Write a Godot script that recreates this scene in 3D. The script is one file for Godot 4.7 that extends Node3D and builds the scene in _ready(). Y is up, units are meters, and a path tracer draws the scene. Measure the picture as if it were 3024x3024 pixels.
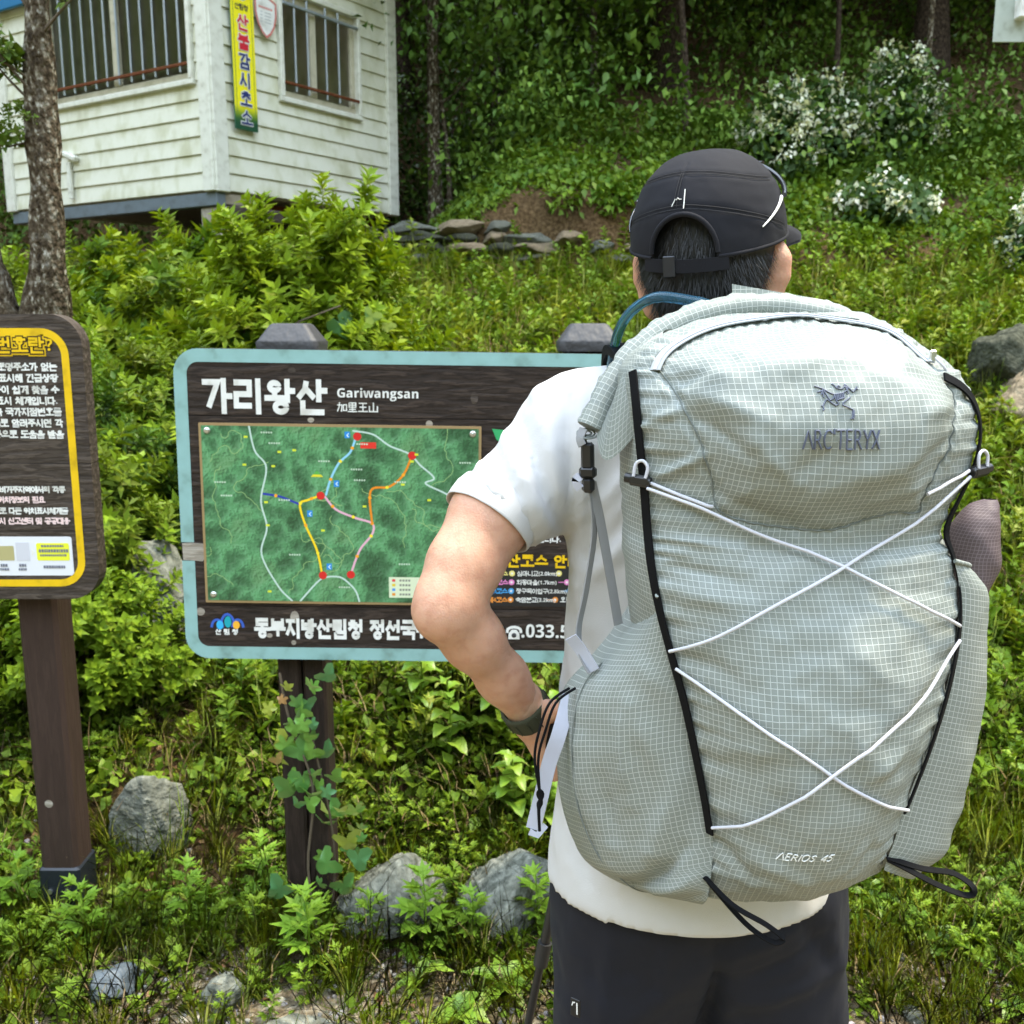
extends Node3D
# A hiker with a grey ripstop pack reads the map board at a mountain trailhead.

var rng := RandomNumberGenerator.new()
var taken := {}
var M := {}
var hill := FastNoiseLite.new()
var rough_noise := FastNoiseLite.new()

func _ready():
	rng.seed = 20240
	# --- camera
	var cam := Camera3D.new()
	cam.name = "camera"
	cam.position = Vector3(0, 1.55, 0)
	cam.rotation_degrees = Vector3(-10.5, 0, 0)
	cam.fov = 54.0
	cam.near = 0.05
	cam.far = 400.0
	var lens := CameraAttributesPhysical.new()
	lens.frustum_focal_length = 23.55
	lens.frustum_focus_distance = 1.12
	lens.frustum_near = 0.05
	lens.frustum_far = 400.0
	lens.exposure_aperture = 9.0
	cam.attributes = lens
	add_child(cam)
	cam.current = true
	# --- sky, sun, exposure
	var sky_mat := ProceduralSkyMaterial.new()
	sky_mat.sky_top_color = Color(0.75, 0.805, 0.875)
	sky_mat.sky_horizon_color = Color(0.93, 0.93, 0.92)
	sky_mat.sky_curve = 0.2
	sky_mat.ground_bottom_color = Color(0.22, 0.24, 0.18)
	sky_mat.ground_horizon_color = Color(0.5, 0.52, 0.46)
	sky_mat.sky_energy_multiplier = 1.75
	sky_mat.sun_angle_max = 12.0
	var sky := Sky.new()
	sky.sky_material = sky_mat
	var env := Environment.new()
	env.background_mode = Environment.BG_SKY
	env.sky = sky
	env.tonemap_mode = Environment.TONE_MAPPER_LINEAR
	env.tonemap_exposure = 2.05
	env.sdfgi_enabled = true
	env.ssao_enabled = true
	env.ssil_enabled = true
	var world := WorldEnvironment.new()
	world.name = "world_environment"
	world.environment = env
	add_child(world)
	var sun := DirectionalLight3D.new()
	sun.name = "sun"
	sun.light_energy = 1.0
	sun.light_color = Color(1.0, 0.94, 0.82)
	sun.light_angular_distance = 9.0
	sun.shadow_enabled = true
	sun.basis = Basis.looking_at(Vector3(-0.42, -1.0, 0.12), Vector3(0, 0, -1))
	add_child(sun)
	# --- the place
	hill.seed = 5; hill.frequency = 0.35; hill.fractal_octaves = 3
	rough_noise.seed = 9; rough_noise.frequency = 3.0; rough_noise.fractal_octaves = 3
	make_materials()
	build_ground()
	build_hut()
	build_stone_wall()
	build_forest()
	build_near_tree()
	build_shrubs()
	build_boulders()
	build_map_board()
	build_notice_board()
	build_road_sign()
	build_person()
	build_cap()
	build_sunglasses()
	build_watch()
	build_pack()
	build_pole()
	build_ivy()
	build_ground_plants()
	print("built")

# ------------------------------------------------------------------ helpers
func lin(r: float, g: float, b: float, a := 1.0) -> Color:
	var c := Color(r, g, b).linear_to_srgb()
	c.a = a
	return c

func mat(c: Color, rough := 0.8, spec := 0.5) -> StandardMaterial3D:
	var m := StandardMaterial3D.new()
	m.albedo_color = c
	m.roughness = rough
	m.metallic_specular = spec
	return m

func noise_tex(freq: float, octaves: int, ramp: Array, size := 512, seed_ := 1, normal := false, bump := 4.0, warp := 0.0, cellular := false) -> NoiseTexture2D:
	var n := FastNoiseLite.new()
	n.seed = seed_
	n.frequency = freq
	n.noise_type = FastNoiseLite.TYPE_CELLULAR if cellular else FastNoiseLite.TYPE_SIMPLEX_SMOOTH
	n.fractal_octaves = octaves
	if warp > 0.0:
		n.domain_warp_enabled = true
		n.domain_warp_amplitude = warp
		n.domain_warp_frequency = freq
	var t := NoiseTexture2D.new()
	t.width = size
	t.height = size
	t.seamless = true
	t.noise = n
	t.as_normal_map = normal
	t.bump_strength = bump
	if ramp.size() > 0:
		var g := Gradient.new()
		var offs := PackedFloat32Array()
		var cols := PackedColorArray()
		for r in ramp:
			offs.append(r[0])
			cols.append(r[1])
		g.offsets = offs
		g.colors = cols
		t.color_ramp = g
	return t

func numbered(called: String) -> String:
	if not taken.has(called):
		taken[called] = 0
		return called
	taken[called] += 1
	return "%s_%03d" % [called, taken[called]]

func tag(o: Node3D, label: String, category: String, group := "", kind := "") -> Node3D:
	if label != "": o.set_meta("label", label)
	if category != "": o.set_meta("category", category)
	if group != "": o.set_meta("group", group)
	if kind != "": o.set_meta("kind", kind)
	return o

func thing(called: String, label: String, category: String, at := Vector3.ZERO, group := "") -> Node3D:
	var o := Node3D.new()
	o.name = numbered(called)
	add_child(o)
	o.position = at
	tag(o, label, category, group)
	return o

func part(called: String, mesh: Mesh, m: Material, parent: Node3D, at := Transform3D()) -> MeshInstance3D:
	var o := MeshInstance3D.new()
	o.name = called
	o.mesh = mesh
	o.material_override = m
	o.transform = at
	parent.add_child(o, true)
	return o

func top(called: String, mesh: Mesh, m: Material, label: String, category: String, at := Transform3D(), group := "") -> MeshInstance3D:
	var o := part(numbered(called), mesh, m, self, at)
	tag(o, label, category, group)
	return o

func setting(called: String, mesh: Mesh, m: Material) -> MeshInstance3D:
	var o := part(called, mesh, m, self)
	o.set_meta("kind", "structure")
	return o

func copies(called: String, mesh: Mesh, m: Material, xf: Array, cols: Array, parent: Node3D) -> MultiMeshInstance3D:
	var mm := MultiMesh.new()
	mm.transform_format = MultiMesh.TRANSFORM_3D
	mm.use_colors = cols.size() > 0
	mm.mesh = mesh
	mm.instance_count = xf.size()
	for i in xf.size():
		mm.set_instance_transform(i, xf[i])
		if cols.size() > 0:
			mm.set_instance_color(i, cols[i])
	var o := MultiMeshInstance3D.new()
	o.name = called
	o.multimesh = mm
	o.material_override = m
	parent.add_child(o, true)
	o.set_meta("kind", "stuff")
	return o

class MB:
	var v := PackedVector3Array()
	var n := PackedVector3Array()
	var uv := PackedVector2Array()
	var c := PackedColorArray()
	var ix := PackedInt32Array()
	func vert(p: Vector3, nn := Vector3.UP, t := Vector2.ZERO, col := Color.WHITE) -> int:
		v.append(p)
		n.append(nn)
		uv.append(t)
		c.append(col)
		return v.size() - 1
	func tri(a: int, b: int, d: int) -> void:  # counter-clockwise seen from outside; stored clockwise
		ix.append(a)
		ix.append(d)
		ix.append(b)
	func flat3(a: Vector3, b: Vector3, d: Vector3, col := Color.WHITE) -> void:
		var nn := (b - a).cross(d - a).normalized()
		var i := vert(a, nn, Vector2(a.x + a.z, a.y), col)
		vert(b, nn, Vector2(b.x + b.z, b.y), col)
		vert(d, nn, Vector2(d.x + d.z, d.y), col)
		tri(i, i + 1, i + 2)
	func flat4(a: Vector3, b: Vector3, d: Vector3, e: Vector3, col := Color.WHITE) -> void:
		var nn := (d - a).cross(e - b).normalized()
		var i := vert(a, nn, Vector2(0, 0), col)
		vert(b, nn, Vector2(1, 0), col)
		vert(d, nn, Vector2(1, 1), col)
		vert(e, nn, Vector2(0, 1), col)
		tri(i, i + 1, i + 2)
		tri(i, i + 2, i + 3)
	func out3(a: Vector3, b: Vector3, d: Vector3, mid: Vector3) -> void:
		if (b - a).cross(d - a).dot((a + b + d) / 3.0 - mid) < 0: flat3(a, d, b)
		else: flat3(a, b, d)
	func out4(a: Vector3, b: Vector3, d: Vector3, e: Vector3, mid: Vector3) -> void:
		if (d - a).cross(e - b).dot((a + b + d + e) / 4.0 - mid) < 0: flat4(a, e, d, b)
		else: flat4(a, b, d, e)
	func smooth() -> void:
		n.fill(Vector3.ZERO)
		for i in range(0, ix.size(), 3):
			var a := ix[i]
			var b := ix[i + 2]
			var d := ix[i + 1]
			var f := (v[b] - v[a]).cross(v[d] - v[a])
			n[a] += f
			n[b] += f
			n[d] += f
		for i in n.size():
			n[i] = n[i].normalized() if n[i].length_squared() > 1e-20 else Vector3.UP
	func mesh() -> ArrayMesh:
		var arr := []
		arr.resize(Mesh.ARRAY_MAX)
		arr[Mesh.ARRAY_VERTEX] = v
		arr[Mesh.ARRAY_NORMAL] = n
		arr[Mesh.ARRAY_TEX_UV] = uv
		arr[Mesh.ARRAY_COLOR] = c
		arr[Mesh.ARRAY_INDEX] = ix
		var m := ArrayMesh.new()
		if v.size() > 0:
			m.add_surface_from_arrays(Mesh.PRIMITIVE_TRIANGLES, arr)
		return m

# a box whose edges are chamfered
func box(mb: MB, mid: Vector3, size: Vector3, bevel := 0.004, basis := Basis()) -> void:
	var h := size * 0.5
	bevel = minf(bevel, minf(h.x, minf(h.y, h.z)) * 0.9)
	var p := {}
	for sx in [-1, 1]:
		for sy in [-1, 1]:
			for sz in [-1, 1]:
				for a in 3:
					var q := Vector3(sx * (h.x - bevel), sy * (h.y - bevel), sz * (h.z - bevel))
					q[a] = [sx, sy, sz][a] * h[a]
					p[[sx, sy, sz, a]] = mid + basis * q
	for a in 3:
		var b := (a + 1) % 3
		var d := (a + 2) % 3
		for s in [-1, 1]:
			var k := []
			for e in [[-1, -1], [1, -1], [1, 1], [-1, 1]]:
				var g := [0, 0, 0, a]
				g[a] = s
				g[b] = e[0]
				g[d] = e[1]
				k.append(p[g])
			mb.out4(k[0], k[1], k[2], k[3], mid)
			for s2 in [-1, 1]:  # the edge between axis a and axis b
				var q := []
				for e in [[a, -1], [a, 1], [b, 1], [b, -1]]:
					var g := [0, 0, 0, e[0]]
					g[a] = s
					g[b] = s2
					g[d] = e[1]
					q.append(p[g])
				mb.out4(q[0], q[1], q[2], q[3], mid)
	for sx in [-1, 1]:
		for sy in [-1, 1]:
			for sz in [-1, 1]:
				mb.out3(p[[sx, sy, sz, 0]], p[[sx, sy, sz, 1]], p[[sx, sy, sz, 2]], mid)

func boxed(mid: Vector3, size: Vector3, bevel := 0.004, basis := Basis()) -> ArrayMesh:
	var mb := MB.new()
	box(mb, mid, size, bevel, basis)
	return mb.mesh()

func spline(pts: Array, per := 6) -> Array:
	var out := []
	var last := pts.size() - 1
	for i in last:
		for k in per:
			out.append(cat(pts[maxi(i - 1, 0)], pts[i], pts[i + 1], pts[mini(i + 2, last)], float(k) / per))
	out.append(pts[last])
	return out

func cat(p0, p1, p2, p3, f: float):
	return ((p1 * 2.0) + (p2 - p0) * f + (p0 * 2.0 - p1 * 5.0 + p2 * 4.0 - p3) * (f * f) + (p1 * 3.0 - p0 - p2 * 3.0 + p3) * (f * f * f)) * 0.5

# a round tube along a line; rad is a number or one number per point
func tube(mb: MB, pts: Array, rad, sides := 8, caps := true, uvk := 10.0, col := Color.WHITE) -> void:
	var cnt := pts.size()
	var t0: Vector3 = (pts[1] - pts[0]).normalized()
	var side := t0.cross(Vector3.UP if absf(t0.y) < 0.9 else Vector3.RIGHT).normalized()
	var start := mb.v.size()
	var run := 0.0
	for i in cnt:
		var p: Vector3 = pts[i]
		var t: Vector3 = (pts[mini(i + 1, cnt - 1)] - pts[maxi(i - 1, 0)]).normalized()
		side = (side - t * side.dot(t)).normalized()
		var up := side.cross(t)
		var r: float = rad[i] if rad is Array else rad
		if i > 0: run += p.distance_to(pts[i - 1])
		for k in sides + 1:
			var a := TAU * k / sides
			var d := side * cos(a) + up * sin(a)
			mb.vert(p + d * r, d, Vector2(float(k) / sides * TAU * r * uvk, run * uvk), col)
	for i in cnt - 1:
		for k in sides:
			var a := start + i * (sides + 1) + k
			mb.tri(a, a + sides + 2, a + 1)
			mb.tri(a, a + sides + 1, a + sides + 2)
	if caps:
		for e in [0, cnt - 1]:
			var p: Vector3 = pts[e]
			var t: Vector3 = (pts[0] - pts[1]).normalized() if e == 0 else (pts[cnt - 1] - pts[cnt - 2]).normalized()
			var m := mb.vert(p, t, Vector2.ZERO, col)
			for k in sides:
				var a := mb.v[start + e * (sides + 1) + k]
				var b := mb.v[start + e * (sides + 1) + k + 1]
				var i := mb.vert(a, t, Vector2.ZERO, col)
				mb.vert(b, t, Vector2.ZERO, col)
				if e == 0: mb.tri(m, i, i + 1)
				else: mb.tri(m, i + 1, i)

func tubed(pts: Array, rad, sides := 8, uvk := 10.0) -> ArrayMesh:
	var mb := MB.new()
	tube(mb, pts, rad, sides, true, uvk)
	return mb.mesh()

# flat webbing along a line, face turned towards nrm (one vector or one per point)
func ribbon(mb: MB, pts: Array, nrm, width: float, thick: float, uvk := 20.0) -> void:
	var cnt := pts.size()
	var ring := []
	var run := 0.0
	var runs := []
	for i in cnt:
		var t: Vector3 = (pts[mini(i + 1, cnt - 1)] - pts[maxi(i - 1, 0)]).normalized()
		var f: Vector3 = nrm[i] if nrm is Array else nrm
		f = (f - t * f.dot(t)).normalized()
		var s := t.cross(f)
		var p: Vector3 = pts[i]
		if i > 0: run += p.distance_to(pts[i - 1])
		runs.append(run)
		ring.append([p + s * width * 0.5 + f * thick * 0.5, p - s * width * 0.5 + f * thick * 0.5, p - s * width * 0.5 - f * thick * 0.5, p + s * width * 0.5 - f * thick * 0.5, f, s])
	for i in cnt - 1:
		for k in 4:
			var a = ring[i]
			var b = ring[i + 1]
			var k2: int = (k + 1) % 4
			var nn: Vector3 = [a[4], -a[5], -a[4], a[5]][k]
			var i0 := mb.vert(a[k], nn, Vector2(0, runs[i] * uvk))
			mb.vert(a[k2], nn, Vector2(1, runs[i] * uvk))
			mb.vert(b[k2], [b[4], -b[5], -b[4], b[5]][k], Vector2(1, runs[i + 1] * uvk))
			mb.vert(b[k], [b[4], -b[5], -b[4], b[5]][k], Vector2(0, runs[i + 1] * uvk))
			if (mb.v[i0 + 1] - mb.v[i0]).cross(mb.v[i0 + 2] - mb.v[i0]).dot(nn) > 0:
				mb.tri(i0, i0 + 1, i0 + 2)
				mb.tri(i0, i0 + 2, i0 + 3)
			else:
				mb.tri(i0, i0 + 2, i0 + 1)
				mb.tri(i0, i0 + 3, i0 + 2)
	for e in [0, cnt - 1]:
		var r = ring[e]
		mb.out4(r[0], r[1], r[2], r[3], (pts[1] if e == 0 else pts[cnt - 2]))

func ribboned(pts: Array, nrm, width: float, thick: float) -> ArrayMesh:
	var mb := MB.new()
	ribbon(mb, pts, nrm, width, thick)
	return mb.mesh()

# rows x columns of points joined to a smooth sheet; wrap joins the last column to the first
func sheet(mb: MB, rows: Array, uvs = null, flip := false) -> void:
	var start := mb.v.size()
	var w: int = rows[0].size()
	for i in rows.size():
		for j in w:
			mb.vert(rows[i][j], Vector3.UP, uvs[i][j] if uvs != null else Vector2(float(j) / (w - 1), float(i) / (rows.size() - 1)))
	for i in rows.size() - 1:
		for j in w - 1:
			var a := start + i * w + j
			if flip:
				mb.tri(a, a + w + 1, a + 1)
				mb.tri(a, a + w, a + w + 1)
			else:
				mb.tri(a, a + 1, a + w + 1)
				mb.tri(a, a + w + 1, a + w)

# a 2D outline pushed out along +z by depth, in the frame xf
func prism(mb: MB, poly: PackedVector2Array, depth: float, xf := Transform3D()) -> void:
	if Geometry2D.is_polygon_clockwise(poly):
		poly = poly.duplicate()
		poly.reverse()
	var idx := Geometry2D.triangulate_polygon(poly)
	var nz := xf.basis.z.normalized()
	var s := mb.v.size()
	for p in poly: mb.vert(xf * Vector3(p.x, p.y, depth), nz, p)
	for p in poly: mb.vert(xf * Vector3(p.x, p.y, 0), -nz, p)
	var cnt := poly.size()
	for i in range(0, idx.size(), 3):
		var a := poly[idx[i]]
		var b := poly[idx[i + 1]]
		var d := poly[idx[i + 2]]
		if (b - a).cross(d - a) > 0:
			mb.tri(s + idx[i], s + idx[i + 1], s + idx[i + 2])
			mb.tri(s + cnt + idx[i], s + cnt + idx[i + 2], s + cnt + idx[i + 1])
		else:
			mb.tri(s + idx[i], s + idx[i + 2], s + idx[i + 1])
			mb.tri(s + cnt + idx[i], s + cnt + idx[i + 1], s + cnt + idx[i + 2])
	for i in cnt:
		var a := poly[i]
		var b := poly[(i + 1) % cnt]
		mb.flat4(xf * Vector3(a.x, a.y, 0), xf * Vector3(b.x, b.y, 0), xf * Vector3(b.x, b.y, depth), xf * Vector3(a.x, a.y, depth))

func round_rect(x0: float, y0: float, x1: float, y1: float, r, steps := 8) -> PackedVector2Array:
	var rr: Array = r if r is Array else [r, r, r, r]  # bottom-left, bottom-right, top-right, top-left
	var out := PackedVector2Array()
	var mids := [[x0, y0, 1, 1, PI], [x1, y0, -1, 1, PI * 1.5], [x1, y1, -1, -1, 0.0], [x0, y1, 1, -1, PI * 0.5]]
	for k in 4:
		var m = mids[k]
		var q: float = rr[k]
		if q <= 0.0:
			out.append(Vector2(m[0], m[1]))
			continue
		for i in steps + 1:
			var a: float = m[4] + PI * 0.5 * i / steps
			out.append(Vector2(m[0] + m[2] * q, m[1] + m[3] * q) + Vector2(cos(a), sin(a)) * q)
	return out

# a painted line: a closed or open 2D polyline with a width, as a thin raised sheet
func stripe(mb: MB, pts: Array, w: float, depth: float, xf: Transform3D, closed := false) -> void:
	var cnt := pts.size()
	var l := []
	var r := []
	for i in cnt:
		var p: Vector2 = pts[i]
		var a: Vector2 = pts[(i - 1 + cnt) % cnt] if closed or i > 0 else p
		var b: Vector2 = pts[(i + 1) % cnt] if closed or i < cnt - 1 else p
		var d1 := (p - a).normalized() if a != p else (b - p).normalized()
		var d2 := (b - p).normalized() if b != p else d1
		var t := (d1 + d2)
		t = t.normalized() if t.length() > 0.05 else d1
		var nn := Vector2(-t.y, t.x)
		var k := 0.5 * w / maxf(0.5, nn.dot(Vector2(-d1.y, d1.x)))
		l.append(p + nn * k)
		r.append(p - nn * k)
	for i in (cnt if closed else cnt - 1):
		var j: int = (i + 1) % cnt
		var q := []
		for e in [l[i], r[i], r[j], l[j]]: q.append(xf * Vector3(e.x, e.y, depth))
		var nz := xf.basis.z.normalized()
		if (q[2] - q[0]).cross(q[3] - q[1]).dot(nz) > 0: mb.flat4(q[0], q[1], q[2], q[3])
		else: mb.flat4(q[0], q[3], q[2], q[1])

# ------------------------------------------------------------------ lettering
const CHO := "ㄱㄲㄴㄷㄸㄹㅁㅂㅃㅅㅆㅇㅈㅉㅊㅋㅌㅍㅎ"
const JONG := " ㄱㄲㄳㄴㄵㄶㄷㄹㄺㄻㄼㄽㄾㄿㅀㅁㅂㅄㅅㅆㅇㅈㅊㅋㅌㅍㅎ"
const PAIRS := {"ㄲ": "ㄱㄱ", "ㄸ": "ㄷㄷ", "ㅃ": "ㅂㅂ", "ㅆ": "ㅅㅅ", "ㅉ": "ㅈㅈ", "ㅄ": "ㅂㅅ", "ㄳ": "ㄱㅅ", "ㄵ": "ㄴㅈ", "ㄶ": "ㄴㅎ", "ㄺ": "ㄹㄱ", "ㄻ": "ㄹㅁ", "ㄼ": "ㄹㅂ", "ㄽ": "ㄹㅅ", "ㄾ": "ㄹㅌ", "ㄿ": "ㄹㅍ", "ㅀ": "ㄹㅎ"}
const JAMO := {
	"ㄱ": [[0, 0, 1, 0, 1, 1]], "ㄴ": [[0, 0, 0, 1, 1, 1]], "ㄷ": [[1, 0, 0, 0, 0, 1, 1, 1]], "ㄹ": [[0, 0, 1, 0, 1, .5, 0, .5, 0, 1, 1, 1]],
	"ㅁ": [[0, 0, 1, 0, 1, 1, 0, 1, 0, 0]], "ㅂ": [[0, 0, 0, 1, 1, 1, 1, 0], [0, .45, 1, .45]], "ㅅ": [[.5, 0, .42, .45, 0, 1], [.48, .4, 1, 1]],
	"ㅇ": [], "ㅈ": [[0, 0, 1, 0], [.5, 0, .4, .5, 0, 1], [.48, .45, 1, 1]], "ㅊ": [[.3, 0, .7, 0], [0, .3, 1, .3], [.5, .3, .4, .6, 0, 1], [.5, .55, 1, 1]],
	"ㅋ": [[0, 0, 1, 0, 1, 1], [0, .48, 1, .48]], "ㅌ": [[1, 0, 0, 0, 0, 1, 1, 1], [0, .5, 1, .5]], "ㅍ": [[0, 0, 1, 0], [0, 1, 1, 1], [.3, 0, .3, 1], [.7, 0, .7, 1]], "ㅎ": [[.3, 0, .7, 0], [0, .28, 1, .28]],
}
const UPRIGHT := {0: "a", 1: "ae", 2: "ya", 3: "yae", 4: "eo", 5: "e", 6: "yeo", 7: "ye", 9: "a", 10: "ae", 11: "i", 14: "eo", 15: "e", 16: "i", 19: "i", 20: "i"}
const LEVEL := {8: "o", 9: "o", 10: "o", 11: "o", 12: "yo", 13: "u", 14: "u", 15: "u", 16: "u", 17: "yu", 18: "eu", 19: "eu"}
const VOWEL := {
	"a": [[.3, 0, .3, 1], [.3, .5, 1, .5]], "ae": [[.1, 0, .1, 1], [.1, .5, .8, .5], [.8, 0, .8, 1]], "ya": [[.3, 0, .3, 1], [.3, .36, 1, .36], [.3, .64, 1, .64]], "yae": [[.1, 0, .1, 1], [.1, .36, .8, .36], [.1, .64, .8, .64], [.8, 0, .8, 1]],
	"eo": [[0, .5, .7, .5], [.7, 0, .7, 1]], "e": [[-.1, .5, .4, .5], [.4, 0, .4, 1], [.9, 0, .9, 1]], "yeo": [[0, .36, .7, .36], [0, .64, .7, .64], [.7, 0, .7, 1]], "ye": [[-.1, .36, .4, .36], [-.1, .64, .4, .64], [.4, 0, .4, 1], [.9, 0, .9, 1]], "i": [[.6, 0, .6, 1]],
	"o": [[.5, 0, .5, 1], [0, 1, 1, 1]], "yo": [[.3, 0, .3, 1], [.7, 0, .7, 1], [0, 1, 1, 1]], "u": [[0, 0, 1, 0], [.5, 0, .5, 1]], "yu": [[0, 0, 1, 0], [.3, 0, .3, 1], [.7, 0, .7, 1]], "eu": [[0, .5, 1, .5]],
}

func jamo_lines(j: String, r: Rect2, slant := false) -> Array:
	if PAIRS.has(j):
		var w := r.size.x * 0.44
		return jamo_lines(PAIRS[j][0], Rect2(r.position, Vector2(w, r.size.y))) + jamo_lines(PAIRS[j][1], Rect2(r.position + Vector2(r.size.x - w, 0), Vector2(w, r.size.y)))
	var out := []
	for s in JAMO[j]:
		var l := []
		for k in range(0, s.size(), 2):
			l.append(r.position + Vector2(s[k], s[k + 1]) * r.size)
		if slant and (j == "ㄱ" or j == "ㅋ") and s.size() == 6:
			l[2] = r.position + Vector2(0.35, 1.0) * r.size
		out.append(l)
	if j == "ㅇ" or j == "ㅎ":
		var m := r.position + r.size * (Vector2(.5, .5) if j == "ㅇ" else Vector2(.5, .7))
		var q := r.size * (Vector2(.5, .5) if j == "ㅇ" else Vector2(.42, .3))
		q.x = minf(q.x, q.y * 1.35)
		var l := []
		for k in 17: l.append(m + Vector2(cos(TAU * k / 16), sin(TAU * k / 16)) * q)
		out.append(l)
	return out

# lines of one Hangul syllable in a unit square, y down
func syllable(ch: String) -> Array:
	var code := ch.unicode_at(0) - 0xAC00
	var ini := code / 588
	var med := (code % 588) / 28
	var fin := code % 28
	var up: bool = UPRIGHT.has(med)
	var lev: bool = LEVEL.has(med)
	var out := []
	var f := fin > 0
	var ri: Rect2
	var rv: Rect2
	var rh: Rect2
	if up and lev:
		ri = Rect2(.06, .06, .46, .24 if f else .36)
		rh = Rect2(0, .38 if f else .52, .6, .16 if f else .25)
		rv = Rect2(.66, 0, .3, .62 if f else 1.0)
	elif up:
		ri = Rect2(.05, .06, .48, .42 if f else .74)
		rv = Rect2(.64, 0, .34, .58 if f else 1.0)
	else:
		ri = Rect2(.14, .02, .72, .26 if f else .38)
		rh = Rect2(0, .38 if f else .52, 1, .17 if f else .36)
	out += jamo_lines(CHO[ini], ri, up)
	if lev:
		for s in VOWEL[LEVEL[med]]:
			out.append([rh.position + Vector2(s[0], s[1]) * rh.size, rh.position + Vector2(s[2], s[3]) * rh.size])
	if up:
		for s in VOWEL[UPRIGHT[med]]:
			out.append([rv.position + Vector2(s[0], s[1]) * rv.size, rv.position + Vector2(s[2], s[3]) * rv.size])
	if f:
		out += jamo_lines(JONG[fin], Rect2(.16, .68, .7, .3))
	return out

var fonts := {}
func latin(mb: MB, word: String, at: Vector2, height: float, xf: Transform3D, bold := true, depth := 0.001, squeeze := 1.0) -> float:
	var key := "bold" if bold else "plain"
	if not fonts.has(key):
		var f := SystemFont.new()
		f.font_names = PackedStringArray(["Droid Sans"])
		f.font_weight = 700 if bold else 400
		fonts[key] = f
	var t := TextMesh.new()
	t.font = fonts[key]
	t.text = word
	t.font_size = 64
	t.pixel_size = 1.0 / 64.0
	t.depth = 0.02
	t.curve_step = 1.0
	t.horizontal_alignment = HORIZONTAL_ALIGNMENT_LEFT
	t.vertical_alignment = VERTICAL_ALIGNMENT_CENTER
	var arr := t.get_mesh_arrays()
	if arr.size() == 0 or arr[Mesh.ARRAY_VERTEX] == null: return 0.0
	var vs: PackedVector3Array = arr[Mesh.ARRAY_VERTEX]
	var ns: PackedVector3Array = arr[Mesh.ARRAY_NORMAL]
	var id: PackedInt32Array = arr[Mesh.ARRAY_INDEX] if arr[Mesh.ARRAY_INDEX] != null else PackedInt32Array(range(vs.size()))
	var lo := 1e9
	var hi := -1e9
	for p in vs:
		lo = minf(lo, p.x)
		hi = maxf(hi, p.x)
	var k := height / 0.73
	var s := mb.v.size()
	for i in vs.size():
		var p := vs[i]
		mb.vert(xf * Vector3(at.x + (p.x - lo) * k * squeeze, at.y + p.y * k, depth + p.z * 0.02), (xf.basis * ns[i]).normalized())
	for i in id: mb.ix.append(s + i)
	return (hi - lo) * k * squeeze

# a line of text with its left end and middle height at `at`, in the frame xf (x right, y up, z out of the surface)
func letters(mb: MB, words: String, at: Vector2, size: float, weight: float, xf: Transform3D, depth := 0.001, pitch := 1.08, grow := 0.0) -> float:
	var x := at.x
	var run := ""
	var count := 0
	for i in words.length() + 1:
		var ch := words[i] if i < words.length() else "\n"
		var code := ch.unicode_at(0)
		var hangul := code >= 0xAC00 and code <= 0xD7A3
		if (hangul or ch == " " or ch == "\n") and run != "":
			x += latin(mb, run, Vector2(x, at.y), size * 0.78, xf, true, depth + grow * 0.0) + size * 0.08
			run = ""
		if ch == " ":
			x += size * 0.45
		elif hangul:
			for l in syllable(ch):
				var pts := []
				for p in l: pts.append(Vector2(x + p.x * size, at.y + (0.5 - p.y) * size))
				# square ends reach half a weight past the line's ends
				var a: Vector2 = (pts[0] - pts[1]).normalized()
				var b: Vector2 = (pts[-1] - pts[-2]).normalized()
				if pts[0].distance_to(pts[-1]) > 1e-5:
					pts[0] += a * weight * 0.4
					pts[-1] += b * weight * 0.4
				stripe(mb, pts, weight, depth + 0.00012 * (count % 7), xf)
				count += 1
			x += size * pitch
		elif ch != "\n":
			run += ch
	return x - at.x

# ------------------------------------------------------------------ materials
func leafy(rough := 0.45, thin := 0.5) -> StandardMaterial3D:
	var m := mat(Color.WHITE, rough, 0.3)
	m.vertex_color_use_as_albedo = true
	m.backlight_enabled = true
	m.backlight = lin(thin, thin, thin * 0.35)
	m.cull_mode = BaseMaterial3D.CULL_DISABLED
	return m

func weave(m: StandardMaterial3D, freq: float, scale: float, strength: float) -> StandardMaterial3D:
	m.normal_enabled = true
	m.normal_texture = noise_tex(freq, 2, [], 256, 4, true, 6.0)
	m.normal_scale = strength
	m.uv1_triplanar = true
	m.uv1_world_triplanar = true
	m.uv1_scale = Vector3.ONE * scale
	return m

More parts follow.
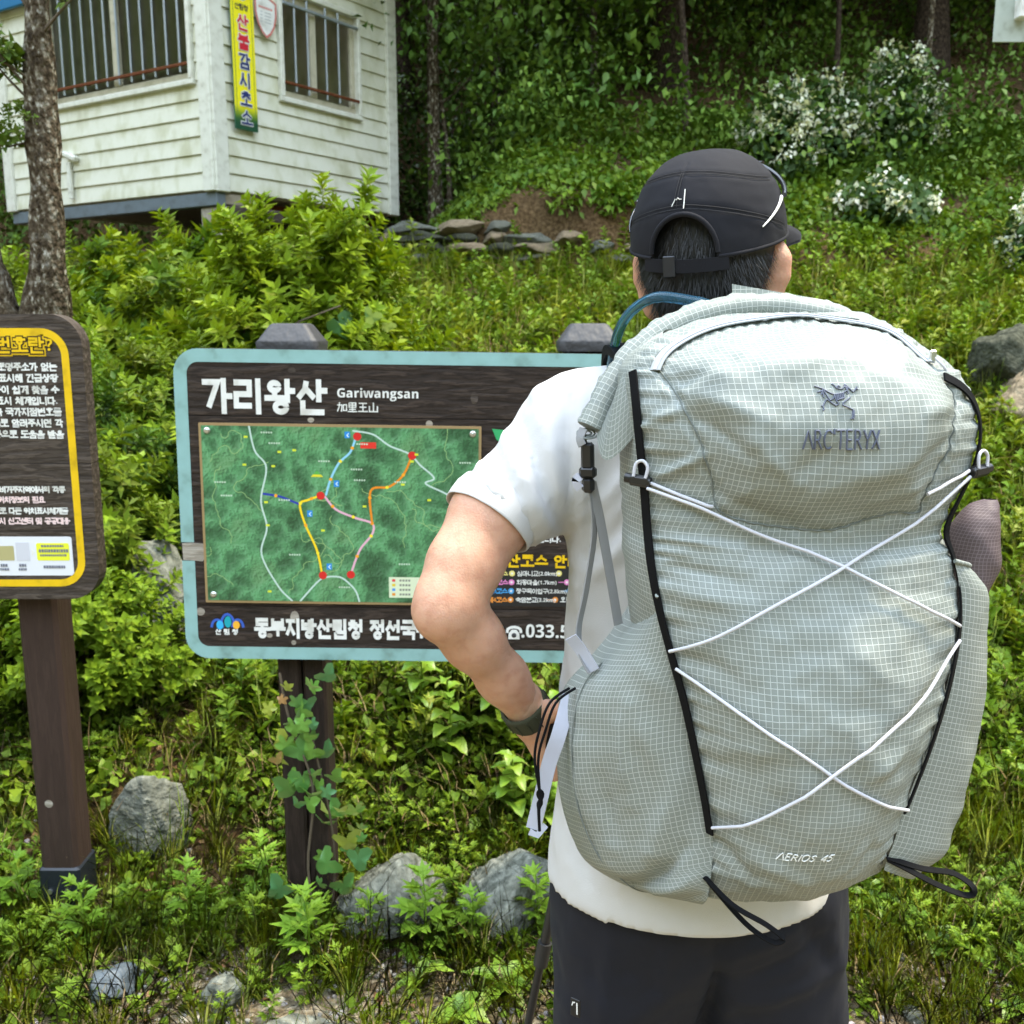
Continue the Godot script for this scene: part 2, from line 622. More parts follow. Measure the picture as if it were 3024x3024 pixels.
func make_materials() -> void:
	M.leaf = leafy()
	M.leaf_wood = leafy(0.5, 0.0)
	M.leaf_wood.backlight_enabled = false
	M.blade = leafy(0.5, 0.5)
	M.straw = leafy(0.8, 0.2)
	M.straw.backlight_enabled = false
	# soil and gravel
	var g := mat(Color.WHITE, 0.95, 0.3)
	g.vertex_color_use_as_albedo = true
	g.albedo_texture = noise_tex(0.035, 5, [[0.0, Color(0.42, 0.38, 0.32)], [0.4, Color(0.62, 0.57, 0.48)], [0.6, Color(0.8, 0.76, 0.68)], [1.0, Color(1, 0.98, 0.93)]], 1024, 3)
	g.uv1_triplanar = true
	g.uv1_world_triplanar = true
	g.uv1_scale = Vector3.ONE * 0.9
	g.heightmap_enabled = true
	g.heightmap_texture = noise_tex(0.05, 4, [], 512, 7)
	g.heightmap_scale = 2.0
	M.ground = g
	# dark stained timber: grain runs along x of the face
	M.wood = timber(Color(0.105, 0.082, 0.07), Color(0.40, 0.34, 0.30), 31)
	M.wood_grey = timber(Color(0.16, 0.135, 0.115), Color(0.50, 0.45, 0.41), 37)
	M.wood_bare = timber(Color(0.50, 0.47, 0.43), Color(0.80, 0.77, 0.72), 41)
	var post := timber(Color(0.13, 0.10, 0.085), Color(0.27, 0.215, 0.19), 43)
	post.uv1_scale = Vector3(3.1, 0.4, 3.1)
	M.post = post
	var post2 := timber(Color(0.20, 0.15, 0.13), Color(0.29, 0.23, 0.20), 47)
	post2.uv1_scale = Vector3(3.1, 0.3, 3.1)
	M.post_plain = post2
	M.white = worn(lin(0.80, 0.80, 0.79), 0.55)
	M.blue_edge = worn(lin(0.27, 0.47, 0.47), 0.55)
	M.yellow = worn(lin(0.83, 0.53, 0.005), 0.5)
	M.black_cap = weave(mat(lin(0.038, 0.038, 0.042), 0.6), 0.06, 3.0, 0.25)
	M.black_metal = mat(lin(0.012, 0.015, 0.022), 0.4)
	M.bolt = mat(lin(0.6, 0.6, 0.58), 0.3)
	M.bolt.metallic = 0.9
	# hut
	var s := mat(lin(0.66, 0.66, 0.56), 0.55, 0.4)
	s.albedo_texture = noise_tex(0.012, 5, [[0.0, Color(0.78, 0.77, 0.68)], [0.3, Color(0.90, 0.90, 0.84)], [0.55, Color(1, 1, 1)], [1.0, Color(1, 1, 1)]], 512, 15)
	s.uv1_triplanar = true
	s.uv1_world_triplanar = true
	s.uv1_scale = Vector3(1.1, 0.5, 1.1)
	M.siding = s
	M.trim = worn(lin(0.72, 0.72, 0.65), 0.5)
	M.sash = worn(lin(0.50, 0.47, 0.36), 0.6)
	M.bar = mat(lin(0.36, 0.40, 0.45), 0.4)
	M.bar.metallic = 0.6
	var rust := mat(Color.WHITE, 0.9, 0.3)
	rust.albedo_texture = noise_tex(0.06, 4, [[0.0, Color(0.22, 0.11, 0.07)], [0.5, Color(0.40, 0.22, 0.13)], [1.0, Color(0.55, 0.38, 0.26)]], 256, 8)
	rust.uv1_triplanar = true
	rust.uv1_scale = Vector3.ONE * 4.0
	M.rust = rust
	M.plaster = worn(lin(0.42, 0.40, 0.34), 0.9)
	var glass := mat(Color(0.10, 0.11, 0.10, 0.03), 0.03, 0.42)
	glass.transparency = BaseMaterial3D.TRANSPARENCY_ALPHA
	M.glass = glass
	M.beam = worn(lin(0.13, 0.16, 0.19), 0.6)
	# stone
	M.stone = stone_mat(Color(0.25, 0.26, 0.23), Color(0.46, 0.47, 0.43), Color(0.62, 0.62, 0.57), 51)
	M.stone_tan = stone_mat(Color(0.38, 0.34, 0.28), Color(0.60, 0.54, 0.45), Color(0.72, 0.67, 0.58), 53)
	M.stone_dark = stone_mat(Color(0.16, 0.17, 0.14), Color(0.30, 0.31, 0.26), Color(0.42, 0.42, 0.37), 55)
	# bark
	var b := mat(Color.WHITE, 0.95, 0.2)
	b.albedo_texture = noise_tex(0.03, 5, [[0.0, Color(0.14, 0.12, 0.095)], [0.45, Color(0.29, 0.25, 0.20)], [0.64, Color(0.40, 0.36, 0.30)], [0.74, Color(0.60, 0.58, 0.53)], [1.0, Color(0.80, 0.79, 0.75)]], 512, 61)
	b.uv1_triplanar = true
	b.uv1_world_triplanar = true
	b.uv1_scale = Vector3(2.6, 1.3, 2.6)
	b.heightmap_enabled = true
	b.heightmap_texture = noise_tex(0.05, 4, [], 512, 63)
	b.heightmap_scale = 1.5
	M.bark = b
	var b2 := b.duplicate()
	b2.albedo_texture = noise_tex(0.03, 5, [[0.0, Color(0.12, 0.10, 0.09)], [0.5, Color(0.28, 0.24, 0.21)], [1.0, Color(0.44, 0.38, 0.33)]], 512, 65)
	M.bark_wood = b2
	M.twig = mat(lin(0.10, 0.075, 0.05), 0.9)

func timber(dark: Color, light: Color, seed_: int) -> StandardMaterial3D:
	var m := mat(Color.WHITE, 0.72, 0.35)
	m.albedo_texture = noise_tex(0.03, 5, [[0.0, dark], [0.42, dark.lerp(light, 0.35)], [0.5, dark.lerp(light, 0.1)], [0.62, dark.lerp(light, 0.55)], [0.78, dark.lerp(light, 0.3)], [1.0, light]], 512, seed_, false, 4.0, 18.0)
	m.uv1_triplanar = true
	m.uv1_scale = Vector3(0.4, 3.1, 3.1)
	m.heightmap_enabled = true
	m.heightmap_texture = noise_tex(0.03, 5, [], 512, seed_, false, 4.0, 18.0)
	m.heightmap_scale = 0.25
	return m

func worn(c: Color, rough: float) -> StandardMaterial3D:
	var m := mat(c, rough, 0.45)
	m.albedo_texture = noise_tex(0.02, 5, [[0.0, Color(0.80, 0.79, 0.76)], [0.4, Color(0.95, 0.95, 0.94)], [1.0, Color(1, 1, 1)]], 256, 71)
	m.uv1_triplanar = true
	m.uv1_world_triplanar = true
	m.uv1_scale = Vector3.ONE * 2.5
	return m

func stone_mat(a: Color, b: Color, d: Color, seed_: int) -> StandardMaterial3D:
	var m := mat(Color.WHITE, 0.92, 0.3)
	m.albedo_texture = noise_tex(0.02, 6, [[0.0, a], [0.45, b.lerp(a, 0.4)], [0.6, b], [1.0, d]], 512, seed_)
	m.uv1_triplanar = true
	m.uv1_scale = Vector3.ONE * 2.4
	m.heightmap_enabled = true
	m.heightmap_texture = noise_tex(0.03, 6, [], 512, seed_ + 1)
	m.heightmap_scale = 1.2
	return m

# ------------------------------------------------------------------ ground
func height_at(x: float, z: float) -> float:
	var d := -z
	var y := 0.0
	var start := 2.5 + 0.12 * sin(x * 1.3 + 0.6) + (0.35 if x > 0.9 else 0.0) * smoothstep(0.9, 1.6, x)
	var t := d - start
	if t > 0.0:
		y = 0.16 * smoothstep(0.0, 0.5, t) + 0.44 * maxf(0.0, t - 0.35)
	# the hut's terrace
	var hut := smoothstep(0.3, -0.9, x)
	var terrace := minf(y, 2.04)
	if d > 9.2: terrace = 2.04 + 0.75 * (d - 9.2)
	# above the dry stone wall
	var up := y
	if d > 7.05:
		var wall := smoothstep(2.0, 1.0, x)
		up = (2.02 + 0.36 * wall * smoothstep(7.05, 7.2, d)) + (0.44 + 0.11 * (1.0 - wall)) * (d - 7.05)
		if d > 10.5: up += 0.22 * (d - 10.5)
	y = lerpf(up, terrace, hut)
	var side := maxf(0.0, absf(x) - 13.0 + 0.12 * z)   # the valley closes in on both sides
	y += 0.7 * side * smoothstep(0.0, 6.0, side)
	if z > 14.0: y += 0.5 * (z - 14.0) * smoothstep(14.0, 24.0, z)   # the far side of the valley
	y += 0.06 * hill.get_noise_2d(x, z) * smoothstep(2.0, 4.0, d) + 0.012 * rough_noise.get_noise_2d(x, z) * smoothstep(1.0, 2.6, d) + 0.006 * rough_noise.get_noise_2d(x * 2.0, z * 2.0 + 9.0)
	return y

func lines(stops: Array) -> Array:  # [[from, step], ..., [end, 0]]
	var out := []
	for i in stops.size() - 1:
		var p: float = stops[i][0]
		while p < stops[i + 1][0] - stops[i][1] * 0.5:
			out.append(p)
			p += stops[i][1]
	out.append(stops[-1][0])
	return out

func build_ground() -> void:
	var xs := lines([[-60, 6.0], [-12, 1.0], [-4, 0.2], [-2.2, 0.06], [2.2, 0.2], [5, 1.0], [12, 6.0], [60, 0]])
	var zs := lines([[-90, 6.0], [-30, 1.5], [-14, 0.4], [-7.6, 0.1], [-4, 0.06], [-0.6, 0.4], [4, 2.0], [80, 0]])
	var mb := MB.new()
	for z in zs:
		for x in xs:
			var y := height_at(x, z)
			var k := smoothstep(-2.55, -2.15, z + 0.25 * hill.get_noise_2d(x * 3.0, z * 3.0) + (-0.35 if x > 1.0 else 0.0))
			var dry := smoothstep(-0.1, 0.25, rough_noise.get_noise_2d(x * 0.4 + 30.0, z * 0.4))
			var soil := Color(0.16, 0.115, 0.07).lerp(Color(0.27, 0.19, 0.12), dry)
			var path := Color(0.36, 0.33, 0.27).lerp(Color(0.46, 0.44, 0.40), dry)
			var col := soil.lerp(path, k)
			if z > 12.0: col = Color(0.10, 0.17, 0.035)
			elif absf(x) > 6.0 and z < -1.5: col = col.lerp(Color(0.10, 0.16, 0.035), smoothstep(6.0, 8.5, absf(x)))
			mb.vert(Vector3(x, y, z), Vector3.UP, Vector2(x, z), col)
	var w := xs.size()
	for i in zs.size() - 1:
		for j in w - 1:
			var a := i * w + j
			mb.tri(a, a + w, a + w + 1)
			mb.tri(a, a + w + 1, a + 1)
	mb.smooth()
	setting("ground", mb.mesh(), M.ground)

# ------------------------------------------------------------------ rocks
var ico_cache := {}
func ico(level: int) -> Array:
	if ico_cache.has(level): return ico_cache[level]
	var vs := []
	var fs := []
	if level == 0:
		var t := (1.0 + sqrt(5.0)) / 2.0
		for p in [[-1, t, 0], [1, t, 0], [-1, -t, 0], [1, -t, 0], [0, -1, t], [0, 1, t], [0, -1, -t], [0, 1, -t], [t, 0, -1], [t, 0, 1], [-t, 0, -1], [-t, 0, 1]]:
			vs.append(Vector3(p[0], p[1], p[2]).normalized())
		fs = [[0, 11, 5], [0, 5, 1], [0, 1, 7], [0, 7, 10], [0, 10, 11], [1, 5, 9], [5, 11, 4], [11, 10, 2], [10, 7, 6], [7, 1, 8], [3, 9, 4], [3, 4, 2], [3, 2, 6], [3, 6, 8], [3, 8, 9], [4, 9, 5], [2, 4, 11], [6, 2, 10], [8, 6, 7], [9, 8, 1]]
	else:
		var b := ico(level - 1)
		vs = b[0].duplicate()
		var cut := {}
		for f in b[1]:
			var m := []
			for k in 3:
				var e := [mini(f[k], f[(k + 1) % 3]), maxi(f[k], f[(k + 1) % 3])]
				if not cut.has(e):
					cut[e] = vs.size()
					vs.append(((vs[e[0]] + vs[e[1]]) * 0.5).normalized())
				m.append(cut[e])
			fs += [[f[0], m[0], m[2]], [f[1], m[1], m[0]], [f[2], m[2], m[1]], m]
	ico_cache[level] = [vs, fs]
	return ico_cache[level]

func rock_mesh(seed_: int, level: int, size: Vector3, cuts := 9, bumpy := 0.12) -> ArrayMesh:
	var r := RandomNumberGenerator.new()
	r.seed = seed_
	var planes := []
	for i in cuts:
		planes.append([Vector3(r.randf_range(-1, 1), r.randf_range(-0.7, 1), r.randf_range(-1, 1)).normalized(), r.randf_range(0.55, 0.85)])
	var nz := FastNoiseLite.new()
	nz.seed = seed_
	nz.frequency = 1.1
	nz.fractal_octaves = 4
	var b := ico(level)
	var mb := MB.new()
	for d in b[0]:
		var k := 1.0
		for p in planes:
			var q: float = d.dot(p[0])
			if q * k > p[1]: k = p[1] / q
		k *= 1.0 + bumpy * nz.get_noise_3dv(d * 1.5)
		mb.vert(d * k * size * 0.6)
	for f in b[1]: mb.tri(f[0], f[1], f[2])
	mb.smooth()
	return mb.mesh()

func build_boulders() -> void:
	# x, z, size, how deep it sits, turn, material, label
	var list := [
		[-1.035, -2.68, Vector3(0.19, 0.24, 0.15), 0.05, 0.3, M.stone, "upright grey lichen-spotted stone standing in weeds behind the notice board post", 5],
		[-0.325, -2.44, Vector3(0.36, 0.21, 0.24), 0.04, 0.5, M.stone, "pale grey craggy rock with a leafy weed in front, beside the map board post", 2],
		[0.0, -2.44, Vector3(0.27, 0.21, 0.24), 0.04, 1.9, M.stone, "grey split rock with a mossy top behind the trekking pole", 3],
		[-1.22, -3.35, Vector3(0.36, 0.44, 0.28), 0.06, 0.8, M.stone, "tall peaked grey rock in the weeds under the map board corner", 14],
		[-1.62, -3.38, Vector3(0.36, 0.24, 0.3), 0.04, 0.2, M.stone, "low flat-topped grey stone between the notice board and the peaked rock", 11],
		[-1.98, -3.2, Vector3(0.62, 0.62, 0.5), 0.1, 0.5, M.stone_tan, "large pale block of stone behind the notice board post", 24],
		[-1.55, -3.95, Vector3(0.72, 0.36, 0.4), 0.05, -0.2, M.stone_dark, "long dark stone in the bank above the shaded gap", 31],
		[-1.42, -3.72, Vector3(0.6, 0.3, 0.4), 0.05, -0.15, M.stone_dark, "dark mossy stone in the bank below the shaded gap", 32],
		[2.78, -5.2, Vector3(0.72, 0.44, 0.5), 0.05, 0.4, M.stone_tan, "big tan boulder with a grey base on the grassy bank", 42],
		[2.66, -5.42, Vector3(0.42, 0.5, 0.4), 0.03, 0.9, M.stone_dark, "dark grey boulder leaning against the big tan boulder", 46],
		[0.72, -4.9, Vector3(0.5, 0.3, 0.35), 0.08, 0.4, M.stone_dark, "half-buried dark rock on the grassy bank", 47],
		[-0.55, -1.86, Vector3(0.4, 0.1, 0.24), 0.03, 0.35, M.stone, "flat slab of grey stone lying on the trail edge", 48],
		[1.55, -2.35, Vector3(0.11, 0.1, 0.09), 0.01, 0.4, M.white, "white chalky stone lying in the trampled grass", 50],
		[-0.94, -2.14, Vector3(0.12, 0.07, 0.09), 0.012, 0.9, M.beam, "blue-grey slaty stone in the dry grass", 52],
		[-0.66, -2.08, Vector3(0.1, 0.085, 0.08), 0.012, 0.2, M.stone, "small blocky pale stone with yellow flowers at its foot", 58],
	]
	for b in list:
		var t := Transform3D(Basis(Vector3.UP, b[4]), Vector3(b[0], height_at(b[0], b[1]) + b[2].y * 0.42 - b[3], b[1]))
		top("boulder" if b[2].x > 0.2 else "stone", rock_mesh(b[7], 4 if b[2].x > 0.2 else 3, b[2], 10), b[5], b[6], "rock" if b[2].x > 0.2 else "stone", t)
	var r := RandomNumberGenerator.new()
	r.seed = 77
	# single stones lying on the gravel, then the gravel itself
	for i in 40:
		var x := r.randf_range(-1.3, 1.5)
		var z := r.randf_range(-2.3, -1.7)
		if i < 14: x = r.randf_range(0.7, 1.4)
		var s := r.randf_range(0.018, 0.05)
		var t := Transform3D(Basis(Vector3.UP, r.randf() * TAU), Vector3(x, height_at(x, z) + s * 0.12, z))
		top("trail_stone", rock_mesh(100 + i % 7, 2, Vector3(1.2, 0.7, 0.9) * s, 7), [M.stone, M.stone_tan, M.stone][i % 3], "small loose stone lying on the trail edge", "stone", t, "loose stones on the trail edge")
	for kind in 2:
		var xf := []
		var cols := []
		for i in 2600:
			var x := r.randf_range(-2.0, 2.2)
			var z := r.randf_range(-2.75, -1.3)
			if z < -2.3 and r.randf() < 0.75: continue
			var s := r.randf_range(0.004, 0.013)
			xf.append(Transform3D(Basis(Vector3(r.randf(), 1, r.randf()).normalized(), r.randf() * TAU).scaled(Vector3.ONE * s), Vector3(x, height_at(x, z) + s * 0.2, z)))
			var g := r.randf_range(0.18, 0.5)
			cols.append(Color(g, g * r.randf_range(0.88, 1.0), g * r.randf_range(0.75, 1.0)))
		var gm := mat(Color.WHITE, 0.9)
		gm.vertex_color_use_as_albedo = true
		var o := copies(numbered("gravel"), rock_mesh(200 + kind, 1, Vector3(1.6, 1.0, 1.3), 6), gm, xf, cols, self)
		tag(o, ["fine grey and tan gravel strewn along the trail", "coarser pale gravel scattered over the trodden trail"][kind], "gravel")

func build_stone_wall() -> void:
	var w := thing("stone_wall", "low dry stone wall of flat grey stones at the forest edge", "wall", Vector3(-0.9, 2.0, -7.1))
	var r := RandomNumberGenerator.new()
	r.seed = 12
	var shapes := []
	for i in 6: shapes.append(rock_mesh(300 + i, 3, Vector3(1, 1, 1), 10, 0.1))
	var y := -0.05
	for row in 4:
		var x := -0.3 + r.randf() * 0.2
		var hgt := r.randf_range(0.06, 0.10)
		while x < 2.0:
			var l := r.randf_range(0.12, 0.34)
			var b := Basis(Vector3.UP, r.randf_range(-0.2, 0.2)) * Basis.from_scale(Vector3(l * 1.15, hgt * 1.35, 0.3))
			if r.randf() < (0.9 if x < 1.0 else 0.45):
				part("stone", shapes[r.randi() % 6], [M.stone, M.stone_tan, M.stone_dark][r.randi() % 3], w, Transform3D(b, Vector3(x + l * 0.5, y + hgt * 0.5, r.randf_range(-0.05, 0.05) - row * 0.02)))
			x += l
		y += hgt * 0.9

# ------------------------------------------------------------------ hut
func build_hut() -> void:
	var C := Vector3(-1.922, 2.412, -6.8)
	var hut := thing("guard_hut", "white vinyl-sided guard hut with barred windows on blocks above the bank", "hut", C)
	var ph := deg_to_rad(57.0)
	var FR := Transform3D(Basis(Vector3(cos(ph), 0, -sin(ph)), Vector3.UP, Vector3(sin(ph), 0, cos(ph))), Vector3.ZERO)
	var FL := Transform3D(Basis(Vector3(sin(ph), 0, cos(ph)), Vector3.UP, Vector3(-cos(ph), 0, sin(ph))), Vector3.ZERO)
	var LR := 1.83
	var LL := 2.34
	var H := 2.45
	# walls behind the boards
	var winR := Rect2(0.63, 0.685, 0.77, 0.69)   # along the face, up
	var winL := Rect2(-1.72, 0.70, 1.54, 0.80)
	for q in [[FR, 0.03, LR - 0.03, winR], [FL, -LL + 0.03, -0.03, winL]]:   # the wall stands round its window opening
		var a: float = q[1]
		var e: float = q[2]
		var o: Rect2 = q[3]
		for s in [[a, e, 0.0, o.position.y], [a, e, o.end.y, H], [a, o.position.x, o.position.y, o.end.y], [o.end.x, e, o.position.y, o.end.y]]:
			part("wall", boxed(Vector3((s[0] + s[1]) * 0.5, (s[2] + s[3]) * 0.5, -0.06), Vector3(s[1] - s[0], s[3] - s[2], 0.05), 0.001), M.plaster, hut, q[0])
	var back := FR.translated_local(Vector3(LR * 0.5, H * 0.5, -LL + 0.03))
	part("wall", boxed(Vector3.ZERO, Vector3(LR, H, 0.05)), M.siding, hut, back)
	part("wall", boxed(Vector3.ZERO, Vector3(LL, H, 0.05)), M.siding, hut, FL.translated_local(Vector3(-LL * 0.5, H * 0.5, -LR + 0.03)))
	part("floor", boxed(Vector3.ZERO, Vector3(LR - 0.1, 0.06, LL - 0.1)), M.plaster, hut, FR.translated_local(Vector3(LR * 0.5, 0.05, -LL * 0.5)))
	var roof := MB.new()
	box(roof, Vector3(LR * 0.5, H + 0.08, -LL * 0.5), Vector3(LR + 0.5, 0.14, LL + 0.5), 0.02)
	part("roof", roof.mesh(), M.beam, hut, FR)
	# boards
	var pitch := 0.1135
	for f in 2:
		var fx: Transform3D = [FR, FL][f]
		var x0: float = [0.10, -LL + 0.07][f]
		var x1: float = [LR - 0.06, -0.09][f]
		var win: Rect2 = [winR, winL][f]
		var cnt := int(H / pitch)
		for k in cnt:
			var y := 0.012 + k * pitch
			var segs := [[x0, x1]]
			if y + pitch > win.position.y + 0.01 and y < win.end.y - 0.01:
				segs = [[x0, win.position.x - 0.03], [win.end.x + 0.03, x1]]
			for sg in segs:
				var wd: float = sg[1] - sg[0]
				var mb := MB.new()
				var b := Basis(Vector3.RIGHT, -0.11)
				box(mb, Vector3((sg[0] + sg[1]) * 0.5, y + pitch * 0.5, -0.012), Vector3(wd, pitch + 0.002, 0.013), 0.003, b)
				part("siding_board", mb.mesh(), M.siding, hut, fx)
	# corner and end trims
	part("corner_trim", boxed(Vector3(0.055, H * 0.5 + 0.0, -0.005), Vector3(0.115, H, 0.04), 0.006), M.trim, hut, FR)
	part("corner_trim", boxed(Vector3(-0.055, H * 0.5 + 0.002, -0.002), Vector3(0.105, H, 0.04), 0.006), M.trim, hut, FL)
	part("corner_trim", boxed(Vector3(LR - 0.035, H * 0.5, -0.003), Vector3(0.11, H, 0.044), 0.006), M.trim, hut, FR)
	part("corner_trim", boxed(Vector3(-LL + 0.04, H * 0.5, -0.003), Vector3(0.11, H, 0.044), 0.006), M.trim, hut, FL)
	window(hut, FR, winR, [0.15, 0.31, 0.55, 0.72], 0.42)
	window(hut, FL, winL, [0.06, 0.14, 0.22, 0.30, 0.38, 0.46, 0.545, 0.63, 0.71, 0.79, 0.87, 0.95], 0.50)
	# base
	part("base_beam", boxed(Vector3(-LL * 0.5, -0.045, -0.05), Vector3(LL - 0.02, 0.085, 0.08), 0.005), M.beam, hut, FL)
	part("base_beam", boxed(Vector3(0.19, -0.04, -0.05), Vector3(0.30, 0.07, 0.07), 0.005), worn(lin(0.3, 0.26, 0.2), 0.8), hut, FR)
	part("base_beam", boxed(Vector3(1.2, -0.06, -0.25), Vector3(1.2, 0.1, 0.08), 0.005), M.rust, hut, FR)
	for q in [[0.16, -0.1], [1.6, -0.2], [0.2, -LL + 0.2], [1.6, -LL + 0.2]]:
		part("support_block", boxed(Vector3(q[0], -0.2, q[1]), Vector3(0.26, 0.22, 0.2), 0.012), M.wood_bare, hut, FR)
	var plank := boxed(Vector3(0.33, -0.125, -0.04), Vector3(0.46, 0.09, 0.16), 0.012)
	part("support_block", plank, M.wood_grey, hut, FR)
	# downpipe stain bracket on the long side
	part("vent_pipe", tubed([Vector3(-1.52, 0.30, 0.02), Vector3(-1.52, 0.05, 0.02)], 0.02, 8), M.trim, hut, FL)
	part("vent_hood", boxed(Vector3(-1.5, 0.34, 0.02), Vector3(0.16, 0.04, 0.05), 0.01, Basis(Vector3.BACK, -0.35)), M.trim, hut, FL)
	# things hung on the walls
	var XR := Transform3D(FR.basis, C)
	var XL := Transform3D(FL.basis, C)
	part_sign_blue(XL)
	hang_banner(XR)
	hang_shield(XR)

func window(hut: Node3D, fx: Transform3D, w: Rect2, bars: Array, split: float) -> void:
	var win := Node3D.new()
	win.name = "window"
	hut.add_child(win, true)
	win.transform = fx
	var a := w.position
	var e := w.end
	var m := (a + e) * 0.5
	for q in [[Vector3(m.x, a.y - 0.012, 0.0), Vector3(w.size.x + 0.07, 0.035, 0.05)], [Vector3(m.x, e.y + 0.012, 0.0), Vector3(w.size.x + 0.07, 0.035, 0.05)], [Vector3(a.x - 0.012, m.y, 0.001), Vector3(0.035, w.size.y - 0.008, 0.05)], [Vector3(e.x + 0.012, m.y, 0.001), Vector3(0.035, w.size.y - 0.008, 0.05)]]:
		part("frame", boxed(q[0], q[1], 0.005), M.trim, win)
	for q in [[Vector3(m.x, a.y + 0.03, -0.03), Vector3(w.size.x - 0.01, 0.05, 0.03)], [Vector3(m.x, e.y - 0.03, -0.03), Vector3(w.size.x - 0.01, 0.05, 0.03)], [Vector3(a.x + 0.025, m.y, -0.029), Vector3(0.045, w.size.y - 0.11, 0.03)], [Vector3(e.x - 0.025, m.y, -0.029), Vector3(0.045, w.size.y - 0.11, 0.03)], [Vector3(a.x + w.size.x * split, m.y, -0.024), Vector3(0.06, w.size.y - 0.11, 0.035)]]:
		part("sash", boxed(q[0], q[1], 0.005), M.sash, win)
	for s in 2:
		var x0 := a.x + 0.045 if s == 0 else a.x + w.size.x * split + 0.03
		var x1 := a.x + w.size.x * split - 0.03 if s == 0 else e.x - 0.045
		part("pane", boxed(Vector3((x0 + x1) * 0.5, m.y, -0.04), Vector3(x1 - x0 + 0.004, w.size.y - 0.1, 0.004), 0.001), M.glass, win)
	for b in bars:
		var x: float = a.x + w.size.x * b
		part("bar", tubed([Vector3(x, a.y + 0.055, 0.02), Vector3(x, e.y - 0.02, 0.02)], 0.0085, 8), M.bar, win)
	part("rail", boxed(Vector3(m.x, a.y + 0.10, 0.022), Vector3(w.size.x - 0.01, 0.02, 0.02), 0.003), M.rust, win)
	part("rail", boxed(Vector3(m.x, e.y - 0.08, 0.022), Vector3(w.size.x - 0.01, 0.02, 0.02), 0.003), M.bar, win)

func part_sign_blue(x: Transform3D) -> void:
	top("blue_panel", boxed(Vector3(-2.08, 1.66, 0.05), Vector3(0.62, 0.5, 0.03), 0.006), mat(lin(0.01, 0.14, 0.32), 0.45), "plain blue signboard fixed high on the hut wall behind the tree", "signboard", x)

func hang_banner(x: Transform3D) -> void:
	var b := thing("name_banner", "tall yellow name board with red and navy Korean letters on the hut corner", "sign", x.origin)
	var f := Transform3D(x.basis, Vector3.ZERO).translated_local(Vector3(0.262, 0.41, 0.026))
	var w := 0.195
	var top_y := 0.98
	# print: yellow, going to deep green at the foot
	var im := Image.create(8, 128, false, Image.FORMAT_RGB8)
	for y in 128:
		var k := smoothstep(106.0, 123.0, y)
		for xx in 8: im.set_pixel(xx, y, Color(0.93, 0.88, 0.05).lerp(Color(0.05, 0.27, 0.17), k))
	var m := mat(Color.WHITE, 0.5)
	m.albedo_texture = ImageTexture.create_from_image(im)
	m.texture_repeat = false
	var mb := MB.new()
	mb.flat4(Vector3(-w / 2, 0, 0.006), Vector3(w / 2, 0, 0.006), Vector3(w / 2, top_y, 0.006), Vector3(-w / 2, top_y, 0.006))
	for i in 4: mb.uv[i] = [Vector2(0, 1), Vector2(1, 1), Vector2(1, 0), Vector2(0, 0)][i]
	part("print", mb.mesh(), m, b, f)
	part("backing", boxed(Vector3(0, top_y / 2, 0), Vector3(w, top_y, 0.01), 0.002), mat(lin(0.05, 0.16, 0.1), 0.6), b, f)
	var line := MB.new()
	for s in [-1, 1]: stripe(line, [Vector2(s * w * 0.40, 0.1), Vector2(s * w * 0.40, top_y)], 0.004, 0.0072, f)
	part("border_line", line.mesh(), mat(lin(0.03, 0.16, 0.07), 0.6), b)
	var word := "산불감시초소"
	var halo := MB.new()
	var red := mat(lin(0.55, 0.01, 0.03), 0.5)
	var navy := mat(lin(0.012, 0.025, 0.14), 0.5)
	var sz := 0.088
	for i in 6:
		var y := 0.075 + (5 - i) * 0.118
		halo = MB.new()
		letters(halo, word[i], Vector2(-sz * 0.5, y), sz, 0.026, f, 0.0080)
		part("letter_outline", halo.mesh(), M.white, b)
		halo = MB.new()
		letters(halo, word[i], Vector2(-sz * 0.5, y), sz, 0.0145, f, 0.0100)
		part("letter", halo.mesh(), red if i < 2 else navy, b)
	var small := MB.new()
	letters(small, "산림청", Vector2(-0.062, 0.76), 0.036, 0.0055, f, 0.0080)
	part("lettering", small.mesh(), mat(lin(0.03, 0.03, 0.05), 0.5), b)
	# the round red-white-blue emblem
	var e := Vector2(0.0, 0.85)
	var disc := PackedVector2Array()
	var lower := PackedVector2Array()
	var upper := PackedVector2Array()
	for k in 32: disc.append(e + Vector2(cos(TAU * k / 32), sin(TAU * k / 32)) * 0.052)
	var R := 0.047
	for k in 17: lower.append(e + Vector2(cos(PI + PI * k / 16), sin(PI + PI * k / 16)) * R)
	for k in range(1, 9): lower.append(e + Vector2(R / 2, 0) + Vector2(cos(PI * k / 8), sin(PI * k / 8)) * R / 2)
	for k in range(1, 8): lower.append(e + Vector2(-R / 2, 0) + Vector2(cos(-PI * k / 8), sin(-PI * k / 8)) * R / 2)
	for k in 17: upper.append(e + Vector2(cos(-0.75 + 1.5 * k / 16), sin(-0.75 + 1.5 * k / 16)) * R)
	for k in 17: upper.append(e + Vector2(cos(0.75 - 1.5 * k / 16), sin(0.75 - 1.5 * k / 16)) * R * 0.84)
	var q := MB.new()
	prism(q, disc, 0.0084, f)
	part("emblem", q.mesh(), M.white, b)
	q = MB.new()
	prism(q, lower, 0.0094, f)
	part("emblem", q.mesh(), mat(lin(0.01, 0.05, 0.16), 0.5), b)
	q = MB.new()
	prism(q, upper, 0.0098, f)
	part("emblem", q.mesh(), mat(lin(0.6, 0.02, 0.03), 0.5), b)

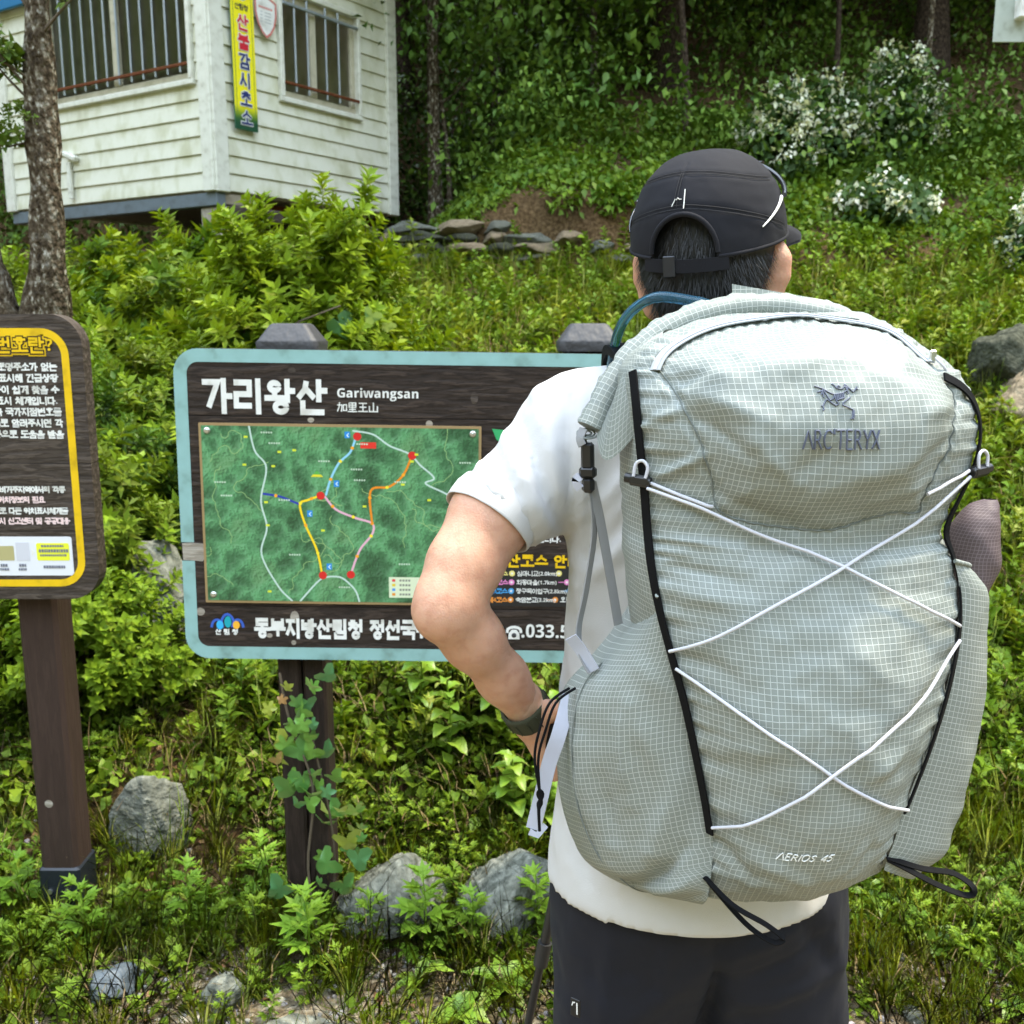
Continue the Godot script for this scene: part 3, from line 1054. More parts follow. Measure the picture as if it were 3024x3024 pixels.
func hang_shield(x: Transform3D) -> void:
	var s := thing("shield_plaque", "white shield plaque with a red rim beside the yellow name board", "plaque", x.origin)
	var f := Transform3D(x.basis, Vector3.ZERO).translated_local(Vector3(0.475, 1.16, 0.02))
	var shape := []
	for p in [[0, 0.135], [0.05, 0.115], [0.092, 0.098], [0.09, 0.02], [0.07, -0.05], [0.035, -0.1], [0, -0.125], [-0.035, -0.1], [-0.07, -0.05], [-0.09, 0.02], [-0.092, 0.098], [-0.05, 0.115]]:
		shape.append(Vector2(p[0], p[1]))
	var mb := MB.new()
	prism(mb, PackedVector2Array(shape), 0.008, f)
	part("plate", mb.mesh(), M.white, s)
	var rim := MB.new()
	stripe(rim, shape, 0.014, 0.0092, f, true)
	part("rim", rim.mesh(), mat(lin(0.55, 0.16, 0.14), 0.5), s)
	# print too fine to read: short broken lines
	var t := MB.new()
	var g := MB.new()
	for i in 6: stripe(t, [Vector2(-0.062 + i * 0.021, 0.055), Vector2(-0.046 + i * 0.021, 0.055)], 0.013, 0.0092, f)
	for i in 4:
		stripe(g, [Vector2(-0.05, 0.026 - i * 0.02), Vector2(-0.03, 0.026 - i * 0.02)], 0.006, 0.0092, f)
		stripe(g, [Vector2(-0.012, 0.026 - i * 0.02), Vector2(0.045, 0.026 - i * 0.02)], 0.006, 0.0092, f)
	part("lettering", t.mesh(), mat(lin(0.62, 0.22, 0.2), 0.6), s)
	part("lettering", g.mesh(), mat(lin(0.42, 0.43, 0.45), 0.6), s)

# ------------------------------------------------------------------ foliage
func leaf(mb: MB, base: Vector3, dir: Vector3, nrm: Vector3, length: float, width: float, col: Color, droop := 0.15) -> void:
	dir = dir.normalized()
	var side := dir.cross(nrm).normalized()
	nrm = side.cross(dir).normalized()
	var mid := base + dir * length * 0.42
	var tip := base + dir * length - nrm * length * droop
	var a := mb.vert(base, nrm, Vector2(0.5, 0), col)
	mb.vert(mid + side * width * 0.5 + nrm * width * 0.16, (nrm - side * 0.35).normalized(), Vector2(1, .4), col)
	mb.vert(tip, nrm, Vector2(0.5, 1), col)
	mb.vert(mid - side * width * 0.5 + nrm * width * 0.16, (nrm + side * 0.35).normalized(), Vector2(0, .4), col)
	mb.tri(a, a + 1, a + 2)
	mb.tri(a, a + 2, a + 3)

func rdir(r: RandomNumberGenerator, up := 0.0) -> Vector3:
	var a := r.randf() * TAU
	var y := r.randf_range(-1, 1)
	return (Vector3(cos(a) * sqrt(1 - y * y), y, sin(a) * sqrt(1 - y * y)) + Vector3(0, up, 0)).normalized()

func shade(r: RandomNumberGenerator, lo := 0.7, hi := 1.25, yellow := 0.2) -> Color:
	var k := r.randf_range(lo, hi)
	var y := r.randf_range(0.0, yellow)
	return Color(k * (1.0 + y), k * (1.0 + y * 0.3), k)

func spray(seed_: int, count: int, radius: float, length: float, width: float, flat := 0.6) -> ArrayMesh:
	var r := RandomNumberGenerator.new()
	r.seed = seed_
	var mb := MB.new()
	for i in count:
		var d := rdir(r)
		var p := d * radius * pow(r.randf(), 0.45)
		p.y *= flat
		leaf(mb, p, (d * 0.6 + rdir(r) + Vector3(0, -0.25, 0)).normalized(), rdir(r, 1.6), length * r.randf_range(0.6, 1.2), width * r.randf_range(0.7, 1.2), shade(r))
	return mb.mesh()

func sprig(seed_: int, count: int, stem: float, length: float, width: float, tip_col: Color, spread := 0.9) -> ArrayMesh:
	var r := RandomNumberGenerator.new()
	r.seed = seed_
	var mb := MB.new()
	tube(mb, [Vector3.ZERO, Vector3(0.004, stem * 0.5, 0.002), Vector3(0, stem, 0)], [0.0022, 0.0016, 0.0008], 4, false, 10.0, Color(1.3, 0.8, 0.8))
	for i in count:
		var t := (i + 0.4) / count
		var a := i * 2.399 + r.randf() * 0.5
		var out := Vector3(cos(a), lerpf(0.2, 1.1, t), sin(a)).normalized()
		var k := smoothstep(0.55, 1.0, t)
		var col := shade(r, 0.8, 1.2, 0.15)
		col = Color(col.r * lerpf(1, tip_col.r, k), col.g * lerpf(1, tip_col.g, k), col.b * lerpf(1, tip_col.b, k))
		leaf(mb, Vector3(0, stem * lerpf(0.15, 1.0, t), 0), out, Vector3(0, 1, 0) + rdir(r) * 0.4, length * r.randf_range(0.75, 1.1) * lerpf(1.05, 0.75, k), width * r.randf_range(0.8, 1.1), col, 0.2)
	return mb.mesh()

func tuft(seed_: int, count: int, height: float, width: float, spread: float) -> ArrayMesh:
	var r := RandomNumberGenerator.new()
	r.seed = seed_
	var mb := MB.new()
	for i in count:
		var a := r.randf() * TAU
		var out := Vector3(cos(a), 0, sin(a))
		var h := height * r.randf_range(0.5, 1.1)
		var lean := spread * r.randf_range(0.2, 1.1)
		var side := Vector3(-out.z, 0, out.x)
		var col := shade(r, 0.7, 1.25, 0.35)
		var base := out * r.randf() * 0.025
		var prev := -1
		for k in 4:
			var t := k / 3.0
			var p := base + out * h * lean * t * t + Vector3.UP * h * (t - 0.35 * lean * t * t)
			var w := width * (1.0 - t * t * 0.95)
			var nn := (out * -0.5 + Vector3.UP).normalized()
			var j := mb.vert(p + side * w * 0.5, nn, Vector2(0, t), col)
			mb.vert(p - side * w * 0.5, nn, Vector2(1, t), col)
			if prev >= 0:
				mb.tri(prev, prev + 1, j + 1)
				mb.tri(prev, j + 1, j)
			prev = j
	return mb.mesh()

# a leaf cut into narrow lobes
func lobed(mb: MB, base: Vector3, dir: Vector3, nrm: Vector3, length: float, col: Color) -> void:
	var side := dir.cross(nrm).normalized()
	leaf(mb, base, dir, nrm, length, length * 0.3, col, 0.1)
	for k in [0.3, 0.55]:
		for s in [-1, 1]:
			leaf(mb, base + dir * length * k * 0.8, (dir + side * s * 1.0).normalized(), nrm, length * 0.55 * (1.1 - k * 0.5), length * 0.2, col, 0.1)

func mugwort(seed_: int, count: int, height: float, length: float) -> ArrayMesh:
	var r := RandomNumberGenerator.new()
	r.seed = seed_
	var mb := MB.new()
	tube(mb, [Vector3.ZERO, Vector3(0.006, height * 0.5, 0), Vector3(0, height, 0.004)], [0.003, 0.0022, 0.001], 5, false, 10.0, Color(1.2, 1.0, 0.8))
	for i in count:
		var t := (i + 0.5) / count
		var a := i * 2.399
		lobed(mb, Vector3(0, height * t, 0), Vector3(cos(a), lerpf(0.15, 0.8, t), sin(a)).normalized(), (Vector3.UP + rdir(r) * 0.35).normalized(), length * lerpf(1.1, 0.6, t) * r.randf_range(0.8, 1.15), shade(r, 0.8, 1.25, 0.25))
	return mb.mesh()

func place(p: Vector3, yaw: float, tilt: Vector3, s: float) -> Transform3D:
	var up := (Vector3.UP + tilt).normalized()
	var q := Quaternion(Vector3.UP, up)
	return Transform3D(Basis(q) * Basis(Vector3.UP, yaw) * Basis.from_scale(Vector3.ONE * s), p)

# an even scatter over the slope; keep(x, z) gives a share of 0..1
func scatter(r: RandomNumberGenerator, count: int, x0: float, x1: float, z0: float, z1: float, smin: float, smax: float, keep: Callable, tilt := 0.25, sink := 0.0) -> Array:
	var out := []
	for i in count:
		var z := r.randf_range(z0, z1)
		var k := 1.0
		var x := r.randf_range(x0, x1)
		if absf(x) > 0.9 * -z + 1.2: continue
		if r.randf() > keep.call(x, z): continue
		out.append(place(Vector3(x, height_at(x, z) - sink, z), r.randf() * TAU, Vector3(r.randf_range(-1, 1), 0, r.randf_range(-1, 1)) * tilt, r.randf_range(smin, smax)))
	return out

func tints(r: RandomNumberGenerator, count: int, a: Color, b: Color) -> Array:
	var out := []
	for i in count:
		out.append(a.lerp(b, r.randf()))
	return out

# ------------------------------------------------------------------ forest
func trunk_mesh(r: RandomNumberGenerator, height: float, r0: float, lean: Vector3, crook: float, limbs: int, limb_from := 0.35) -> Array:
	var mb := MB.new()
	var pts := []
	var rad := []
	var tips := []
	var ph := r.randf() * TAU
	for i in 15:
		var t := i / 14.0
		var p := Vector3(sin(t * 5.0 + ph) * crook * t, height * t, cos(t * 4.0 + ph) * crook * t) + lean * height * t * t
		pts.append(p)
		rad.append(r0 * (1.0 - 0.75 * t) * (1.0 + 0.6 * exp(-t * 22.0)))
	tube(mb, [pts[0] + Vector3(0, -0.4, 0)] + pts, [rad[0] * 1.1] + rad, 12, false)
	for i in limbs:
		var t := lerpf(limb_from, 0.97, (i + r.randf()) / limbs)
		var k := int(t * 14)
		var a := r.randf() * TAU
		var d := Vector3(cos(a), r.randf_range(0.2, 0.9), sin(a)).normalized()
		var l := height * r.randf_range(0.16, 0.32) * (1.2 - t * 0.5)
		var q := []
		var qr := []
		for j in 6:
			var u := j / 5.0
			q.append(pts[k] + d * l * u + Vector3(0, l * 0.25 * u * u, 0) + rdir(r) * l * 0.04 * u)
			qr.append(rad[k] * 0.5 * (1.0 - 0.85 * u))
		tube(mb, q, qr, 6, false)
		tips.append([q[5], l])
		tips.append([q[3], l])
	tips.append([pts[14], height * 0.15])
	return [mb.mesh(), tips, pts]

var sprays := []
func forest_tree(label: String, x: float, z: float, height: float, r0: float, lean: Vector3, crook: float, limbs: int, leaves: int, bark: Material, seed_: int, group := "trees at the forest edge", limb_from := 0.35, named := "forest_tree") -> Node3D:
	var r := RandomNumberGenerator.new()
	r.seed = seed_
	var t := thing(named, label, "tree", Vector3(x, height_at(x, z), z), group)
	var tr := trunk_mesh(r, height, r0, lean, crook, limbs, limb_from)
	part("trunk", tr[0], bark, t)
	var per: int = maxi(1, leaves / tr[1].size())
	var xf := []
	for tip in tr[1]:
		for k in per:
			var p: Vector3 = tip[0] + rdir(r) * tip[1] * 0.75 * pow(r.randf(), 0.5)
			xf.append(Transform3D(Basis(rdir(r), r.randf() * TAU * 0.3) * Basis.from_scale(Vector3.ONE * r.randf_range(0.8, 1.6)), p))
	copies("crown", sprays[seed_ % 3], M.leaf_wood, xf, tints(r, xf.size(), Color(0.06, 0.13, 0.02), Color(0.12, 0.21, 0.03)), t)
	return t

func build_forest() -> void:
	for i in 3: sprays.append(spray(500 + i, 80, 0.42, 0.068, 0.04))
	forest_tree("thick straight forest trunk with ivy climbing it, behind the cap", 1.5, -10.3, 9.5, 0.14, Vector3(0.02, 0, 0), 0.05, 18, 900, M.bark_wood, 601, "", 0.2)
	forest_tree("straight dark trunk rising behind the bushes with painted sunlit leaves", 4.05, -10.4, 10.0, 0.14, Vector3(-0.01, 0, 0), 0.04, 18, 900, M.bark_wood, 602, "", 0.2)
	forest_tree("slender crooked tree forking beside the hut corner", -0.62, -8.6, 6.8, 0.055, Vector3(0.03, 0, 0.04), 0.16, 14, 800, M.bark, 603, "", 0.42)
	forest_tree("thin bent sapling beside the crooked tree", -0.15, -9.3, 6.6, 0.05, Vector3(0.05, 0, 0.04), 0.14, 14, 800, M.bark, 604, "", 0.42)
	var spots := [[0.35, -11.2], [2.7, -12.2], [-1.2, -11.6], [5.6, -11.8], [-3.4, -11.2], [3.3, -13.6], [0.6, -14.5], [6.6, -14.5], [-2.6, -15.0], [-5.6, -12.0], [4.8, -16.5], [1.8, -17.5], [-0.8, -19.0], [8.5, -13.5], [7.2, -18.5], [9.5, -9.5], [-8.0, -9.0], [-7.5, -13.0], [11.5, -12.0]]
	for i in spots.size():
		var s = spots[i]
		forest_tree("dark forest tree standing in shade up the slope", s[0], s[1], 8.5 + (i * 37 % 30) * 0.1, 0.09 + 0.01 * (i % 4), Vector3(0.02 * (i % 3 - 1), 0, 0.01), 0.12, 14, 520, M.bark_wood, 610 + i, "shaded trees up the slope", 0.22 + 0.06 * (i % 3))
	for i in 14:
		var a := -0.06 + 0.045 * i + 0.012 * (i * 7 % 5)
		var d := 8.6 + (i * 37 % 23) * 0.16
		forest_tree("thin sapling leaning among the forest undergrowth", a * d, -d, 3.6 + (i % 4) * 0.5, 0.022 + 0.005 * (i % 3), Vector3(0.06 * (i % 5 - 2), 0, 0.03), 0.16, 7, 60, [M.bark, M.bark_wood][i % 2], 640 + i, "thin saplings in the undergrowth", 0.3, "sapling")
	# the leafy floor of the wood, too dense to count
	var r := RandomNumberGenerator.new()
	r.seed = 31
	var open := func(x: float, z: float) -> float:
		if absf(x / -z - 0.146) < 0.034 and z > -10.6 and z < -9.2: return 0.0   # gaps before the two big trunks
		if absf(x / -z - 0.390) < 0.032 and z > -10.7 and z < -9.2: return 0.0
		if absf(x / -z + 0.075) < 0.02 and z > -8.8: return 0.0
		if x < -0.6 and z > -9.3: return 0.0
		return clampf(0.7 + 1.6 * hill.get_noise_2d(x * 1.6, z * 1.6), 0.15, 1.0)
	for k in 3:
		var xf := scatter(r, 4600, -15, 18, -24, -8.0, 0.55, 1.35, open, 0.3)
		for i in xf.size(): xf[i].origin.y += r.randf_range(0.02, 0.5) * (1.0 + 1.2 * maxf(0.0, hill.get_noise_2d(xf[i].origin.x * 2.0, xf[i].origin.z * 2.0)))
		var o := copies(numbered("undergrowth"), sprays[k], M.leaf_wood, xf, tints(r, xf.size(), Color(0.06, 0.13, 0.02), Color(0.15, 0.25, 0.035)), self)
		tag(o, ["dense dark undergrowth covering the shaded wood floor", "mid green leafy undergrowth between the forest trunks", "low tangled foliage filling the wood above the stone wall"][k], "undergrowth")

func build_near_tree() -> void:
	var base := Vector3(-1.77, 0, -3.62)
	base.y = height_at(base.x, base.z)
	var t := thing("roadside_tree", "lichen-marked tree forking behind the notice board", "tree", base)
	var mb := MB.new()
	var gy := 1.45 - base.y
	var a := spline([Vector3(0.03, -0.3, 0), Vector3(0.03, gy * 0.5, 0), Vector3(0.06, gy - 0.08, 0), Vector3(0.125, gy + 0.15, 0.0), Vector3(0.155, gy + 0.5, 0), Vector3(0.165, gy + 0.85, 0), Vector3(0.19, gy + 1.25, 0.02), Vector3(0.2, gy + 2.0, 0), Vector3(0.3, gy + 3.0, 0.1)], 5)
	var ra := []
	for i in a.size():
		var k := float(i) / (a.size() - 1)
		ra.append(lerpf(0.080, 0.026, k) * (1.0 + 0.1 * sin(i * 1.7) + 1.0 * exp(-pow((k - 0.26) * 8.0, 2)) + 0.25 * exp(-pow((k - 0.62) * 16.0, 2))))
	tube(mb, a, ra, 14, false)
	var b := spline([Vector3(0.05, gy - 0.25, 0), Vector3(0.005, gy + 0.02, 0.02), Vector3(-0.05, gy + 0.26, 0.03), Vector3(-0.11, gy + 0.55, 0.0), Vector3(-0.2, gy + 1.2, 0.0), Vector3(-0.3, gy + 2.2, 0)], 5)
	var rb := []
	for i in b.size(): rb.append(lerpf(0.085, 0.03, float(i) / (b.size() - 1)) * (1.0 + 0.08 * sin(i * 2.1)))
	tube(mb, b, rb, 12, false)
	part("trunk", mb.mesh(), M.bark, t)
	# thin side twigs with sparse leaves
	var r := RandomNumberGenerator.new()
	r.seed = 41
	var tw := MB.new()
	var xf := []
	for q in [[0.165, 0.86, -0.16, 0.28, 9], [0.16, 0.83, -0.13, 0.16, 8], [0.18, 1.1, -0.18, 0.3, 8], [0.17, 0.9, -0.2, 0.1, 7], [0.19, 1.2, 0.18, 0.16, 7], [0.19, 1.05, 0.3, 0.24, 5], [0.2, 1.25, -0.2, 0.2, 9], [0.17, 0.72, -0.14, -0.03, 6]]:
		var p0 := Vector3(q[0], gy + q[1], 0.03)
		var p1 := p0 + Vector3(q[2], q[3], r.randf_range(0.0, 0.12))
		var m := (p0 + p1) * 0.5 + rdir(r) * 0.02
		tube(tw, spline([p0, m, p1], 4), [0.006, 0.0055, 0.005, 0.0045, 0.004, 0.0035, 0.003, 0.0025, 0.002], 5, false)
		for i in q[4]:
			var k := r.randf_range(0.35, 1.0)
			xf.append(place(p0.lerp(p1, k) + rdir(r) * 0.012, r.randf() * TAU, rdir(r) * 0.9, r.randf_range(0.7, 1.2)))
	for i in 26:
		xf.append(place(Vector3(0.10, gy + 0.76, 0.04) + rdir(r) * 0.06, r.randf() * TAU, rdir(r) * 0.9, r.randf_range(0.35, 0.7)))
	part("twigs", tw.mesh(), M.twig, t)
	copies("leaves", sprig(71, 6, 0.05, 0.05, 0.028, Color(1.3, 1.1, 0.9)), M.leaf, xf, tints(r, xf.size(), Color(0.09, 0.16, 0.025), Color(0.15, 0.22, 0.04)), t)

# ------------------------------------------------------------------ shrubs
func shrub(label: String, x: float, z: float, radius: float, height: float, count: int, mesh: Mesh, a: Color, b: Color, seed_: int, group := "", spikes := 0, called := "shrub", smin := 0.7, smax := 1.25) -> Node3D:
	var r := RandomNumberGenerator.new()
	r.seed = seed_
	var t := thing(called, label, "shrub", Vector3(x, height_at(x, z), z), group)
	var st := MB.new()
	for i in 9:
		var d := rdir(r, 1.2)
		d.y = absf(d.y)
		tube(st, [Vector3(0, -0.08, 0), Vector3(d.x * radius * 0.3, height * 0.4, d.z * radius * 0.3), Vector3(d.x * radius * 0.75, height * 0.85 * d.y, d.z * radius * 0.75)], [0.008, 0.006, 0.003], 5, false)
	var nz := FastNoiseLite.new()
	nz.seed = seed_
	nz.frequency = 1.0
	var xf := []
	for i in count:
		var d := rdir(r, 0.5)
		d.y = absf(d.y)
		var k := pow(r.randf(), 0.3) * (1.0 + 0.45 * nz.get_noise_3dv(d * 2.2))
		var p := Vector3(d.x * radius * k, height * (0.05 + 0.95 * d.y * k), d.z * radius * k)
		xf.append(place(p, r.randf() * TAU, Vector3(d.x, 0, d.z) * 0.9 + rdir(r) * 0.5, r.randf_range(smin, smax)))
	for i in spikes:
		var bx := r.randf_range(-0.6, 0.6) * radius
		var bz := r.randf_range(-0.2, 0.6) * radius
		var hh := height * r.randf_range(0.95, 1.25)
		tube(st, [Vector3(bx, height * 0.5, bz), Vector3(bx, hh, bz)], [0.005, 0.002], 5, false)
		for k in 14:
			var y := lerpf(height * 0.7, hh, k / 13.0)
			xf.append(place(Vector3(bx, y, bz) + rdir(r) * 0.02, r.randf() * TAU, rdir(r) * 0.8, r.randf_range(smin, smax)))
	part("stems", st.mesh(), M.twig, t)
	copies("foliage", mesh, M.leaf, xf, tints(r, xf.size(), a, b), t)
	return t

var sp := {}
func build_shrubs() -> void:
	sp.narrow = sprig(81, 20, 0.13, 0.07, 0.026, Color(2.3, 1.75, 1.0))
	sp.narrow2 = sprig(82, 16, 0.11, 0.055, 0.02, Color(1.7, 1.4, 0.9))
	sp.small = sprig(83, 14, 0.09, 0.038, 0.024, Color(1.4, 1.25, 0.9))
	sp.broad = spray(84, 12, 0.12, 0.10, 0.095, 0.7)
	sp.pale = spray(85, 16, 0.12, 0.075, 0.05, 0.8)
	var green := Color(0.085, 0.17, 0.018)
	var bright := Color(0.20, 0.31, 0.022)
	var yell := Color(0.24, 0.32, 0.016)
	var olive := Color(0.14, 0.19, 0.024)
	var dark := Color(0.055, 0.11, 0.016)
	shrub("big yellow-tipped bush in front of the hut's short wall", -0.98, -4.75, 0.56, 0.86, 900, sp.narrow, bright, yell, 701, "", 7)
	shrub("yellow-green bush below the hut corner block", -1.72, -5.15, 0.6, 0.62, 700, sp.narrow, green, yell, 702, "", 3)
	shrub("dull green bush under the hut's long wall", -2.5, -5.2, 0.7, 0.6, 700, sp.narrow2, olive, bright, 703)
	shrub("bushy green shrub just right of the forked tree", -2.0, -4.35, 0.55, 0.62, 700, sp.narrow2, green, bright, 704)
	shrub("olive twiggy shrub in the middle of the bank", -1.42, -4.25, 0.5, 0.58, 620, sp.narrow2, olive, bright, 705)
	shrub("yellow-leaved shrub above the map board's left corner", -1.02, -4.05, 0.38, 0.5, 520, sp.narrow, bright, yell, 706)
	shrub("dark shrub hanging over the gap in the bank stones", -1.6, -3.85, 0.46, 0.55, 620, sp.narrow2, dark, green, 707)
	shrub("golden green shrub beside the notice board's upper corner", -1.5, -3.45, 0.3, 0.62, 420, sp.narrow2, olive, bright, 708)
	shrub("bright fine-leaved bush between the two boards", -1.36, -3.2, 0.32, 0.36, 520, sp.small, bright, bright, 709)
	shrub("mossy yellow ground shrub at the left edge of the trail", -2.15, -2.75, 0.4, 0.24, 380, sp.small, bright, yell, 711)
	shrub("green shrub behind the map board's top edge", -0.45, -4.5, 0.5, 0.42, 520, sp.small, green, bright, 712)
	var r := RandomNumberGenerator.new()
	r.seed = 88
	# broad vine leaves grown through the big bush
	var v := thing("vine", "broad blue-green vine leaves growing through the big yellow-tipped bush", "vine", Vector3(-0.92, height_at(-0.92, -4.45), -4.45))
	var vm := broad_leaf(0.13, 3)
	var vg: StandardMaterial3D = mat(lin(0.055, 0.15, 0.045), 0.4)
	vg.backlight_enabled = true
	vg.backlight = lin(0.3, 0.4, 0.1)
	for i in 34:
		var p := Vector3(r.randf_range(-0.38, 0.5), r.randf_range(0.15, 0.75), r.randf_range(0.0, 0.25))
		part("leaf", vm, vg, v, Transform3D(Basis(Vector3(0, 0, 1), r.randf_range(2.2, 4.0)) * Basis(Vector3.RIGHT, r.randf_range(-0.7, 0.1)) * Basis.from_scale(Vector3.ONE * r.randf_range(0.6, 1.15)), p))
	part("stem", tubed(spline([Vector3(-0.1, -0.1, 0), Vector3(0.05, 0.3, 0.1), Vector3(-0.1, 0.6, 0.1), Vector3(0.2, 0.75, 0.15)], 4), 0.004, 5), M.twig, v)
	# bushes whose sunlit leaves are painted in as near-white colour
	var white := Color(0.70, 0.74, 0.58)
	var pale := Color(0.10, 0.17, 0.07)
	var n := 0
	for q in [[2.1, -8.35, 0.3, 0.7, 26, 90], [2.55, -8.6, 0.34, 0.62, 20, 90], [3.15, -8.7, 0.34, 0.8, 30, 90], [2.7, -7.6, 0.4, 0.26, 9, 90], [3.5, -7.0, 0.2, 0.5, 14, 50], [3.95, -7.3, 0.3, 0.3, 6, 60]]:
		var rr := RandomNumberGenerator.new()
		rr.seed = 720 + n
		var t := shrub("bush with leaves painted sunlit white on the bank behind the cap", q[0], q[1], q[2], q[3], q[5], sp.pale, Color(0.045, 0.1, 0.02), pale, 730 + n, "bushes with painted sunlit leaves on the bank")
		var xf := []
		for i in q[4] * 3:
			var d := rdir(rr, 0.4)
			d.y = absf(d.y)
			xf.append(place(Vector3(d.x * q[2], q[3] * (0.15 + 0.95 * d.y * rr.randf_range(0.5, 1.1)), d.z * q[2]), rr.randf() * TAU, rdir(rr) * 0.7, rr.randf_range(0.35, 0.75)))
		copies("painted_sunlit_leaves", sp.pale, M.leaf, xf, tints(rr, xf.size(), white, Color(0.86, 0.88, 0.76)), t)
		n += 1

func broad_leaf(size: float, lobes: int) -> ArrayMesh:
	# a flat heart- or maple-like leaf, stalk at the origin, tip towards +y, slightly cupped
	var poly := []
	for k in 25:
		var a := -PI * 0.5 + TAU * k / 24.0
		var rr := 0.5 * (0.78 + 0.22 * cos(lobes * (a - PI * 0.5))) * (1.0 + 0.06 * (k % 2))
		if k == 0 or k == 24: rr = 0.12
		poly.append(Vector3(cos(a) * rr, 0.42 + sin(a) * rr, 0) * size)
	var mb := MB.new()
	var m := mb.vert(Vector3(0, 0.42 * size, 0), Vector3.BACK)
	for p in poly:
		var q: Vector3 = p
		q.z = -0.9 * q.x * q.x / size - 0.35 * pow(q.y - 0.42 * size, 2) / size + 0.04 * size * sin(q.y * 60.0 / size * 0.2)
		mb.vert(q, Vector3(q.x / size * 0.8, 0, 1).normalized())
	for k in 24: mb.tri(m, m + 1 + k, m + 2 + k)
	mb.smooth()
	return mb.mesh()

func build_ivy() -> void:
	var base := Vector3(-0.545, 0.0, -2.40)
	var v := thing("ivy_vine", "ivy climbing the map board's left post, green with some rusty leaves", "vine", base)
	var r := RandomNumberGenerator.new()
	r.seed = 91
	var shapes := [broad_leaf(0.075, 3), broad_leaf(0.09, 3), broad_leaf(0.06, 5)]
	var mats := []
	for c in [[0.08, 0.22, 0.05], [0.13, 0.29, 0.045], [0.06, 0.19, 0.07], [0.28, 0.32, 0.04], [0.36, 0.19, 0.07]]:
		var m := mat(lin(c[0], c[1], c[2]), 0.35)
		m.backlight_enabled = true
		m.backlight = lin(0.25, 0.3, 0.1)
		mats.append(m)
	var st := MB.new()
	tube(st, spline([Vector3(0.05, -0.02, 0.05), Vector3(0.03, 0.2, 0.07), Vector3(0.05, 0.42, 0.07), Vector3(0.0, 0.6, 0.075), Vector3(-0.02, 0.72, 0.07)], 5), 0.0035, 5, false)
	tube(st, spline([Vector3(0.07, 0.0, 0.0), Vector3(0.09, 0.25, 0.03), Vector3(0.06, 0.5, 0.06), Vector3(0.03, 0.66, 0.07)], 5), 0.003, 5, false)
	part("stem", st.mesh(), M.twig, v)
	var spots := []
	for i in 30:
		var y := r.randf_range(0.36, 0.73)
		spots.append([r.randf_range(-0.02, 0.085) + (0.68 - y) * 0.08, y, r.randf_range(0.07, 0.11), r.randi() % 3])
	for i in 6: spots.append([r.randf_range(-0.05, 0.02), r.randf_range(0.48, 0.73), r.randf_range(0.075, 0.1), 3 + r.randi() % 2])
	for i in 18:
		var y := r.randf_range(0.1, 0.42)
		spots.append([r.randf_range(0.06, 0.17), y, r.randf_range(0.0, 0.09), r.randi() % 4])
	spots += [[-0.05, 0.16, 0.12, 2], [0.0, 0.1, 0.13, 0], [0.03, 0.15, 0.12, 1], [-0.01, 0.2, 0.12, 2]]
	for s in spots:
		part("leaf", shapes[r.randi() % 3], mats[s[3]], v, Transform3D(Basis(Vector3.BACK, PI + r.randf_range(-0.9, 0.9)) * Basis(Vector3.RIGHT, r.randf_range(-0.9, 0.2)) * Basis(Vector3.UP, r.randf_range(-0.5, 0.5)) * Basis.from_scale(Vector3.ONE * r.randf_range(0.5, 1.0)), Vector3(s[0], s[1], s[2])))

# ------------------------------------------------------------------ ground plants
func near_person(x: float, z: float) -> bool:
	return absf(x - 0.26) < 0.28 and z > -1.65 and z < -0.9

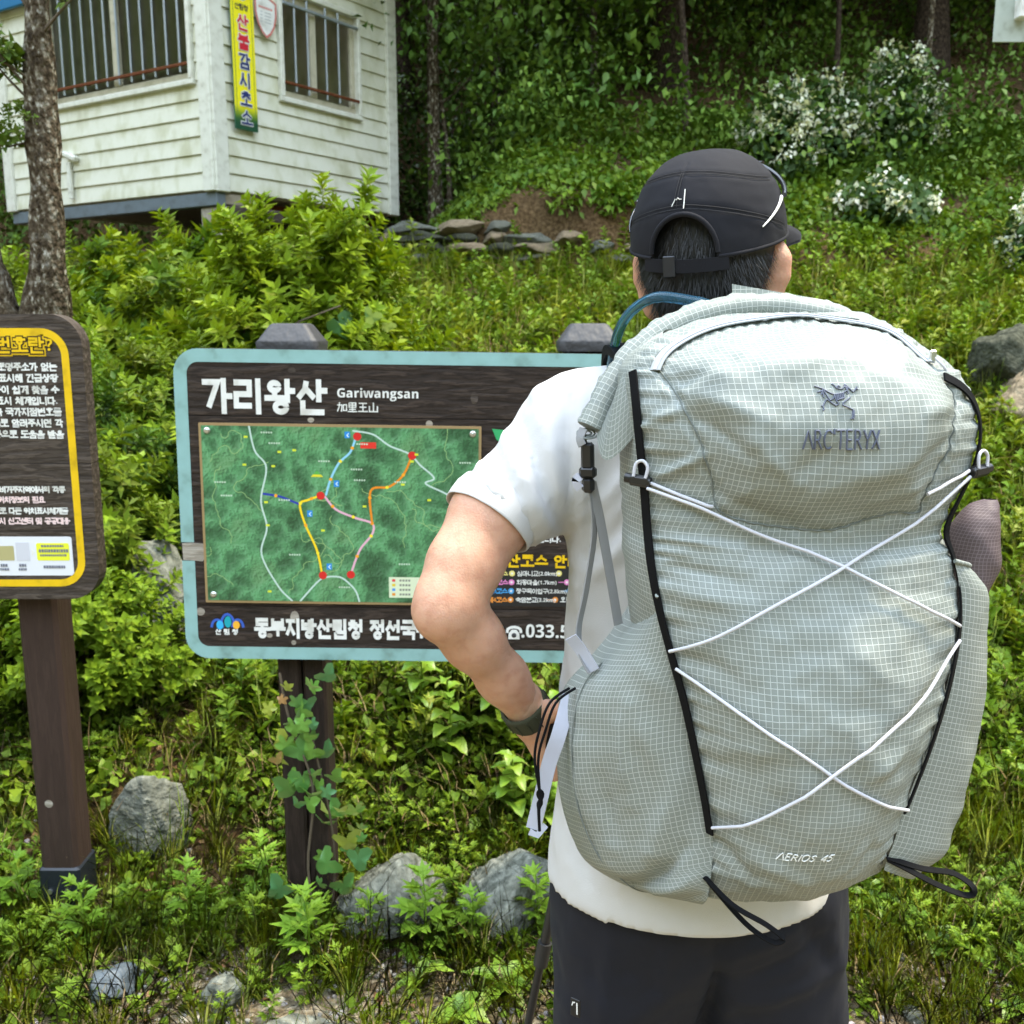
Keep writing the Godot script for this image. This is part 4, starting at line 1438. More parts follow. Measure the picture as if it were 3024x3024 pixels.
func build_ground_plants() -> void:
	var r := RandomNumberGenerator.new()
	r.seed = 55
	var patch := func(x: float, z: float) -> float:
		if near_person(x, z): return 0.0
		var n := rough_noise.get_noise_2d(x * 0.5, z * 0.5) + 0.5 * hill.get_noise_2d(x * 4.0, z * 4.0)
		return clampf(0.55 + 1.4 * n, 0.05, 1.0) * smoothstep(-1.75, -2.35, z)
	var bank := func(x: float, z: float) -> float:
		if x < -0.75 and z < -5.9: return 0.15
		if z < -6.7 and z > -7.12 and x < 1.1: return 0.55
		var n := rough_noise.get_noise_2d(x * 0.35 + 5.0, z * 0.35)
		return clampf(0.75 + 1.1 * n, 0.12, 1.0)
	var fringe := func(x: float, z: float) -> float:
		if near_person(x, z): return 0.0
		return smoothstep(-1.6, -2.3, z) * 0.9 + (0.3 if x > 0.9 else 0.0)
	var meadow := func(x: float, z: float) -> float:
		return 1.0 if x > 0.3 or z < -4.8 else 0.25
	var wl := spray(901, 22, 0.075, 0.042, 0.026, 0.7)
	var wl2 := spray(902, 38, 0.10, 0.036, 0.023, 0.6)
	var wl3 := sprig(903, 16, 0.12, 0.038, 0.02, Color(1.3, 1.2, 0.9))
	var mg := mugwort(904, 16, 0.16, 0.07)
	var mg2 := mugwort(905, 12, 0.10, 0.06)
	var g1 := tuft(906, 22, 0.16, 0.004, 0.9)
	var g2 := tuft(907, 18, 0.26, 0.005, 0.7)
	var dry := tuft(908, 10, 0.16, 0.003, 1.7)
	var bright := Color(0.24, 0.35, 0.028)
	var mid := Color(0.12, 0.22, 0.02)
	var yell := Color(0.28, 0.33, 0.035)
	var sets := [
		["low_weeds", "low small-leaved weeds around the sign posts", wl, M.leaf, scatter(r, 5200, -2.6, 2.4, -3.3, -1.7, 0.6, 1.25, patch, 0.3), mid, bright],
		["low_weeds", "feathery bright weeds around the sign posts", mg2, M.leaf, scatter(r, 1900, -2.6, 2.4, -3.3, -2.0, 0.5, 1.0, patch, 0.3), mid, bright],
		["grass", "short green grass between trail and bank", g1, M.blade, scatter(r, 2600, -2.6, 2.6, -3.4, -1.5, 0.5, 1.1, fringe, 0.3), mid, yell],
		["grass", "long bent grass on the sunny bank", g2, M.blade, scatter(r, 4600, -4.0, 5.5, -7.0, -2.5, 0.5, 1.1, meadow, 0.3), mid, yell],
		["dry_grass", "dry straw lying on the trail edge", dry, M.straw, scatter(r, 2600, -2.4, 2.6, -3.2, -1.3, 0.6, 1.3, fringe, 0.5), Color(0.34, 0.27, 0.15), Color(0.52, 0.45, 0.28)],
		["dry_grass", "dead straw and stalks lying in the green of the bank", dry, M.straw, scatter(r, 2600, -4.0, 5.5, -7.0, -2.8, 0.7, 1.6, bank, 0.5), Color(0.26, 0.19, 0.10), Color(0.48, 0.41, 0.24)],
		["ground_cover", "broad-leaved patches over the bank", sp.broad, M.leaf, scatter(r, 900, -4.6, 5.5, -7.1, -2.9, 0.4, 0.9, bank, 0.4), mid, bright],
		["ground_cover", "small-leaved green cover over the bank", wl2, M.leaf, scatter(r, 12000, -6.0, 6.6, -7.1, -2.8, 0.7, 1.6, bank, 0.35), mid, bright],
		["ground_cover", "upright leafy weeds over the bank", wl3, M.leaf, scatter(r, 8200, -6.0, 6.6, -7.1, -2.9, 0.8, 1.6, bank, 0.4), mid, bright],
		["ground_cover", "feathery weeds over the bank", mg, M.leaf, scatter(r, 2200, -4.6, 5.5, -7.1, -2.9, 0.7, 1.5, bank, 0.3), mid, yell],
		["ground_cover", "leafy cover above the stone wall", wl2, M.leaf, scatter(r, 4200, -0.6, 7.0, -9.5, -7.15, 0.9, 2.0, bank, 0.35), Color(0.08, 0.17, 0.02), Color(0.19, 0.29, 0.03)],
	]
	for s in sets:
		var o := copies(numbered(s[0]), s[2], s[3], s[4], tints(r, s[4].size(), s[5], s[6]), self)
		tag(o, s[1], "grass" if s[0].ends_with("grass") else "weeds")
	# fallen leaves
	var lm := MB.new()
	leaf(lm, Vector3(-0.02, 0, 0), Vector3.RIGHT, Vector3.UP, 0.045, 0.024, Color.WHITE, 0.2)
	var litter := scatter(r, 3800, -2.8, 3.0, -4.6, -1.5, 0.5, 1.4, func(x, z): return 0.25 if z > -2.4 else 0.8, 0.5, -0.006)
	var o2 := copies("leaf_litter", lm.mesh(), M.straw, litter, tints(r, litter.size(), Color(0.16, 0.08, 0.04), Color(0.36, 0.22, 0.12)), self)
	tag(o2, "brown fallen leaves on the soil under the plants", "leaf litter")
	# single plants one can point at
	var fol: StandardMaterial3D = M.leaf
	var soft := []
	for c in [[0.17, 0.30, 0.026], [0.22, 0.34, 0.035], [0.13, 0.25, 0.025]]:
		var m := mat(lin(c[0], c[1], c[2]), 0.42)
		m.backlight_enabled = true
		m.backlight = lin(0.4, 0.45, 0.12)
		soft.append(m)
	var long_leaf := ovate(0.15, 0.06)
	var round_leaf := ovate(0.11, 0.085)
	var k := 0
	for q in [[-0.02, -2.12, 7, 0.75, 0], [0.02, -1.93, 6, 0.7, 1], [-0.12, -2.02, 7, 0.65, 1], [-0.22, -2.15, 6, 0.6, 0], [0.10, -2.2, 6, 0.65, 1], [1.08, -2.28, 7, 0.75, 1], [1.3, -2.5, 7, 0.7, 1], [0.98, -2.5, 6, 0.6, 0], [1.42, -2.2, 5, 0.55, 1], [0.92, -2.12, 5, 0.5, 1], [1.15, -2.05, 6, 0.45, 1]]:
		var t := thing("broadleaf_weed", "pale green broad-leaved weed spreading over the gravel by the pole" if q[0] < 0.5 else "flat broad-leaved weed in the trodden grass beyond the pack's loop", "weed", Vector3(q[0], height_at(q[0], q[1]), q[1]), "broad-leaved weeds by the pole" if q[0] < 0.5 else "flat weeds on the trodden grass")
		for i in q[2]:
			var yaw: float = TAU * i / q[2] + r.randf_range(-0.3, 0.3)
			part("leaf", long_leaf if q[4] == 0 else round_leaf, soft[(i + k) % 3], t, Transform3D(Basis(Vector3.UP, yaw) * Basis(Vector3.RIGHT, r.randf_range(0.15, 0.75)) * Basis.from_scale(Vector3.ONE * q[3] * r.randf_range(0.75, 1.15)), Vector3(0, 0.004 * i, 0)))
		k += 1
	for q in [[-0.22, -2.28, 1.3], [-0.5, -2.22, 1.2], [-0.36, -2.3, 0.9], [-0.1, -2.3, 0.9], [-1.08, -2.3, 1.0], [-0.85, -2.4, 1.0], [-0.68, -2.5, 1.1], [0.06, -2.36, 1.0], [-1.3, -2.42, 1.1], [-1.5, -2.3, 1.0]]:
		var t := thing("mugwort_plant", "feathery-leaved weed standing among the rocks and posts", "weed", Vector3(q[0], height_at(q[0], q[1]), q[1]), "feathery weeds among the rocks and posts")
		var m := mugwort(950 + k, 18, 0.17 * q[2], 0.085 * q[2])
		var fm := fol.duplicate()
		fm.albedo_color = lin(0.19, 0.33, 0.03)
		part("foliage", m, fm, t)
		k += 1
	var nl := ovate(0.085, 0.06)
	for q in [[-0.05, -3.0, 0.40], [0.05, -3.1, 0.45], [-0.2, -2.95, 0.3], [0.14, -2.9, 0.34], [-0.12, -3.2, 0.42], [0.22, -3.05, 0.4], [-0.3, -3.1, 0.3], [0.0, -2.8, 0.22], [0.1, -2.78, 0.2]]:
		var t := thing("nettle_plant", "lush toothed-leaf plant in the patch below the map board", "weed", Vector3(q[0], height_at(q[0], q[1]), q[1]), "lush leafy patch below the map board")
		part("stem", tubed([Vector3.ZERO, Vector3(0.01, q[2] * 0.5, 0), Vector3(0, q[2], 0.01)], 0.003, 5), soft[2], t)
		for i in 16:
			var y: float = q[2] * lerpf(0.2, 1.0, i / 15.0)
			part("leaf", nl, soft[(i + k) % 3], t, Transform3D(Basis(Vector3.UP, i * 1.571 + int(i / 2) * 0.6 + r.randf_range(-0.3, 0.3)) * Basis(Vector3.RIGHT, r.randf_range(-0.2, 0.5)) * Basis.from_scale(Vector3.ONE * lerpf(1.15, 0.6, i / 15.0)), Vector3(0, y, 0)))
		k += 1

func ovate(length: float, width: float) -> ArrayMesh:
	var rows := []
	for i in 8:
		var t := i / 7.0
		var w := width * 0.5 * pow(sin(PI * pow(t, 0.75) * 0.97 + 0.06), 0.9)
		var row := []
		for j in 5:
			var s := (j - 2) / 2.0
			row.append(Vector3(s * w, length * (0.12 * sin(t * PI) - 0.25 * t * t) + absf(s) * w * 0.35 + 0.003 * sin(t * 20.0) * absf(s), -length * t))
		rows.append(row)
	var mb := MB.new()
	sheet(mb, rows)
	mb.smooth()
	return mb.mesh()

# ------------------------------------------------------------------ map board
func disc(at: Vector2, rx: float, ry: float, n := 14) -> PackedVector2Array:
	var out := PackedVector2Array()
	for k in n: out.append(at + Vector2(cos(TAU * k / n) * rx, sin(TAU * k / n) * ry))
	return out

func plate(parent: Node3D, called: String, poly: PackedVector2Array, z0: float, z1: float, f: Transform3D, m: Material) -> MeshInstance3D:
	var mb := MB.new()
	prism(mb, poly, z1 - z0, f.translated_local(Vector3(0, 0, z0)))
	return part(called, mb.mesh(), m, parent)

func words(parent: Node3D, text: String, at: Vector2, size: float, weight: float, f: Transform3D, m: Material, depth := 0.0012, tall := 1.0, pitch := 1.08) -> void:
	var mb := MB.new()
	var g := f.translated_local(Vector3(at.x, at.y, 0)) * Transform3D(Basis.from_scale(Vector3(1, tall, 1)), Vector3.ZERO)
	letters(mb, text, Vector2.ZERO, size, weight, g, depth, pitch)
	part("lettering", mb.mesh(), m, parent)

func wide(text: String, size: float, pitch := 1.08) -> float:
	return letters(MB.new(), text, Vector2.ZERO, size, size * 0.1, Transform3D(), 0.0, pitch)

func build_map_board() -> void:
	var origin := Vector3(-0.805, 0.0, -2.38)
	var b := thing("map_board", "wide dark timber board with a green trail map and pale blue edge", "sign board", origin)
	var f := Transform3D(Basis(Vector3.BACK, deg_to_rad(-0.8)), Vector3(0, 0.742, 0))
	var W := 1.27
	var H := 0.757
	# planks with the board's rounded outline
	var cuts := [0.0, 0.135, 0.262, 0.43, 0.60, H]
	for i in 5:
		var y0: float = cuts[i] + (0.0009 if i > 0 else 0.0)
		var y1: float = cuts[i + 1] - (0.0009 if i < 4 else 0.0)
		var rr := [0.058 if i == 0 else 0.0, 0.058 if i == 0 else 0.0, 0.058 if i == 4 else 0.0, 0.058 if i == 4 else 0.0]
		plate(b, "plank", round_rect(0, y0, W, y1, rr), -0.04, 0.0, f, M.wood)
	# painted edge, flaked off on the left where the bare wood shows
	var e := 0.0155
	var ring := []
	for p in round_rect(e, e, W - e, H - e, 0.043, 8): ring.append(p)
	# start the ring at the lower side of the flaked patch
	var open := []
	var n := ring.size()
	open.append(Vector2(e, 0.247))
	for i in range(n - 1, -1, -1):   # up the left side first
		pass
	var lst := []
	for i in n: lst.append(ring[i])
	# round_rect starts at the left end of the bottom-left corner; walk it, then close up the left side down to the patch
	var path := [Vector2(e, 0.247)]
	for p in lst: path.append(p)
	path.append(Vector2(e, 0.293))
	var mb := MB.new()
	stripe(mb, path, 0.031, 0.0012, f)
	part("painted_edge", mb.mesh(), M.blue_edge, b)
	plate(b, "bare_patch", PackedVector2Array([Vector2(0.003, 0.249), Vector2(0.05, 0.246), Vector2(0.064, 0.262), Vector2(0.06, 0.276), Vector2(0.066, 0.289), Vector2(0.02, 0.292), Vector2(0.002, 0.290)]), 0.0, 0.0011, f, M.wood_bare)
	# posts with caps, each split down the middle
	for px in [0.272, 0.99]:
		var post := Node3D.new()
		post.name = "post"
		b.add_child(post, true)
		post.position = Vector3(px, 0, -0.095)
		for s in [-1, 1]:
			part("timber", boxed(Vector3(s * 0.031, 0.70 - 0.01 * s, -0.004 if s > 0 else 0.0), Vector3(0.058, 1.6, 0.10), 0.007), M.post, post)
		var cap := MB.new()
		var rows := []
		for q in [[0.074, 1.490], [0.076, 1.512], [0.070, 1.518], [0.046, 1.552], [0.038, 1.556], [0.0005, 1.556]]:
			var row := []
			for p in round_rect(-q[0], -q[0], q[0], q[0], q[0] * 0.25, 3): row.append(Vector3(p.x, q[1], p.y))
			row.append(row[0])
			rows.append(row)
		sheet(cap, rows)
		cap.smooth()
		part("cap", cap.mesh(), M.black_cap, post)
	# words
	var kx := 0.0013
	var at := func(u: float, v: float) -> Vector2: return Vector2((u - 334.0 - (v - 950.0) * 0.04) * kx, (1243.0 - v + (u - 334.0) * 0.0135) * kx)
	words(b, "가리왕산", at.call(378, 746), 0.0655, 0.0125, f, M.white, 0.0012, 1.12, 1.14)
	mb = MB.new()
	latin(mb, "Gariwangsan", at.call(621, 741), 0.0212, f, true, 0.0016, 1.07)
	part("lettering", mb.mesh(), M.white, b)
	# four Chinese characters, stroke by stroke
	mb = MB.new()
	var o: Vector2 = at.call(622, 775)
	var hz := 0.0225
	var chars := [
		[[0, .72, .55, .72], [.5, .72, .45, .1, .35, .14], [.25, 1, .2, .5, .0, .05], [.65, .75, .65, .1], [.65, .75, .98, .75, .98, .1], [.65, .15, .98, .15]],
		[[.15, .95, .85, .95, .85, .5, .15, .5, .15, .95], [.15, .72, .85, .72], [.5, .95, .5, .05], [.15, .28, .85, .28], [.0, .05, 1, .05]],
		[[.08, .92, .92, .92], [.15, .52, .85, .52], [.0, .07, 1, .07], [.5, .92, .5, .07]],
		[[.5, 1, .5, .07], [.08, .65, .08, .07, .92, .07, .92, .65]]]
	for i in 4:
		var cnt := 0
		for s in chars[i]:
			var l := []
			for q in range(0, s.size(), 2): l.append(o + Vector2(i * hz * 1.1 + s[q] * hz, s[q + 1] * hz))
			stripe(mb, l, 0.0028, 0.0012 + 0.0001 * (cnt % 5), f)
			cnt += 1
	part("lettering", mb.mesh(), M.white, b)
	words(b, "동부지방산림청 정선국유림", at.call(476, 1184), 0.0335, 0.0074, f, M.white, 0.0012, 1.32, 1.145)
	mb = MB.new()
	latin(mb, ".033.562", at.call(980, 1190), 0.0335, f, true, 0.0016, 0.95)
	# the telephone sign
	var ph: Vector2 = at.call(966, 1192)
	prism(mb, PackedVector2Array([ph + Vector2(-0.014, -0.018), ph + Vector2(0.014, -0.018), ph + Vector2(0.013, -0.004), ph + Vector2(0.006, 0.006), ph + Vector2(-0.006, 0.006), ph + Vector2(-0.013, -0.004)]), 0.0012, f)
	var arc := []
	for k in 9: arc.append(ph + Vector2(cos(PI * k / 8) * 0.0165, 0.004 + sin(PI * k / 8) * 0.009))
	stripe(mb, [arc[0] + Vector2(0.0, -0.006)] + arc + [arc[8] + Vector2(0.0, -0.006)], 0.0068, 0.0014, f)
	part("lettering", mb.mesh(), M.white, b)
	plate(b, "lettering", disc(ph + Vector2(0, -0.008), 0.006, 0.006), 0.0, 0.0018, f, M.black_cap)
	words(b, "유량", at.call(1019, 995), 0.0165, 0.0032, f, M.white)
	words(b, "바랍니다.", at.call(986, 1011), 0.0165, 0.0032, f, M.white)
	words(b, "등산코스 안내", at.call(921, 1053), 0.0285, 0.0056, f, M.yellow, 0.0012, 1.0, 1.18)
	var rows2 := [["제1코스", "심마니교(2.0km)", lin(0.75, 0.65, 0.2), 1044], ["제2코스", "회동마을(1.7km)", lin(0.7, 0.22, 0.5), 1060], ["제3코스", "장구목이입구(2.8km)", lin(0.05, 0.3, 0.65), 1066], ["제4코스", "숙암분교(3.2km)", lin(0.7, 0.25, 0.04), 1040]]
	plate(b, "black_panel", PackedVector2Array([at.call(905, 1140), at.call(1240, 1146), at.call(1240, 1066), at.call(905, 1062)]), 0.0, 0.0008, f, mat(lin(0.012, 0.011, 0.011), 0.6))
	for i in 4:
		var v := 1077.5 + 17.0 * i
		var m := mat(rows2[i][2], 0.6)
		words(b, rows2[i][0], at.call(913, v), 0.0125, 0.0026, f, m)
		words(b, rows2[i][1], at.call(966, v), 0.0120, 0.0020, f, M.white)
		for q in [956, rows2[i][3]]:
			plate(b, "bullet", disc(at.call(q, v), 0.0072, 0.0072), 0.0, 0.0013, f, m)
			plate(b, "bullet", disc(at.call(q, v), 0.003, 0.003, 8), 0.0, 0.0017, f, M.white)
		var ln := MB.new()
		stripe(ln, [at.call(rows2[i][3] - 16, v), at.call(rows2[i][3] - 6, v)], 0.002, 0.0012, f)
		part("line", ln.mesh(), m, b)
	words(b, "오장동", at.call(1050, 1077.5 + 51), 0.0125, 0.0022, f, M.white)
	# leaf mark, forest service mark
	plate(b, "leaf_mark", PackedVector2Array([at.call(905, 806), at.call(925, 808), at.call(940, 822), at.call(930, 834), at.call(914, 826)]), 0.0, 0.0012, f, mat(lin(0.03, 0.35, 0.12), 0.5))
	var blue := mat(lin(0.03, 0.10, 0.48), 0.5)
	for q in [[404, 1183, 0.0135, 0.020], [424, 1183, 0.017, 0.034], [443, 1183, 0.0135, 0.020]]:
		var hump := []
		for k in 11: hump.append(at.call(q[0], q[1]) + Vector2(cos(PI - PI * k / 10) * q[2], sin(PI - PI * k / 10) * q[3]))
		mb = MB.new()
		stripe(mb, hump, 0.0062, 0.0012 + 0.0002 * (q[0] % 3), f)
		part("emblem", mb.mesh(), blue, b)
	plate(b, "emblem", disc(at.call(409, 1178), 0.0085, 0.0115), 0.0, 0.0018, f, mat(lin(0.03, 0.40, 0.75), 0.5))
	plate(b, "emblem", disc(at.call(424, 1172), 0.0085, 0.0145), 0.0, 0.0021, f, mat(lin(0.0, 0.33, 0.40), 0.5))
	plate(b, "emblem", disc(at.call(440, 1178), 0.0085, 0.0105), 0.0, 0.0019, f, mat(lin(0.85, 0.42, 0.03), 0.5))
	words(b, "산 림 청", at.call(401, 1191), 0.0135, 0.0028, f, M.white)
	# knots and screws in the wood
	for q in [[538, 700, 0.009, 0.007], [574, 790, 0.008, 0.006], [790, 797, 0.0085, 0.008], [870, 750, 0.009, 0.015], [372, 1152, 0.011, 0.010], [550, 1163, 0.011, 0.016], [549, 1213, 0.006, 0.006], [503, 1199, 0.007, 0.006]]:
		plate(b, "knot", disc(at.call(q[0], q[1]), q[2], q[3], 12), 0.0, 0.0006, f, M.wood_grey if q[1] < 760 else M.wood_bare)
	make_map(b, f, at)

func make_map(b: Node3D, f: Transform3D, at: Callable) -> void:
	var p0: Vector2 = at.call(388, 1128)
	var p1: Vector2 = at.call(881, 806)
	var w := p1.x - p0.x
	var h := p1.y - p0.y
	plate(b, "map_frame", round_rect(p0.x - 0.006, p0.y - 0.006, p1.x + 0.006, p1.y + 0.006, 0.002, 2), 0.0, 0.006, f, mat(lin(0.33, 0.22, 0.10), 0.5))
	# printed map: green relief, contour paths, roads, four coloured trails
	var X := 1024
	var Y := 660
	var n1 := FastNoiseLite.new()
	n1.seed = 3
	n1.frequency = 0.006
	n1.fractal_octaves = 4
	n1.fractal_type = FastNoiseLite.FRACTAL_RIDGED
	n1.domain_warp_enabled = true
	n1.domain_warp_amplitude = 40.0
	var n2 := FastNoiseLite.new()
	n2.seed = 8
	n2.frequency = 0.004
	n2.fractal_octaves = 3
	var a := n1.get_image(X, Y)
	var c := n2.get_image(X, Y)
	var im := Image.create(X, Y, false, Image.FORMAT_RGB8)
	for y in Y:
		for x in X:
			var k := a.get_pixel(x, y).r
			var relief := clampf(0.5 + 5.0 * (a.get_pixel(mini(x + 4, X - 1), mini(y + 3, Y - 1)).r - k), 0.0, 1.0)
			var g := c.get_pixel(x, y).r
			var col := Color(0.20, 0.36, 0.23).lerp(Color(0.36, 0.60, 0.40), smoothstep(0.25, 0.7, k * 0.6 + g * 0.45))
			col = col.lerp(Color(0.36, 0.52, 0.34), smoothstep(0.62, 0.9, g) * 0.6)
			col = col.darkened(0.5 * (0.5 - relief)) if relief < 0.5 else col.lightened(0.2 * (relief - 0.5))
			im.set_pixel(x, y, col)
	var px := func(u: float, v: float) -> Vector2: return Vector2((u - 388.0 + (v - 960.0) * -0.02) / 493.0 * X, (v - 806.0) / 322.0 * Y)
	var r := RandomNumberGenerator.new()
	r.seed = 17
	# faint winding tracks
	for i in 12:
		var p: Vector2 = px.call(r.randf_range(392, 870), r.randf_range(815, 1110))
		var d := r.randf() * TAU
		var l := [p]
		for k in 26:
			d += r.randf_range(-1.0, 1.0)
			p += Vector2(cos(d), sin(d)) * 13.0
			l.append(p)
		paint(im, l, 1.3, Color(0.55, 0.68, 0.45))
	for s in [[[470, 806], [480, 850], [500, 880], [490, 940], [500, 990], [490, 1040], [520, 1100], [545, 1127]], [[560, 1127], [590, 1092], [605, 1082], [625, 1080], [640, 1085], [660, 1105], [668, 1127]], [[655, 812], [690, 818], [720, 838], [755, 852], [775, 872], [800, 895], [785, 905], [815, 920], [835, 930]]]:
		var l := []
		for q in s: l.append(px.call(q[0], q[1]))
		paint(im, spline(l, 8), 3.2, Color(0.74, 0.82, 0.79))
	var trails := [
		[Color(0.16, 0.22, 0.62), [[495, 928], [525, 933], [558, 946]]], [Color(0.95, 0.80, 0.12), [[597, 930], [575, 938], [560, 947], [570, 985], [590, 1030], [600, 1077]]],
		[Color(0.55, 0.78, 0.88), [[660, 822], [650, 850], [630, 870], [615, 900], [607, 928]]], [Color(0.86, 0.66, 0.74), [[605, 932], [625, 955], [660, 970], [690, 980], [690, 1000], [668, 1030], [652, 1075]]],
		[Color(0.88, 0.52, 0.12), [[690, 980], [687, 920], [720, 912], [745, 890], [760, 855]]]]
	for t in trails:
		var l := []
		for q in t[1]: l.append(px.call(q[0], q[1]))
		var sl := spline(l, 8)
		paint(im, sl, 4.2, t[0])
		for i in range(6, sl.size() - 3, 9): paint(im, [sl[i], sl[i] + Vector2(0.5, 0)], 6.0, Color(0.95, 0.62, 0.15) if i % 2 == 0 else Color(0.93, 0.85, 0.2))
	for q in [[662, 822], [760, 855], [597, 930], [601, 1078], [652, 1076]]:
		paint(im, [px.call(q[0], q[1]), px.call(q[0], q[1]) + Vector2(0.5, 0)], 15.0, Color(0.80, 0.16, 0.15))
	for q in [[645, 820], [626, 908], [578, 964], [613, 1062]]:
		var p: Vector2 = px.call(q[0], q[1])
		im.fill_rect(Rect2i(int(p.x) - 10, int(p.y) - 12, 20, 24), Color(0.16, 0.52, 0.82))
		paint(im, [p + Vector2(3, -6), p + Vector2(-3, 0), p + Vector2(3, 6)], 1.6, Color(0.9, 0.95, 1))
	var rp: Vector2 = px.call(682, 838)
	im.fill_rect(Rect2i(int(rp.x) - 28, int(rp.y) - 11, 58, 23), Color(0.85, 0.2, 0.17))
	for k in 24:   # the summit's small triangle
		var p: Vector2 = px.call(591, 885)
		im.fill_rect(Rect2i(int(p.x) - k, int(p.y) + k, k * 2, 1), Color(0.85, 0.8, 0.2) if k > 14 else Color(0.35, 0.66, 0.3))
	for k in 30:   # place marks and their names, too small to read
		var p := Vector2(r.randf_range(20, X - 60), r.randf_range(20, Y - 30))
		if k % 2 == 0:
			im.fill_rect(Rect2i(int(p.x), int(p.y), 14, 8), Color(0.80, 0.84, 0.22))
		else:
			for i in 5: im.fill_rect(Rect2i(int(p.x) + i * 9, int(p.y), 6, 6), Color(0.75, 0.82, 0.74))
	var lp: Vector2 = px.call(722, 1080)
	im.fill_rect(Rect2i(int(lp.x), int(lp.y), 250, 80), Color(0.82, 0.86, 0.74))
	for k in 4:
		im.fill_rect(Rect2i(int(lp.x) + 12, int(lp.y) + 8 + k * 18, 12, 10), [Color(0.85, 0.3, 0.3), Color(0.85, 0.75, 0.2), Color(0.3, 0.55, 0.85), Color(0.85, 0.55, 0.2)][k])
		for i in 4: im.fill_rect(Rect2i(int(lp.x) + 40 + i * 11, int(lp.y) + 9 + k * 18, 8, 8), Color(0.5, 0.52, 0.48))
	var m := mat(Color.WHITE, 0.35, 0.45)
	m.albedo_texture = ImageTexture.create_from_image(im)
	var mb := MB.new()
	var g := f.translated_local(Vector3(0, 0, 0.0072))
	mb.flat4(g * Vector3(p0.x, p0.y, 0), g * Vector3(p1.x, p0.y, 0), g * Vector3(p1.x, p1.y, 0), g * Vector3(p0.x, p1.y, 0))
	for i in 4: mb.uv[i] = [Vector2(0, 1), Vector2(1, 1), Vector2(1, 0), Vector2(0, 0)][i]
	part("map_print", mb.mesh(), m, b)
	for q in [Vector2(p0.x + 0.014, p0.y + 0.014), Vector2(p1.x - 0.014, p0.y + 0.014), Vector2(p1.x - 0.014, p1.y - 0.012), Vector2(p0.x + 0.014, p1.y - 0.012)]:
		var s := MB.new()
		var rows := []
		for k in 5:
			var t := PI * 0.5 * k / 4
			var row := []
			for j in 13: row.append(f * Vector3(q.x + cos(TAU * j / 12) * 0.0085 * cos(t), q.y + sin(TAU * j / 12) * 0.0085 * cos(t), 0.0073 + 0.005 * sin(t)))
			rows.append(row)
		sheet(s, rows)
		s.smooth()
		part("screw", s.mesh(), M.bolt, b)

func paint(im: Image, pts: Array, rad: float, col: Color) -> void:
	var w := im.get_width()
	var h := im.get_height()
	for i in pts.size() - 1:
		var a: Vector2 = pts[i]
		var b: Vector2 = pts[i + 1]
		var n := maxi(1, int(a.distance_to(b) / maxf(1.0, rad * 0.5)))
		for k in n + 1:
			var p := a.lerp(b, float(k) / n)
			for y in range(maxi(0, int(p.y - rad)), mini(h, int(p.y + rad) + 2)):
				for x in range(maxi(0, int(p.x - rad)), mini(w, int(p.x + rad) + 2)):
					if Vector2(x, y).distance_to(p) <= rad: im.set_pixel(x, y, col)

